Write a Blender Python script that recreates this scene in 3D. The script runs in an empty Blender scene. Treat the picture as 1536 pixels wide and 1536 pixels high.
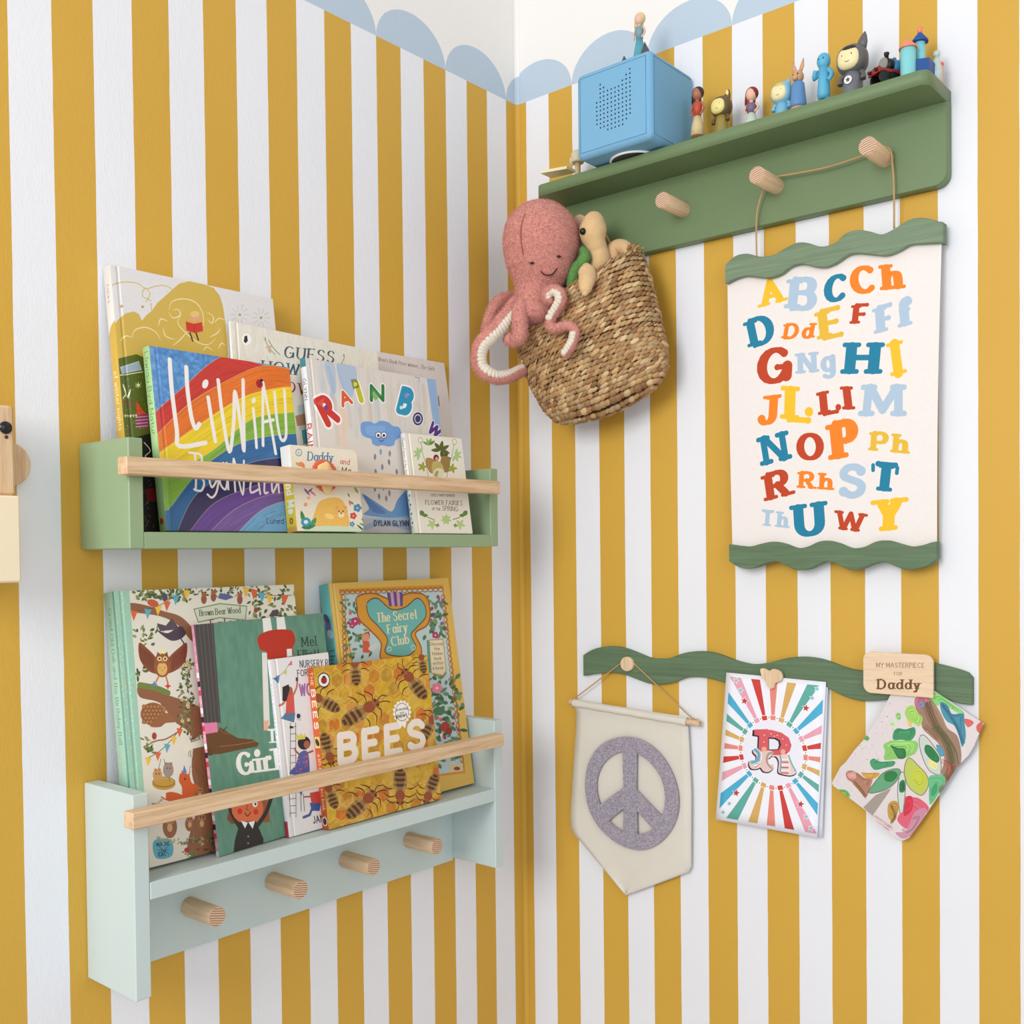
# Children's corner: striped walls, picture ledges with books, hook shelf, alphabet banner, basket of plush toys.
import bpy, math, random
import numpy as np
from mathutils import Vector, Matrix

C = bpy.context.scene.collection
scene = bpy.context.scene
PI = math.pi
random.seed(7)

# ---------------------------------------------------------------- camera (walls: left x=0, right y=0, corner at the origin)
CAM = np.array([1.18566648, -1.41118015, 1.21838359])
CR = np.array([0.76526, 0.64363874, -0.01065135]); CF = np.array([-0.64371183, 0.76501959, -0.01949614])
CR /= np.linalg.norm(CR); CF -= CR * (CF @ CR); CF /= np.linalg.norm(CF); CU = np.cross(CR, CF)
FPX, PPX, PPY = 1563.2546, 13.3909, 89.2537
cd = bpy.data.cameras.new('camera'); cam = bpy.data.objects.new('camera', cd); C.objects.link(cam)
cd.sensor_width = 36; cd.lens = FPX / 1536 * 36
cd.shift_x = -PPX / 1536; cd.shift_y = PPY / 1536
cd.clip_start = .01
cam.matrix_world = Matrix(((CR[0], CU[0], -CF[0], CAM[0]), (CR[1], CU[1], -CF[1], CAM[1]), (CR[2], CU[2], -CF[2], CAM[2]), (0, 0, 0, 1)))
scene.camera = cam

# ---------------------------------------------------------------- light: one big window along the left wall, soft room light
w = bpy.data.worlds.new('room_light'); scene.world = w; w.use_nodes = True
bg = w.node_tree.nodes['Background']; bg.inputs[0].default_value = (.95, .965, 1, 1); bg.inputs[1].default_value = .68

def area(name, loc, target, sx, sy, power, col):
    l = bpy.data.lights.new(name, 'AREA'); l.shape = 'RECTANGLE'; l.size = sx; l.size_y = sy; l.energy = power; l.color = col
    o = bpy.data.objects.new(name, l); C.objects.link(o); o.location = loc
    o.rotation_euler = (Vector(target) - Vector(loc)).to_track_quat('-Z', 'Y').to_euler(); return o
area('window_light', (.7, -2.7, 1.9), (.35, 0, 1.4), .9, 1.1, 33, (.97, .98, 1))
area('room_fill_light', (3.1, -1.9, 1.9), (0, -.45, 1.3), 1.2, 1.4, 12, (.96, .97, 1))
area('blue_fill_light', (2.7, -2.3, .55), (.95, 0, .75), 1.0, .9, 4.5, (.5, .72, 1))  # added blue fill, cools the lower right wall; no known source there
scene.view_settings.view_transform = 'Standard'; scene.view_settings.look = 'None'
scene.view_settings.exposure = 0.07; scene.view_settings.gamma = 1; scene.view_settings.use_curve_mapping = False

# ---------------------------------------------------------------- measuring: where a sight line meets a plane
def ray(x, y):
    d = CF + CR * ((x - 768 - PPX) / FPX) - CU * ((y - 768 - PPY) / FPX); return d / np.linalg.norm(d)
def RP(x, y, d=0.0):   # point d in front of the right wall
    v = ray(x, y); return CAM + v * ((-d - CAM[1]) / v[1])
def LP(x, y, d=0.0):   # point d in front of the left wall
    v = ray(x, y); return CAM + v * ((d - CAM[0]) / v[0])

# ---------------------------------------------------------------- mesh building
class MB:
    def __init__(s): s.v = []; s.f = []; s.uv = {}; s.mi = {}; s.sm = set(); s.col = []
    def add(s, vs, fs, smooth=False, uvs=None, mi=0, col=None):
        o = len(s.v); s.v += [tuple(map(float, p)) for p in vs]
        for k, f in enumerate(fs):
            n = len(s.f); s.f.append([i + o for i in f])
            if smooth: s.sm.add(n)
            if uvs is not None: s.uv[n] = [uvs[i] for i in f]
            if mi: s.mi[n] = mi
        if col is not None or s.col:
            while len(s.col) < o: s.col.append((.5, .5, .5))
            s.col += [col or (.5, .5, .5)] * len(vs)
        return s
    def box(s, a, b, bev=0.0, mi=0):
        lo = np.minimum(a, b).astype(float); hi = np.maximum(a, b).astype(float)
        if bev <= 0:
            vs = [(x, y, z) for x in (lo[0], hi[0]) for y in (lo[1], hi[1]) for z in (lo[2], hi[2])]
            return s.add(vs, [(0, 1, 3, 2), (4, 6, 7, 5), (0, 4, 5, 1), (2, 3, 7, 6), (0, 2, 6, 4), (1, 5, 7, 3)], mi=mi)
        bm = [(x, y, z) for x in (0, 1) for y in (0, 1) for z in (0, 1)]
        vs = []; idx = {}
        for c in bm:
            for ax in range(3):
                p = [0, 0, 0]
                for k in range(3):
                    e = hi[k] if c[k] else lo[k]; p[k] = e if k == ax else e + (-bev if c[k] else bev)
                idx[c, ax] = len(vs); vs.append(p)
        fs = []
        for ax in range(3):
            o1, o2 = [(1, 2), (2, 0), (0, 1)][ax]
            for sd in (0, 1):
                q = []
                for a_, b_ in ((0, 0), (1, 0), (1, 1), (0, 1)):
                    c = [0, 0, 0]; c[ax] = sd; c[o1] = a_; c[o2] = b_; q.append(idx[tuple(c), ax])
                fs.append(q if sd else q[::-1])
        for ax in range(3):
            o1, o2 = [(1, 2), (2, 0), (0, 1)][ax]
            for a_ in (0, 1):
                for b_ in (0, 1):
                    c0 = [0, 0, 0]; c0[o1] = a_; c0[o2] = b_; c1 = list(c0); c1[ax] = 1
                    q = [idx[tuple(c0), o1], idx[tuple(c1), o1], idx[tuple(c1), o2], idx[tuple(c0), o2]]
                    fs.append(q if a_ != b_ else q[::-1])
        for c in bm:
            q = [idx[c, 0], idx[c, 1], idx[c, 2]]; fs.append(q if sum(c) % 2 else q[::-1])
        return s.add(vs, fs, mi=mi)
    def prism(s, poly, o, ex, ey, n, th, bev=0.0, smooth=False):
        """outline poly (2-D) in frame o, ex, ey; front face at +n*th, back at 0"""
        o, ex, ey, n = [np.array(q, float) for q in (o, ex, ey, n)]
        P = np.array(poly, float)
        ar = np.sum(P[:, 0] * np.roll(P[:, 1], -1) - np.roll(P[:, 0], -1) * P[:, 1])
        if ar < 0: P = P[::-1]
        m = len(P)
        if bev:
            e = np.roll(P, -1, 0) - P; e /= np.linalg.norm(e, axis=1)[:, None] + 1e-12
            nm = np.stack([-e[:, 1], e[:, 0]], 1); nv = nm + np.roll(nm, 1, 0); nv /= np.linalg.norm(nv, axis=1)[:, None] + 1e-9
            Q = P + nv * bev; lay = [(P, 0), (P, th - bev), (Q, th)]
        else: lay = [(P, 0), (P, th)]
        vs = []
        for q, h in lay: vs += [o + ex * p[0] + ey * p[1] + n * h for p in q]
        fs = [tuple(range(m))[::-1], tuple(range(m * (len(lay) - 1), m * len(lay)))]
        for l in range(len(lay) - 1):
            for i in range(m): j = (i + 1) % m; fs.append((l * m + i, l * m + j, (l + 1) * m + j, (l + 1) * m + i))
        flip = np.dot(np.cross(ex, ey), n) < 0
        if flip: fs = [f[::-1] for f in fs]
        b = len(s.f); s.add(vs, fs)
        if smooth: s.sm |= set(range(b + 2, len(s.f)))
        return s
    def tube(s, path, rad, n=10, cap=True, smooth=True, flat=1.0, up=None, col=None, closed=False):
        P = np.array(path, float); m = len(P)
        R = np.array(rad if hasattr(rad, '__len__') else [rad] * m, float)
        T = np.gradient(P, axis=0) if not closed else np.roll(P, -1, 0) - np.roll(P, 1, 0)
        T /= np.linalg.norm(T, axis=1)[:, None] + 1e-12
        a = np.array(up if up is not None else ([0, 0, 1] if abs(T[0][2]) < .9 else [1, 0, 0]), float)
        vs = []
        for i in range(m):
            a = a - T[i] * (a @ T[i]); a /= np.linalg.norm(a) + 1e-12; b = np.cross(T[i], a)
            for k in range(n): t = 2 * PI * k / n; vs.append(P[i] + R[i] * (a * math.cos(t) * flat + b * math.sin(t)))
        fs = []
        for i in range(m if closed else m - 1):
            i2 = (i + 1) % m
            for k in range(n): k2 = (k + 1) % n; fs.append((i * n + k, i * n + k2, i2 * n + k2, i2 * n + k))
        if cap and not closed: fs += [tuple(range(n))[::-1], tuple(range((m - 1) * n, m * n))]
        b0 = len(s.f); s.add(vs, fs, smooth=smooth, col=col)
        if cap and not closed: s.sm -= {len(s.f) - 1, len(s.f) - 2}
        return s
    def ell(s, c, r, M=None, nu=20, nv=12, shape=None, col=None):
        M = np.eye(3) if M is None else np.array(M, float); c = np.array(c, float); r = np.array(r, float) * np.ones(3)
        vs = []
        for j in range(nv + 1):
            ph = PI * j / nv
            for i in range(nu):
                t = 2 * PI * i / nu; p = np.array([math.sin(ph) * math.cos(t), math.sin(ph) * math.sin(t), math.cos(ph)])
                if shape: p = shape(p)
                vs.append(c + M @ (p * r))
        fs = []
        for j in range(nv):
            for i in range(nu):
                i2 = (i + 1) % nu
                if j == 0: fs.append((i, nu + i, nu + i2))
                elif j == nv - 1: fs.append((j * nu + i, (j + 1) * nu + i, j * nu + i2))
                else: fs.append((j * nu + i, (j + 1) * nu + i, (j + 1) * nu + i2, j * nu + i2))
        return s.add(vs, fs, smooth=True, col=col)
    def cyl(s, a, b, r, n=20, bev=0.0):
        a = np.array(a, float); b = np.array(b, float); L = np.linalg.norm(b - a); t = (b - a) / L
        if bev: return s.tube([a, a + t * .0001, b - t * bev, b], [r, r, r, r - bev], n, smooth=True)
        return s.tube([a, b], [r, r], n)
    def lathe(s, prof, c, axis=(0, 0, 1), n=20):
        c = np.array(c, float); ax = np.array(axis, float); ax /= np.linalg.norm(ax)
        return s.tube([c + ax * h for r, h in prof], [max(r, 1e-5) for r, h in prof], n)
    def build(s, name, mat, parent=None, **k): return obj(name, s, mat, parent, **k)

def spline(pts, n=6, closed=False):
    P = np.array(pts, float); m = len(P); out = []
    rng = range(m if closed else m - 1)
    for i in rng:
        if closed: a, b, c, d = P[i - 1], P[i], P[(i + 1) % m], P[(i + 2) % m]
        else: a, b, c, d = P[max(i - 1, 0)], P[i], P[i + 1], P[min(i + 2, m - 1)]
        for k in range(n):
            t = k / n
            out.append(.5 * ((2 * b) + (c - a) * t + (2 * a - 5 * b + 4 * c - d) * t * t + (3 * b - a - 3 * c + d) * t ** 3))
    if not closed: out.append(P[-1])
    return np.array(out)

def obj(name, mb, mat, parent=None, label=None):
    off = np.array(parent_loc(parent)) if parent else np.zeros(3)
    V = np.array(mb.v, float) - off
    me = bpy.data.meshes.new(name); me.from_pydata(V.tolist(), [], mb.f)
    for m_ in (mat if isinstance(mat, (list, tuple)) else [mat]): me.materials.append(m_)
    sm = np.zeros(len(mb.f), bool); sm[list(mb.sm)] = True; me.polygons.foreach_set('use_smooth', sm)
    if mb.mi:
        for k, i in mb.mi.items(): me.polygons[k].material_index = i
    if mb.uv:
        ul = me.uv_layers.new(name='UVMap')
        for k, u in mb.uv.items():
            for li, q in zip(me.polygons[k].loop_indices, u): ul.data[li].uv = q
    if mb.col:
        ca = me.color_attributes.new('tint', 'FLOAT_COLOR', 'POINT')
        cc = np.ones((len(mb.v), 4)); cc[:len(mb.col), :3] = mb.col; ca.data.foreach_set('color', cc.ravel())
    me.validate(); me.update()
    o = bpy.data.objects.new(name, me); C.objects.link(o)
    if parent: o.parent = parent
    if label: o['label'] = label
    return o
def parent_loc(p):
    l = Vector((0, 0, 0))
    while p: l += p.location; p = p.parent
    return l
def thing(name, label, cat, loc, group=None):
    o = bpy.data.objects.new(name, None); C.objects.link(o); o.location = [float(q) for q in loc]; o.empty_display_size = .02
    o['label'] = label; o['category'] = cat
    if group: o['group'] = group
    return o
def tag(o, label, cat, group=None):
    o['label'] = label; o['category'] = cat
    if group: o['group'] = group
    return o
def struct(name, mb, mat): o = obj(name, mb, mat); o['kind'] = 'structure'; return o

# ---------------------------------------------------------------- materials
def lin(c):
    c = [q / 255 for q in c[:3]]; return [q / 12.92 if q <= .04045 else ((q + .055) / 1.055) ** 2.4 for q in c]
class NT:
    def __init__(s, name):
        s.m = bpy.data.materials.new(name); s.m.use_nodes = True; s.t = s.m.node_tree; s.b = s.t.nodes['Principled BSDF']
    def n(s, ty, **k):
        q = s.t.nodes.new(ty)
        for a, v in k.items():
            if a.startswith('i_'): q.inputs[int(a[2:]) if a[2:].isdigit() else a[2:].replace('_', ' ')].default_value = v
            else: setattr(q, a, v)
        return q
    def l(s, a, b): s.t.links.new(a, b)
    def math(s, op, a, b=None, c=None):
        q = s.t.nodes.new('ShaderNodeMath'); q.operation = op
        for i, v in enumerate((a, b, c)):
            if v is None: continue
            if isinstance(v, (int, float)): q.inputs[i].default_value = v
            else: s.l(v, q.inputs[i])
        return q.outputs[0]
    def mix(s, f, a, b, bt='MIX'):
        q = s.t.nodes.new('ShaderNodeMix'); q.data_type = 'RGBA'; q.blend_type = bt
        for i, v in ((0, f), (6, a), (7, b)):
            if isinstance(v, (int, float)): q.inputs[i].default_value = v
            elif isinstance(v, (tuple, list)): q.inputs[i].default_value = (*v[:3], 1)
            else: s.l(v, q.inputs[i])
        return q.outputs[2]
    def noise(s, vec, scale, detail=3, rough=.55, dist=0):
        q = s.n('ShaderNodeTexNoise'); q.inputs['Scale'].default_value = scale; q.inputs['Detail'].default_value = detail
        q.inputs['Roughness'].default_value = rough; q.inputs['Distortion'].default_value = dist
        if vec is not None: s.l(vec, q.inputs['Vector'])
        return q.outputs[0]
    def mapv(s, sc=(1, 1, 1), src='Object', rot=(0, 0, 0)):
        if src == 'Position': o = s.n('ShaderNodeNewGeometry').outputs['Position']
        else: o = s.n('ShaderNodeTexCoord').outputs[src]
        m = s.n('ShaderNodeMapping'); m.inputs['Scale'].default_value = sc; m.inputs['Rotation'].default_value = rot; s.l(o, m.inputs[0]); return m.outputs[0]
    def bump(s, h, strength=.3, dist=.001):
        q = s.n('ShaderNodeBump'); q.inputs['Strength'].default_value = strength; q.inputs['Distance'].default_value = dist
        s.l(h, q.inputs['Height']); s.l(q.outputs[0], s.b.inputs['Normal'])
    def ramp(s, f, stops):
        q = s.n('ShaderNodeValToRGB'); e = q.color_ramp.elements
        while len(e) < len(stops): e.new(.5)
        for k, (p, c) in enumerate(stops): e[k].position = p; e[k].color = (*lin(c), 1)
        s.l(f, q.inputs[0]); return q.outputs[0]
MATS = {}
def plain(col, rough=.5, var=.06, bump=.15, bs=400, spec=.5, name='paint', sheen=0):
    key = (tuple(col), rough, var, bump, bs, spec, sheen)
    if key in MATS: return MATS[key]
    m = NT(name); v = m.mapv(); c = lin(col)
    nz = m.noise(v, 60, 3)
    m.l(m.mix(m.math('MULTIPLY', nz, var), c, [q * .6 for q in c]), m.b.inputs['Base Color'])
    m.b.inputs['Roughness'].default_value = rough; m.b.inputs['Specular IOR Level'].default_value = spec
    if sheen: m.b.inputs['Sheen Weight'].default_value = sheen; m.b.inputs['Sheen Roughness'].default_value = .5
    if bump: m.bump(m.noise(v, bs, 2), bump, .0006)
    MATS[key] = m.m; return m.m
def wood(cols=((196, 158, 116), (226, 194, 156)), axis=1, rough=.5, scale=1.0, name='ash_wood'):
    m = NT(name); sc = [130 * scale] * 3; sc[axis] = 7 * scale
    v = m.mapv(tuple(sc)); v2 = m.mapv(tuple(s * 3.1 for s in sc))
    a = m.noise(v, 1, 4, .6, .4); b = m.noise(v2, 1.6, 2)
    f = m.math('ADD', m.math('MULTIPLY', a, .75), m.math('MULTIPLY', b, .3))
    m.l(m.ramp(f, [(.36, cols[0]), (.62, cols[1])]), m.b.inputs['Base Color'])
    m.b.inputs['Roughness'].default_value = rough; m.bump(f, .25, .0005); return m.m
def endgrain(name='end_grain'):
    m = NT(name); sp = m.n('ShaderNodeSeparateXYZ'); m.l(m.mapv((1, 1, 1), rot=(.25, .25, 0)), sp.inputs[0])
    nz = m.noise(m.mapv(), 90, 2)
    f = m.math('SINE', m.math('ADD', m.math('MULTIPLY', sp.outputs[2], 2300), m.math('MULTIPLY', nz, 5)))
    m.l(m.ramp(m.math('MULTIPLY_ADD', f, .5, .5), [(.2, (158, 112, 82)), (.6, (218, 188, 158))]), m.b.inputs['Base Color'])
    m.b.inputs['Roughness'].default_value = .6; return m.m
def printed(img, rough=.38, name='print', bump=0.0):
    m = NT(name); t = m.n('ShaderNodeTexImage'); t.image = img; t.interpolation = 'Cubic' if False else 'Linear'; t.extension = 'EXTEND'
    m.l(t.outputs[0], m.b.inputs['Base Color']); m.b.inputs['Roughness'].default_value = rough
    if bump: m.bump(m.noise(m.mapv(), 1500, 2), bump, .0004)
    return m.m
# ---------------------------------------------------------------- stroke letters (cap height 1, x-height .66)
def _arc(cx, cy, rx, ry, a, b, n=14):
    return [(cx + rx * math.cos(math.radians(a + (b - a) * k / n)), cy + ry * math.sin(math.radians(a + (b - a) * k / n))) for k in range(n + 1)]
def _G(s):
    out = []
    for q in s.split(';'):
        q = q.strip()
        if not q: continue
        if q[0] == 'a': v = [float(t) for t in q[1:].split()]; out.append((_arc(*v), 1))
        elif q[0] == 'o': v = [float(t) for t in q[1:].split()]; out.append((_arc(*v, 90, 450, 22), 2))
        elif q[0] == '~': v = [tuple(map(float, t.split(','))) for t in q[1:].split()]; out.append((spline(v, 5).tolist(), 1))
        elif q[0] == '*': v = [tuple(map(float, q[1:].split()))]; out.append((v, 3))
        else: out.append(([tuple(map(float, t.split(','))) for t in q.split()], 0))
    return out
_GL = {
'A': (.78, '0,0 .39,1 .78,0;.15,.36 .63,.36'), 'B': (.64, '0,0 0,1;0,1 .34,1;a.34 .77 .25 .23 90 -90;0,.54 .38,.54;a.36 .27 .28 .27 90 -90;0,0 .36,0'),
'C': (.78, 'a.42 .5 .42 .5 48 312'), 'D': (.74, '0,0 0,1;0,1 .28,1;a.28 .5 .46 .5 90 -90;0,0 .28,0'), 'E': (.56, '0,0 0,1;0,1 .54,1;0,.52 .44,.52;0,0 .56,0'),
'F': (.54, '0,0 0,1;0,1 .54,1;0,.5 .42,.5'), 'G': (.84, 'a.42 .5 .42 .5 48 335;.5,.44 .84,.44;.82,.44 .82,.14'), 'H': (.72, '0,0 0,1;.72,0 .72,1;0,.52 .72,.52'),
'I': (.0, '0,0 0,1'), 'J': (.44, '.44,1 .44,.25;a.22 .25 .22 .25 0 -160'), 'K': (.66, '0,0 0,1;.62,1 0,.42;.2,.6 .66,0'), 'L': (.54, '0,1 0,0;0,0 .54,0'),
'M': (.86, '0,0 .04,1;.04,1 .43,.2;.43,.2 .82,1;.82,1 .86,0'), 'N': (.72, '0,0 0,1;0,1 .72,0;.72,0 .72,1'), 'O': (.84, 'o.42 .5 .42 .5'),
'P': (.6, '0,0 0,1;0,1 .32,1;a.32 .74 .28 .26 90 -90;0,.48 .32,.48'), 'Q': (.84, 'o.42 .5 .42 .5;.5,.25 .86,-.1'),
'R': (.66, '0,0 0,1;0,1 .32,1;a.32 .75 .28 .25 90 -90;0,.5 .32,.5;.32,.5 .66,0'), 'S': (.6, '~.57,.84 .42,.98 .2,.98 .05,.84 .07,.66 .28,.54 .5,.43 .59,.27 .5,.07 .27,.0 .03,.14'),
'T': (.7, '0,1 .7,1;.35,1 .35,0'), 'U': (.7, '0,1 0,.33;a.35 .34 .35 .34 180 360;.7,.34 .7,1'), 'V': (.74, '0,1 .37,0 .74,1'), 'W': (1.04, '0,1 .26,0;.26,0 .52,.9;.52,.9 .78,0;.78,0 1.04,1'),
'X': (.68, '0,1 .68,0;.68,1 0,0'), 'Y': (.7, '0,1 .35,.46;.7,1 .35,.46;.35,.46 .35,0'), 'Z': (.62, '0,1 .62,1;.62,1 0,0;0,0 .62,0'),
'a': (.5, 'o.25 .32 .25 .33;.5,.66 .5,0'), 'b': (.52, '0,1.04 0,0;o.27 .33 .26 .33'), 'c': (.46, 'a.27 .33 .27 .33 50 310'), 'd': (.52, 'o.25 .33 .26 .33;.52,1.04 .52,0'),
'e': (.52, '.02,.36 .52,.36;a.27 .33 .26 .33 5 318'), 'f': (.34, '~.38,.94 .28,1.04 .15,.92 .14,.7;.14,.7 .14,0;0,.64 .32,.64'), 'g': (.5, 'o.25 .34 .25 .31;~.5,.66 .5,.1 .48,-.16 .3,-.3 .04,-.22'),
'h': (.48, '0,1.04 0,0;~0,.42 .12,.6 .3,.66 .45,.56 .48,.36;.48,.36 .48,0'), 'i': (0, '0,.66 0,0;*0 .92'), 'j': (.14, '.14,.66 .14,-.14;~.14,-.14 .08,-.28 -.06,-.28;*.14 .92'), 'k': (.46, '0,1.04 0,0;.42,.66 0,.28;.14,.4 .46,0'),
'l': (0, '0,1.04 0,0'), 'm': (.8, '0,.66 0,0;~0,.42 .1,.6 .22,.66 .36,.58 .4,.4;.4,.4 .4,0;~.4,.42 .5,.6 .62,.66 .76,.58 .8,.4;.8,.4 .8,0'), 'n': (.48, '0,.66 0,0;~0,.42 .12,.6 .3,.66 .45,.56 .48,.36;.48,.36 .48,0'),
'o': (.54, 'o.27 .33 .27 .33'), 'p': (.52, '0,.66 0,-.3;o.27 .33 .26 .33'), 'q': (.52, 'o.25 .33 .26 .33;.52,.66 .52,-.3'), 'r': (.3, '0,.66 0,0;~0,.38 .08,.58 .2,.66 .32,.62'),
's': (.4, '~.38,.56 .28,.66 .1,.65 .03,.52 .12,.4 .3,.31 .39,.17 .3,.02 .14,-.01 .01,.1'), 't': (.3, '.13,.92 .13,.16;~.13,.16 .17,.02 .32,.03;0,.64 .3,.64'), 'u': (.48, '0,.66 0,.28;~0,.28 .05,.06 .2,.0 .38,.08 .48,.3;.48,.66 .48,0'),
'v': (.5, '0,.66 .25,0 .5,.66'), 'w': (.72, '0,.66 .18,0;.18,0 .36,.6;.36,.6 .54,0;.54,0 .72,.66'), 'x': (.46, '0,.66 .46,0;.46,.66 0,0'), 'y': (.5, '0,.66 .26,0;.5,.66 .18,-.24;~.18,-.24 .1,-.3 -.02,-.28'), 'z': (.42, '0,.66 .42,.66 0,0 .42,0'),
"'": (0, '0,1 0,.78'), '.': (0, '*0 .02'), ',': (.04, '.04,.05 0,-.14'), '-': (.3, '0,.34 .3,.34'), '2': (.52, '~.02,.78 .14,.98 .38,.98 .5,.76 .4,.5 .02,.02;0,0 .52,0')}
GL = {k: (a, _G(s)) for k, (a, s) in _GL.items()}
GL[' '] = (.1, [])

# ---------------------------------------------------------------- a flat print, drawn into an array (sRGB 0..1)
class Canvas:
    """drawn in the coordinates of a view of the print; mp turns view coordinates into metres (s right, t up) on the sheet"""
    def __init__(s, W, H, bgc, mp=None, res=2300, name='print'):
        s.W, s.H, s.name = W, H, name; s.r = res; s.w = max(8, int(W * res)); s.h = max(8, int(H * res))
        s.im = np.zeros((s.h, s.w, 3), np.float32); s.im[:] = np.array(bgc) / 255.; s.mp = mp; s.ox = s.oy = 0; s.sc = 1.0; s.rg = np.random.RandomState(5)
        s.clip = None
    def view(s, ox, oy, sc): s.ox, s.oy, s.sc = ox, oy, sc; s._k = None; return s
    def X(s, P):
        P = np.atleast_2d(np.array(P, float))
        if s.mp is None: return np.stack([P[:, 0] * s.r, s.h - P[:, 1] * s.r], 1)
        Q = np.array([s.mp(s.ox + p[0] / s.sc, s.oy + p[1] / s.sc) for p in P]); return np.stack([Q[:, 0] * s.r, s.h - Q[:, 1] * s.r], 1)
    def k(s):
        if s.mp is None: return s.r
        if getattr(s, '_k', None) is None:
            c = s.inv_center(); a = s.X([c, (c[0] + 10, c[1]), (c[0], c[1] + 10)])
            s._k = .5 * (np.linalg.norm(a[1] - a[0]) + np.linalg.norm(a[2] - a[0])) / 10
        return s._k
    def inv_center(s): c = getattr(s, 'cpx', (500, 500)); return ((c[0] - s.ox) * s.sc, (c[1] - s.oy) * s.sc)
    def put(s, x0, y0, al, col):
        h, w_ = al.shape; a = al[..., None]
        if s.clip is not None: a = a * s.clip[y0:y0 + h, x0:x0 + w_, None]
        reg = s.im[y0:y0 + h, x0:x0 + w_]; reg += (np.array(col, np.float32) / 255. - reg) * a
    def _fill(s, Q, pad=1):
        x0 = max(0, int(Q[:, 0].min()) - pad); x1 = min(s.w, int(Q[:, 0].max()) + 2 + pad); y0 = max(0, int(Q[:, 1].min()) - pad); y1 = min(s.h, int(Q[:, 1].max()) + 2 + pad)
        if x1 <= x0 or y1 <= y0: return None
        xs = np.arange(x0 * 2, x1 * 2) / 2 + .25; ys = np.arange(y0 * 2, y1 * 2) / 2 + .25
        ins = np.zeros((len(ys), len(xs)), bool); n = len(Q)
        for i in range(n):
            (ax, ay), (bx, by) = Q[i], Q[(i + 1) % n]
            if ay == by: continue
            rows = np.nonzero((ys > min(ay, by)) & (ys <= max(ay, by)))[0]
            if len(rows) == 0: continue
            xc = ax + (ys[rows] - ay) * (bx - ax) / (by - ay); ins[rows] ^= xs[None, :] > xc[:, None]
        return x0, y0, ins.reshape(y1 - y0, 2, x1 - x0, 2).mean((1, 3)).astype(np.float32)
    def poly(s, pts, col, a=1.0, smooth=False, n=5):
        if smooth: pts = spline(pts, n, True)
        r = s._fill(s.X(pts))
        if r: s.put(r[0], r[1], r[2] * a, col)
    def setclip(s, pts=None, smooth=False):
        if pts is None: s.clip = None; return
        if smooth: pts = spline(pts, 5, True)
        s.clip = None; r = s._fill(s.X(pts)); m = np.zeros((s.h, s.w), np.float32)
        if r: m[r[1]:r[1] + r[2].shape[0], r[0]:r[0] + r[2].shape[1]] = r[2]
        s.clip = m
    def _caps(s, segs, col, a=1.0):
        """union of capsules, each (x0,y0,r0,x1,y1,r1) in canvas pixels"""
        S = np.array(segs, float); R = max(S[:, 2].max(), S[:, 5].max()) + 1.5
        x0 = max(0, int(min(S[:, 0].min(), S[:, 3].min()) - R)); x1 = min(s.w, int(max(S[:, 0].max(), S[:, 3].max()) + R) + 1)
        y0 = max(0, int(min(S[:, 1].min(), S[:, 4].min()) - R)); y1 = min(s.h, int(max(S[:, 1].max(), S[:, 4].max()) + R) + 1)
        if x1 <= x0 or y1 <= y0: return
        al = np.zeros((y1 - y0, x1 - x0), np.float32)
        for ax, ay, ra, bx, by, rb in S:
            q = max(ra, rb) + 1.5
            u0 = max(x0, int(min(ax, bx) - q)); u1 = min(x1, int(max(ax, bx) + q) + 1); v0 = max(y0, int(min(ay, by) - q)); v1 = min(y1, int(max(ay, by) + q) + 1)
            if u1 <= u0 or v1 <= v0: continue
            X = np.arange(u0, u1)[None, :] + .5 - ax; Y = np.arange(v0, v1)[:, None] + .5 - ay
            dx, dy = bx - ax, by - ay; L = dx * dx + dy * dy
            t = np.clip((X * dx + Y * dy) / L, 0, 1) if L > 1e-9 else 0 * (X + Y)
            d = np.hypot(X - t * dx, Y - t * dy); v = np.clip(ra + (rb - ra) * t - d + .5, 0, 1) * min(1, max(ra, rb) * 2)
            reg = al[v0 - y0:v1 - y0, u0 - x0:u1 - x0]; np.maximum(reg, v, out=reg)
        s.put(x0, y0, al * a, col)
    def line(s, pts, w, col, a=1.0, smooth=False, closed=False, taper=False):
        if smooth: pts = spline(pts, 5, closed)
        elif closed: pts = list(pts) + [pts[0]]
        Q = s.X(pts); r = w * s.k() / 2; n = len(Q)
        if n < 2: return
        rr = [r * (1 - abs(2 * i / (n - 1) - 1) ** 2 * .8) if taper else r for i in range(n)]
        s._caps([(Q[i][0], Q[i][1], rr[i], Q[i + 1][0], Q[i + 1][1], rr[i + 1]) for i in range(n - 1)], col, a)
    def ell(s, cx, cy, rx, ry=None, col=(0, 0, 0), rot=0, a=1.0, n=20):
        ry = rx if ry is None else ry; c, q = math.cos(math.radians(rot)), math.sin(math.radians(rot))
        s.poly([(cx + rx * math.cos(t) * c - ry * math.sin(t) * q, cy + rx * math.cos(t) * q + ry * math.sin(t) * c) for t in np.linspace(0, 2 * PI, n, endpoint=False)], col, a)
    def ring(s, cx, cy, rx, ry, w, col, rot=0, a=1.0, a0=0, a1=360):
        c, q = math.cos(math.radians(rot)), math.sin(math.radians(rot)); n = 28
        s.line([(cx + rx * math.cos(t) * c - ry * math.sin(t) * q, cy + rx * math.cos(t) * q + ry * math.sin(t) * c) for t in np.radians(np.linspace(a0, a1, n))], w, col, a)
    def star(s, cx, cy, r, col, rot=0, k=5, inner=.42, sx=1.0):
        s.poly([(cx + sx * (r if i % 2 == 0 else r * inner) * math.sin(rot + i * PI / k), cy - (r if i % 2 == 0 else r * inner) * math.cos(rot + i * PI / k)) for i in range(2 * k)], col)
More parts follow.
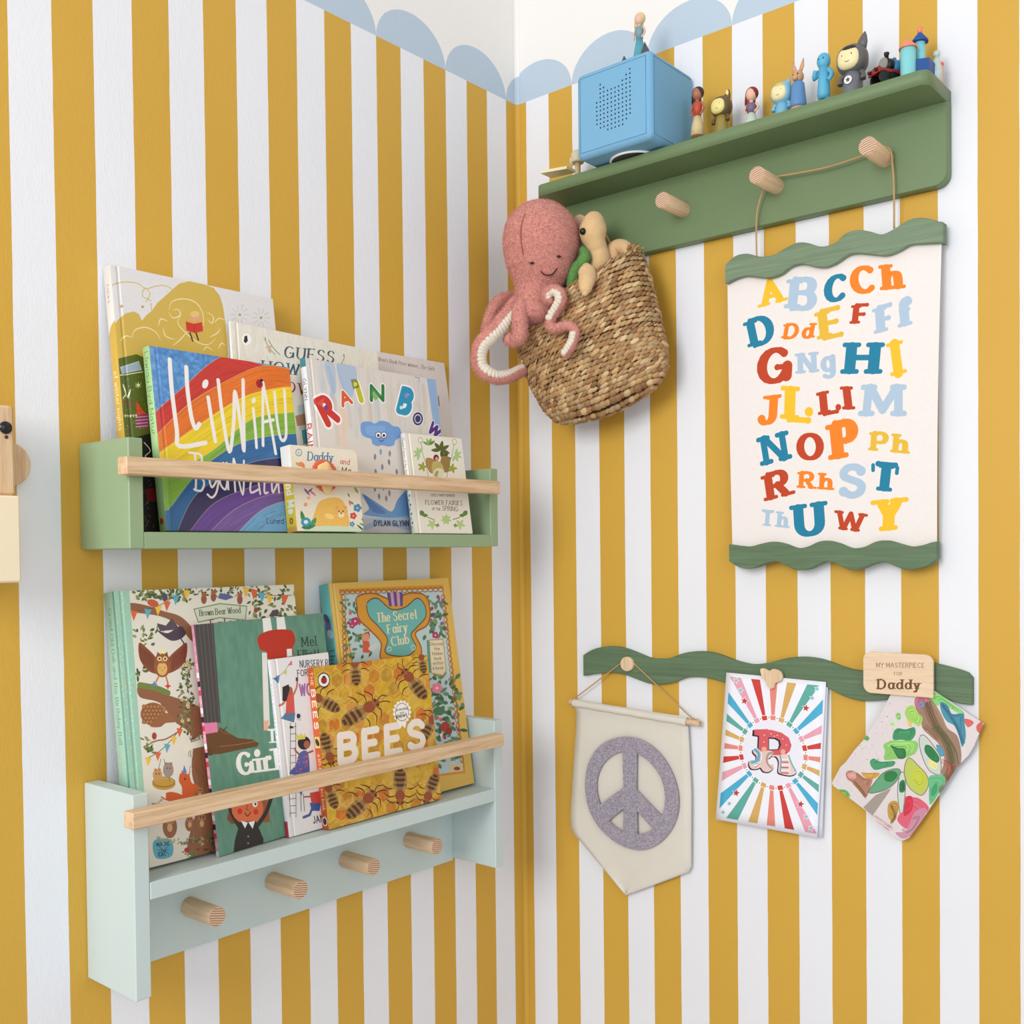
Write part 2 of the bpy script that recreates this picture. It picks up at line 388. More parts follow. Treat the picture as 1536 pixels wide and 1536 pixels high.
    def leaf(s, x, y, L, w, ang, col, a=1.0):
        c, q = math.cos(math.radians(ang)), math.sin(math.radians(ang))
        s.poly([(x + u * L * c - v * w * q, y + u * L * q + v * w * c) for u, v in ((0, 0), (.2, .35), (.5, .5), (.8, .3), (1, 0), (.8, -.3), (.5, -.5), (.2, -.35))], col, a)
    def text(s, t, p0, p1, h, col, weight=.1, thin=None, serif=0.0, slant=0.0, gap=.2, up=None, a=1.0, fit=True, blob=0.0, font=None):
        """t from p0 to p1 along the baseline; h cap height; weight and thin are stem and hairline widths in cap heights"""
        thin = weight if thin is None else thin; p0 = np.array(p0, float); p1 = np.array(p1, float)
        D = p1 - p0; L = np.linalg.norm(D); e = D / L
        u = np.array(up, float) if up is not None else np.array([e[1], -e[0]])
        u = u / np.linalg.norm(u); adv = 0; items = []
        for ch in t:
            g = GL.get(ch, GL[' ']); items.append((adv, g)); adv += g[0] + gap + weight
        adv -= gap + weight; kx = L / max(adv, .2) if fit else h
        k = s.k() * h; segs = []
        for x0, (w_, strokes) in items:
            for pts, kind in strokes:
                P = [(x0 + p[0] + slant * p[1], p[1]) for p in pts]
                V = [p0 + e * (p[0] * kx) + u * (p[1] * h) for p in P]; Q = s.X(V)
                if kind == 3: r = weight * .65 * k; segs.append((Q[0][0], Q[0][1], r, Q[0][0] + .01, Q[0][1], r)); continue
                n = len(Q); W = []; end_ok = []
                for i, j in ((0, 1), (-1, -2)):
                    ex, ey = pts[i]; dx, dy = abs(ex - pts[j][0]), abs(ey - pts[j][1])
                    end_ok.append(bool(serif) and kind != 2 and dy > dx * .45 and min(abs(ey - q) for q in (0, 1, .66, 1.04, -.3)) < .03 and (kind == 0 or ey in (0, 1)))
                rs = max(thin * .42, .028)          # half height of a serif
                Q = Q.copy()
                for e_, (i, j) in zip(end_ok, ((0, 1), (-1, -2))):
                    if e_:
                        dv = Q[j] - Q[i]; L2 = np.linalg.norm(dv) + 1e-9; sh = max(0, weight * .5 - rs * .25) * k; Q[i] = Q[i] + dv / L2 * min(sh, L2 * .45)
                for i in range(n):
                    a_, b_ = P[max(i - 1, 0)], P[min(i + 1, n - 1)]
                    dx, dy = abs(b_[0] - a_[0]), abs(b_[1] - a_[1]); W.append(.5 * k * (thin + (weight - thin) * (dy / (math.hypot(dx, dy) + 1e-9)) ** 1.5))
                for i in range(n - 1):
                    if kind == 0:
                        dx, dy = abs(P[i + 1][0] - P[i][0]), abs(P[i + 1][1] - P[i][1]); r = .5 * k * (thin + (weight - thin) * (dy / (math.hypot(dx, dy) + 1e-9)) ** 1.5)
                        segs.append((Q[i][0], Q[i][1], r, Q[i + 1][0], Q[i + 1][1], r))
                    else: segs.append((Q[i][0], Q[i][1], W[i], Q[i + 1][0], Q[i + 1][1], W[i + 1]))
                for e_, (i, j) in zip(end_ok, ((0, 1), (-1, -2))):
                    ex, ey = pts[i]; dx, dy = abs(ex - pts[j][0]), abs(ey - pts[j][1])
                    if e_:
                        o2 = rs if ey < .1 else -rs; sf = (weight * .5 + serif) * h / kx
                        A, B = s.X([p0 + e * ((P[i][0] - sf) * kx) + u * ((ey + o2) * h), p0 + e * ((P[i][0] + sf) * kx) + u * ((ey + o2) * h)]); r = rs * k; segs.append((A[0], A[1], r, B[0], B[1], r))
                    elif kind != 2 and blob and (kind == 1 or dx > dy * 2): r = blob * k; segs.append((Q[i][0], Q[i][1], r, Q[i][0] + .01, Q[i][1], r))
        if segs: s._caps(segs, col, a)
    def grain(s, amt=.03, cell=1, vert=1, seed=1):
        rg = np.random.RandomState(seed); h, w_ = int(s.h / max(1, cell * vert)) + 2, s.w // cell + 2
        n = rg.rand(h, w_).astype(np.float32) - .5; yi = np.linspace(0, h - 1.001, s.h); xi = np.linspace(0, w_ - 1.001, s.w)
        y0, x0 = yi.astype(int), xi.astype(int); fy, fx = (yi - y0)[:, None], (xi - x0)[None, :]
        g = n[y0][:, x0] * (1 - fy) * (1 - fx) + n[y0 + 1][:, x0] * fy * (1 - fx) + n[y0][:, x0 + 1] * (1 - fy) * fx + n[y0 + 1][:, x0 + 1] * fy * fx
        m = 1 if s.clip is None else s.clip[..., None]; s.im += (g[..., None] * amt * 2) * m
    def image(s):
        im = bpy.data.images.new(s.name, s.w, s.h, alpha=False); b = np.ones((s.h, s.w, 4), np.float32)
        b[..., :3] = np.clip(s.im[::-1], 0, 1); im.pixels.foreach_set(b.ravel()); im.update(); im.pack(); return im
# ---------------------------------------------------------------- the room: two painted walls meeting in a corner
SW, SS, ZS = .05, .57727, 2.0          # stripe width, share of the corner stripe on the left wall, height of the scallop line
def wall_material(left):
    m = NT('left_wall_paint' if left else 'right_wall_paint')
    g = m.n('ShaderNodeNewGeometry'); sp = m.n('ShaderNodeSeparateXYZ'); m.l(g.outputs['Position'], sp.inputs[0])
    x, y, z = sp.outputs
    wob = m.math('MULTIPLY', m.math('SUBTRACT', m.noise(m.mapv((30, 30, 14), 'Position'), 1, 3), .5), .0016)
    u = m.math('ADD', m.math('MULTIPLY', y, -1) if left else x, wob)
    us = m.math('DIVIDE', u, SW)
    st = m.math('MODULO', m.math('ADD', m.math('SUBTRACT', us, SS if left else 1 - SS), 40), 2)
    white = m.math('LESS_THAN', st, 1)
    ph = m.math('FRACT', m.math('DIVIDE', m.math('SUBTRACT', us, SS) if left else m.math('ADD', us, SS), 3))
    ph2 = m.math('MULTIPLY_ADD', ph, 2, -1)
    zz = m.math('DIVIDE', m.math('SUBTRACT', z, ZS), .062)
    r2 = m.math('ADD', m.math('MULTIPLY', ph2, ph2), m.math('MULTIPLY', zz, zz))
    blue = m.math('LESS_THAN', r2, 1); above = m.math('GREATER_THAN', zz, m.math('MULTIPLY', wob, 8))
    n1 = m.noise(m.mapv((4, 4, 3), 'Position'), 1, 4)
    yel = m.mix(n1, lin((204, 158, 58)), lin((213, 168, 66)))
    wht = m.mix(n1, lin((228, 228, 230)), lin((238, 238, 240)))
    # scuffs on the white stripes
    sc = m.noise(m.mapv((9, 9, 7), 'Position'), 1, 5, .7)
    scm = m.n('ShaderNodeMapRange'); m.l(sc, scm.inputs[0]); scm.inputs[1].default_value = .66; scm.inputs[2].default_value = .8; scm.inputs[4].default_value = .25
    wht = m.mix(scm.outputs[0], wht, lin((205, 196, 186)))
    col = m.mix(white, yel, wht)
    top = m.mix(blue, lin((238, 234, 228)), lin((184, 200, 213)))
    col = m.mix(above, col, top); m.l(col, m.b.inputs['Base Color'])
    m.b.inputs['Roughness'].default_value = .55; m.b.inputs['Specular IOR Level'].default_value = .35
    # embossed lining paper with vertical grain, plus the butt joints
    v = m.mapv((420, 420, 150), 'Position'); h = m.noise(v, 1, 3, .6, .3); h2 = m.noise(m.mapv((120, 120, 60), 'Position'), 1, 2)
    hh = m.math('ADD', m.math('MULTIPLY', h, 1.0), m.math('MULTIPLY', h2, .8))
    if left:
        for sx in (.7475, .1925):
            d = m.math('ABSOLUTE', m.math('SUBTRACT', u, sx)); hh = m.math('ADD', hh, m.math('MULTIPLY', m.math('LESS_THAN', d, .0012), .9))
    hh = m.math('ADD', hh, m.math('MULTIPLY', white, .25))
    m.bump(hh, .38 if left else .28, .0007)
    return m.m
b = MB(); b.add([(0, -3.2, 0), (0, 0, 0), (0, 0, 2.7), (0, -3.2, 2.7)], [(0, 1, 2, 3)]); struct('wall_left', b, wall_material(True))
b = MB(); b.add([(0, 0, 0), (3.4, 0, 0), (3.4, 0, 2.7), (0, 0, 2.7)], [(0, 1, 2, 3)]); struct('wall_right', b, wall_material(False))
b = MB(); b.add([(0, -3.2, 0), (3.4, -3.2, 0), (3.4, 0, 0), (0, 0, 0)], [(0, 1, 2, 3)])
fm = plain((196, 200, 208), .9, .2, .5, 120); struct('floor', b, fm)
# the rounded internal angle where the lining paper turns
b = MB(); r_ = .007; pr = [(r_ - r_ * math.cos(t), -(r_ - r_ * math.sin(t))) for t in np.linspace(0, PI / 2, 9)]
pts = [(p[0] * 1 + 0, p[1]) for p in pr]
vs = [(r_ * (1 - math.cos(t)) + .0002, -(r_ * (1 - math.sin(t))) - .0002, z) for z in (0, ZS) for t in np.linspace(0, PI / 2, 9)]
b.add(vs, [(i, i + 1, 9 + i + 1, 9 + i) for i in range(8)], smooth=True)
vs = [(r_ * (1 - math.cos(t)) + .0002, -(r_ * (1 - math.sin(t))) - .0002, z) for z in (ZS, 2.7) for t in np.linspace(0, PI / 2, 9)]
b.add(vs, [(i, i + 1, 9 + i + 1, 9 + i) for i in range(8)], smooth=True)
struct('trim_1', b, wall_material(True))

# ---------------------------------------------------------------- materials shared
SAGE = plain((146, 168, 128), .45, .08, .2, 260); MINT = plain((198, 212, 208), .45, .06, .2, 260); GREEN = plain((108, 130, 88), .5, .1, .25, 240)
ASH = wood(axis=1); ASHX = wood(axis=0, name='ash_wood_peg'); ASHZ = wood(axis=2, name='ash_wood_upright'); END = endgrain()
BRASS = plain((190, 150, 80), .35)
BLACK = plain((22, 22, 24), .35); WHITE = plain((236, 234, 230), .5)

# ---------------------------------------------------------------- picture ledge (green) on the left wall
def L(u, d, z): return (d, -u, z)
t = thing('picture_ledge', 'sage green wooden picture ledge with ash rail, the upper one, holding seven books', 'shelf', L(.496, 0, 1.2255))
b = MB(); b.box(L(.806, .0005, 1.2255), L(.788, .11, 1.3495), .0012); b.build('side_panel', SAGE, t)
b = MB(); b.box(L(.2045, .0005, 1.2265), L(.1865, .11, 1.347), .0012); b.build('side_panel', SAGE, t)
b = MB(); b.box(L(.788, .0005, 1.2255), L(.2045, .1098, 1.2445), .0008); b.build('base_board', SAGE, t)
b = MB(); b.box(L(.8188, .11, 1.3065), L(.203, .1295, 1.3262), .001); b.build('front_rail', ASH, t, label='pale ash rail')

# ---------------------------------------------------------------- mint ledge with pegs on the left wall
t = thing('picture_ledge', 'pale mint wooden picture ledge with ash rail and peg row, the lower one', 'shelf', L(.496, 0, .72))
b = MB(); b.box(L(.8075, .0005, .7185), L(.7882, .109, .9508), .0012); b.build('side_panel', MINT, t)
b = MB(); b.box(L(.2015, .0005, .7235), L(.1825, .11, .9545), .0012); b.build('side_panel', MINT, t)
b = MB(); b.box(L(.788, .0005, .8287), L(.2015, .1095, .8485), .0008); b.build('shelf_board', MINT, t)
b = MB(); b.box(L(.788, .0005, .7195), L(.2015, .018, .8286), .0008); b.build('back_board', MINT, t)
b = MB(); b.box(L(.8188, .1095, .9178), L(.2, .1295, .9362), .001); b.build('front_rail', ASH, t, label='pale ash rail')
def C7a(x, y): return (100 + x / 2.2588, 1040 + y / 2.2588)
for bx, by, tx, ty in ((416, 722, 510, 757), (700, 637, 790, 665), (948, 564, 1037, 587), (1165, 497, 1250, 518)):
    p = RP(0, 0); A = LP(*C7a(bx, by), .018); B_ = LP(*C7a(tx, ty), .08); y_ = .5 * (A[1] + B_[1]); z_ = .5 * (A[2] + B_[2])
    b = MB(); b.cyl((.018, y_, z_), (.0795, y_, z_), .0122, 24, .0008); pg = b.build('peg', ASHX, t)
    b = MB(); b.cyl((.0794, y_, z_), (.08, y_, z_), .0113, 24); b.build('end_grain', END, pg)

# ---------------------------------------------------------------- hook shelf (green) on the right wall
t = thing('hook_shelf', 'dark sage green wall shelf with rounded backboard and round ash pegs', 'shelf', (.43, 0, 1.687))
def rrect(x0, z0, x1, z1, r, corners='lblrtltr', n=6):
    out = []
    for cx, cz, a0, on in ((x1 - r, z1 - r, 0, 'tr' in corners), (x0 + r, z1 - r, 90, 'tl' in corners), (x0 + r, z0 + r, 180, 'bl' in corners), (x1 - r, z0 + r, 270, 'br' in corners)):
        if on: out += [(cx + r * math.cos(math.radians(a0 + 90 * k / n)), cz + r * math.sin(math.radians(a0 + 90 * k / n))) for k in range(n + 1)]
        else: out.append((x1 if a0 in (0, 270) else x0, z1 if a0 in (0, 90) else z0))
    return out
b = MB(); b.prism(rrect(.112, 1.687, .7388, 1.7925, .016, ('bl', 'br')), (0, -.0005, 0), (1, 0, 0), (0, 0, 1), (0, -1, 0), .0185, .001, True); b.build('back_board', GREEN, t)
b = MB(); P_ = rrect(.112, .0005, .7385, .0885, .012, ('tl', 'tr')); b.prism([(p[0], p[1]) for p in P_], (0, 0, 1.792), (1, 0, 0), (0, -1, 0), (0, 0, 1), .019, .001, True); b.build('shelf_board', GREEN, t)
for px in (.192, .347, .5015, .6585):
    b = MB(); b.cyl((px, -.019, 1.7378), (px, -.0805, 1.7378), .0118, 24, .0008); pg = b.build('peg', ASH, t)
    b = MB(); b.cyl((px, -.0804, 1.7378), (px, -.081, 1.7378), .011, 24); b.build('end_grain', END, pg)
# ---------------------------------------------------------------- books
class Book:
    def __init__(s, key, p, zb, T, bgc, spc, label, group, kind='hard', rc=0.0):
        s.u0, s.d0, th, ps, ro, s.W, s.H = p; s.T = T; s.kind = kind; s.rc = rc; s.label = label; s.group = group; s.spc = spc; s.key = key
        R = np.array([-math.sin(ps), math.cos(ps), 0.]); N = np.array([math.cos(ps), math.sin(ps), 0.]); U = math.cos(th) * np.array([0, 0, 1.]) - math.sin(th) * N
        s.R = R * math.cos(ro) + U * math.sin(ro); s.U = U * math.cos(ro) - R * math.sin(ro); s.N = np.cross(s.R, s.U); s.O = np.array([s.d0, -s.u0, zb + .0003 + T * math.sin(th) + max(0, -s.W * math.sin(ro))])   # tilted back on its rear lower edge
        s.c = Canvas(s.W, s.H, bgc, s.mp, 2600 if s.W > .14 else 4200, key + '_cover'); ctr = s.P(s.W / 2, s.H / 2); d = ctr - CAM
        s.c.cpx = (768 + PPX + FPX * (d @ CR) / (d @ CF), 768 + PPY - FPX * (d @ CU) / (d @ CF))
        s.sp = Canvas(T, s.H, spc, None, 3600, key + '_spine')
    def P(s, a, b_, n=0): return s.O + s.R * a + s.U * b_ + s.N * n
    def mp(s, x, y):
        v = ray(x, y); t = ((s.O - CAM) @ s.N) / (v @ s.N); q = CAM + v * t - s.O; return np.array([q @ s.R, q @ s.U])
    def spine_text(s, t, a, b_, col, h=.5, **k):
        """title running down the spine between heights a and b (shares of H)"""
        x = s.T * (.5 - h * .36); s.sp.text(t, (x, s.H * a), (x, s.H * b_), s.T * h, col, up=(1, 0), **k)
    def finish(s):
        W, H, T = s.W, s.H, s.T; t = thing('book', s.label, 'book', s.O, s.group)
        cm = printed(s.c.image(), .34, s.key); sm_ = printed(s.sp.image(), .34, s.key + '_spine'); back = plain(s.spc, .4)
        page = plain((238, 232, 218), .8, .3, .9, 900)
        th = .0022 if s.kind == 'hard' else (.0012 if s.kind == 'board' else .0005)
        ov = .0025 if s.kind == 'hard' else 0.0003
        # front cover: a board with a hinge groove and its print
        if s.kind == 'board':
            r = s.rc; out = [(0, 0)] + [(W - r + r * math.sin(q), r - r * math.cos(q)) for q in np.linspace(0, PI / 2, 6)] + [(W - r + r * math.cos(q), H - r + r * math.sin(q)) for q in np.linspace(0, PI / 2, 6)] + [(0, H)]
            for nm, n0, n1, mt in (('front_cover', -th, 0, cm), ('back_cover', -T, -T + th, back)):
                b = MB(); m = len(out); vs = [s.P(x, y, n0) for x, y in out] + [s.P(x, y, n1) for x, y in out]; uv = [(x / W, y / H) for x, y in out] * 2
                b.add(vs, [tuple(range(m))[::-1], tuple(range(m, 2 * m))] + [(i, (i + 1) % m, m + (i + 1) % m, m + i) for i in range(m)], uvs=uv); b.build(nm, mt, t)
            b = MB(); q = .0006; o2 = [(x - (q if x > W / 2 else -q), min(max(y, q), H - q)) for x, y in out]; nl = 7
            for j in range(nl):
                n0 = -T + th + (T - 2 * th) * j / nl; n1 = n0 + (T - 2 * th) / nl * .86
                b.add([s.P(x, y, n0) for x, y in o2] + [s.P(x, y, n1) for x, y in o2], [tuple(range(m))[::-1], tuple(range(m, 2 * m))] + [(i, (i + 1) % m, m + (i + 1) % m, m + i) for i in range(m)])
            b.build('page_block', page, t)
        else:
            prof = [(0, -.0006), (.0012, 0), (.0062, 0), (.0078, -.0012), (.0094, -.0012), (.011, 0), (W * .5, .0001), (W, 0)] if s.kind == 'hard' else [(0, -.0003), (.0006, 0), (W * .5, .0003), (W, 0)]
            for nm, sg, mt in (('front_cover', 1, cm), ('back_cover', -1, back)):
                b = MB(); vs = []; uv = []; off = 0 if sg > 0 else -T
                for x, n in prof:
                    for y in (0, H):
                        vs.append(s.P(x, y, off + sg * n)); uv.append((x / W, y / H))
                m = len(vs)
                for x, n in prof:
                    for y in (0, H): vs.append(s.P(x, y, off + sg * (n - th))); uv.append((x / W, y / H))
                fs = []
                for i in range(len(prof) - 1):
                    a = 2 * i; f = (a, a + 2, a + 3, a + 1); fs.append(f if sg > 0 else f[::-1]); g = tuple(q + m for q in f); fs.append(g[::-1] if sg > 0 else g)
                    fs.append((a, a + m, a + 2 + m, a + 2)); fs.append((a + 1, a + 3, a + 3 + m, a + 1 + m))
                a = m - 2; fs.append((a, a + m, a + 1 + m, a + 1)); fs.append((0, 1, 1 + m, m))
                b.add(vs, fs, uvs=uv); b.build(nm, mt, t)
            b = MB(); vs = []
            for x in (.002, W - ov * 1.3):
                for y in (ov, H - ov):
                    for n in (-T + th, -th - .0001 if s.kind != 'hard' else -th - .0013): vs.append(s.P(x, y, n))
            b.add(vs, [(0, 1, 3, 2), (4, 6, 7, 5), (0, 4, 5, 1), (2, 3, 7, 6), (0, 2, 6, 4), (1, 5, 7, 3)]); b.build('page_block', page, t)
        # spine, slightly rounded
        b = MB(); vs = []; uv = []; K = 7; bul = .0012 if s.kind == 'hard' else .0002
        for k in range(K):
            q = k / (K - 1)
            for y in (0, H): vs.append(s.P(-bul * math.sin(PI * q) * 1.0, y, -T + T * q)); uv.append((q, y / H))
        m = len(vs)
        for k in range(K):
            q = k / (K - 1)
            for y in (0, H): vs.append(s.P(.0012, y, -T + th * .5 + (T - th) * q)); uv.append((q, y / H))
        fs = [(2 * i, 2 * i + 2, 2 * i + 3, 2 * i + 1) for i in range(K - 1)] + [(2 * i + m, 2 * i + 1 + m, 2 * i + 3 + m, 2 * i + 2 + m) for i in range(K - 1)]
        fs += [(2 * i, 2 * i + m, 2 * i + 2 + m, 2 * i + 2) for i in range(K - 1)] + [(2 * i + 1, 2 * i + 3, 2 * i + 3 + m, 2 * i + 1 + m) for i in range(K - 1)]
        b.add(vs, fs, smooth=True, uvs=uv); b.build('spine', sm_, t); return t

ZU, ZL = 1.2445, .8485
GU, GLo = 'picture books on the upper ledge', 'picture books on the lower ledge'
VA = (100, 370, 3.268); VB = (400, 470, 4.042); VC = (120, 860, 3.339); VD = (380, 860, 3.34); VE = (150, 380, 5.485)
W_ = (250, 250, 246)

# --- the gold and white book (view E: 150,380 x5.485)
bk = Book('gold_book', (0.7712, 0.0561, 0.1208, 0.0014, 0.0036, 0.2335, 0.3185), ZU, 0.0165, (222, 218, 216), (236, 232, 226), 'tall white and gold book with tiny reader in red, far left on upper ledge', GU)
c = bk.c.view(*VE); gold = (206, 172, 74)
rg = random.Random(3)
for i in range(330):
    x, y = rg.uniform(80, 1430), rg.uniform(90, 620)
    if y > 100 + (x - 80) * .22: c.ell(x, y, 2.6, col=(178, 168, 160) if i % 3 else (200, 176, 120), n=6)
c.poly([(50, 700), (80, 640), (110, 600), (150, 545), (210, 495), (280, 478), (320, 500), (345, 555), (380, 510), (430, 470), (470, 410), (560, 330), (650, 250), (740, 228), (860, 255), (935, 285), (985, 350), (1010, 430), (1030, 560), (1045, 700), (1060, 1000), (1000, 1500), (0, 1600), (40, 900)], gold)
c.poly([(130, 870), (300, 830), (460, 900), (900, 1000), (900, 1700), (100, 1700)], (86, 96, 26))
c.poly([(180, 1540), (420, 1480), (900, 1480), (900, 2600), (120, 2600), (150, 1700)], (34, 30, 24))
for q in ([(75, 270), (180, 238), (300, 245), (380, 290), (470, 268), (560, 275), (640, 350), (680, 440), (650, 520)], [(420, 390), (350, 350), (370, 290), (410, 330), (380, 400)], [(420, 410), (430, 480), (480, 535)]):
    c.line(q, 7, (206, 178, 104), smooth=True)
for q in ([(570, 470), (590, 400), (680, 375), (780, 400), (840, 480), (850, 570), (830, 640)], [(560, 480), (600, 530), (660, 510), (640, 460), (600, 470)], [(660, 520), (640, 570), (690, 640), (800, 730), (890, 750), (950, 700)],
          [(260, 700), (290, 630), (380, 610), (460, 650), (500, 720)], [(170, 720), (210, 680), (260, 690)], [(940, 570), (980, 535), (1030, 550)], [(870, 480), (930, 520), (920, 575), (880, 540)], [(600, 760), (660, 710), (720, 640)],
          [(900, 690), (960, 660), (990, 620)], [(850, 800), (880, 770), (930, 800)], [(970, 790), (1000, 740), (1030, 760)], [(520, 610), (540, 680), (620, 710)], [(480, 600), (500, 540), (560, 560)]):
    c.line(q, 8, (240, 224, 176), smooth=True, taper=True)
c.ell(780, 520, 42, 44, (222, 160, 120)); c.ell(780, 500, 38, 26, (226, 190, 110)); c.line([(740, 655), (762, 720)], 13, (70, 40, 26)); c.line([(790, 655), (808, 712)], 13, (70, 40, 26))
c.poly([(705, 560), (770, 580), (840, 566), (848, 640), (780, 656), (712, 636)], (204, 44, 30)); c.line([(773, 580), (776, 652)], 4, (150, 24, 20))
for x, y in ((1150, 505), (1325, 530), (180, 435), (350, 440)):
    c.star(x, y, 17, (176, 140, 90))
    if x > 1000:
        for a in range(0, 360, 36): c.line([(x + 34 * math.cos(math.radians(a)), y + 36 * math.sin(math.radians(a))), (x + 76 * math.cos(math.radians(a)), y + 80 * math.sin(math.radians(a)))], 3, (182, 164, 136))
c.poly([(165, 935), (320, 885), (345, 960), (180, 992)], (176, 188, 198)); c.line([(60, 1005), (200, 1000), (350, 975)], 6, (236, 230, 210))
for k in range(5): c.line([(180, 945 + k * 9), (330, 900 + k * 12)], 2, (96, 110, 126))
c.star(315, 1085, 34, (236, 228, 180), k=6, inner=.25); c.line([(190, 1190), (215, 1150), (190, 1080), (225, 1180), (250, 1120), (235, 1190)], 7, (236, 228, 200), smooth=True)
c.poly([(300, 1210), (350, 1290), (390, 1330), (300, 1330)], (212, 72, 40)); c.line([(130, 1200), (230, 1215), (320, 1230)], 6, (140, 52, 20)); c.line([(130, 1235), (230, 1240), (310, 1300)], 6, (140, 52, 20))
c.poly([(290, 1330), (390, 1320), (400, 1440), (310, 1440)], (150, 60, 96))
for k in range(4): c.line([(295, 1350 + k * 26), (395, 1340 + k * 26)], 5, (220, 180, 190))
for k in range(5): c.poly([(200 + k * 22, 1330 - k * 2), (220 + k * 22, 1332), (208 + k * 22, 1352)], (232, 214, 180))
for k in range(40): c.ell(rg.uniform(170, 420), rg.uniform(1010, 1500), 3, col=(214, 206, 150), n=6)
c.view(*VA)
for k in range(26): x, y = rg.uniform(370, 460), rg.uniform(1120, 1380); c.line([(x, y), (x + rg.uniform(-18, 18), y + rg.uniform(8, 30))], 3, (110, 96, 84))
c.poly([(385, 1190), (430, 1180), (445, 1240), (400, 1250)], (120, 30, 26)); c.line([(380, 960), (410, 1000), (385, 1030), (440, 1050)], 4, (220, 214, 190), smooth=True)
sp = bk.sp; W0, H0 = bk.T, bk.H
sp.poly([(0, 0), (W0, 0), (W0, H0 * .79), (W0 * .5, H0 * .77), (0, H0 * .74)], gold); sp.poly([(0, 0), (W0, 0), (W0, H0 * .3), (0, H0 * .3)], (120, 96, 40))
bk.spine_text('tales', .93, .86, (150, 140, 130), .3, weight=.12); bk.spine_text('of winter nights', .6, .38, (244, 230, 180), .42, weight=.13)
bk.finish()

# --- cream book: GUESS HOW ... (view B)
bk = Book('cream_book', (0.6226, 0.0615, 0.1027, 0.0021, -0.0174, 0.2526, 0.2706), ZU, 0.005, (228, 222, 206), (240, 236, 226), 'cream picture book lettered GUESS HOW, behind the rainbow book', GU, 'hard')
c = bk.c.view(*VB); ink = (66, 84, 98)
c.grain(.025, 6, 3, 4)
c.text('GUESS', (108, 268), (402, 300), 68, ink, .17, .05, .09, gap=.2, blob=0.06)
c.text('HOW', (-30, 352), (190, 376), 66, ink, .17, .05, .09, gap=.2); c.text('MUCH', (235, 392), (520, 430), 62, ink, .17, .05, .09)
c.text('LOVE', (60, 470), (290, 498), 62, (140, 50, 46), .17, .05, .09)
for x, y, s_ in ((-6, 190, 1), (470, 290, -1)):
    c.line([(x, y - 20), (x + 20 * s_, y + 20), (x + 56 * s_, y + 60)], 3.5, (120, 124, 96), smooth=True); c.leaf(x + 15 * s_, y + 25, 34, 14, 60, (196, 170, 140)); c.leaf(x, y - 20, 26, 9, -100, (140, 140, 100))
c.view(*VA); c.ell(882, 455, 24, 29, (244, 242, 236)); c.poly([(872, 440), (884, 436), (888, 462), (878, 474), (868, 466)], (40, 34, 30)); c.leaf(975, 495, 34, 16, -8, (206, 180, 150)); c.line([(990, 460), (1015, 500), (1045, 530)], 3.5, (120, 124, 96), smooth=True)
c.poly([(1130, 780), (1200, 760), (1210, 880), (1140, 900)], (190, 200, 194)); c.poly([(1120, 830), (1180, 815), (1190, 870), (1130, 880)], (176, 130, 92)); c.poly([(1150, 900), (1195, 890), (1200, 960), (1160, 970)], (90, 150, 160))
bk.finish()

# --- white book with one line of small print (view B)
bk = Book('white_book', (0.4473, 0.048, 0.1459, -0.0011, 0.0114, 0.2528, 0.2776), ZU, 0.005, (222, 213, 206), (226, 220, 214), 'pale grey-white book with one line of small print on top, rearmost right', GU)
c = bk.c.view(*VB); c.text("Children's Book Prize winner, The Girls", (640, 282), (1016, 350), 22, (150, 118, 112), .13, .06, .05, gap=.22)
c.line([(1040, 505), (1046, 560)], 6, (90, 80, 76)); c.grain(.012, 8, 4, 2)
bk.finish()

# --- the rainbow book (view A)
bk = Book('rainbow_book', (0.7447, 0.0843, 0.1421, 0.001, -0.0001, 0.2042, 0.2219), ZU, 0.0145, (84, 140, 196), (176, 214, 150), 'rainbow striped book lettered Lliwiau Byd Natur with green spine', GU)
c = bk.c.view(*VA); c.grain(.09, 9, 1, 2)
bands = [((430, 815), (560, 700), (760, 540), (940, 575), (1085, 605)), ((440, 925), (600, 770), (800, 650), (960, 585), (1090, 600)), ((455, 1010), (640, 880), (860, 740), (1060, 690), (1120, 700)),
         ((480, 1130), (700, 1010), (900, 850), (1080, 815), (1140, 815)), ((500, 1290), (660, 1090), (860, 960), (1080, 920), (1150, 920)), ((540, 1400), (640, 1210), (860, 1075), (1040, 1035), (1180, 1040)),
         ((600, 1400), (720, 1260), (900, 1180), (1040, 1150), (1200, 1150)), ((700, 1400), (820, 1290), (960, 1225), (1100, 1200), (1230, 1200)), ((840, 1400), (930, 1310), (1010, 1265), (1100, 1245), (1250, 1240))]
cols = [(196, 52, 44), (224, 112, 34), (236, 204, 40), (128, 176, 64), (44, 104, 158), (52, 48, 92), (104, 70, 146), (120, 90, 160), (112, 168, 210)]
for kk, (bd, co) in enumerate(zip(bands, cols)):
    S_ = [tuple(q) for q in spline(bd, 8)]; lo = [(1300, 1500), (400, 1500), (380, S_[0][1] + 40)]
    c.poly(S_ + [(1300, S_[-1][1])] + lo, co)
    rg = random.Random(kk)
    for j in range(46):
        i = rg.randrange(0, len(S_) - 6); off = rg.uniform(8, 95); q = [(S_[i + e][0] + off * .35, S_[i + e][1] + off) for e in (0, 3, 6)]
        dk = .8 if rg.random() < .5 else 1.14; c.line(q, rg.uniform(2, 6), [min(255, v * dk) for v in co], .35)
    c.line(S_, 3, (236, 206, 160), .5)
def hand(c, st, w, col=(240, 234, 226)):
    for q in st: c.line(q, w, col, smooth=True)
hand(c, [[(505, 555), (515, 700), (540, 900), (552, 978), (680, 962)], [(586, 592), (592, 700), (610, 830), (630, 890), (650, 870)]], 20)
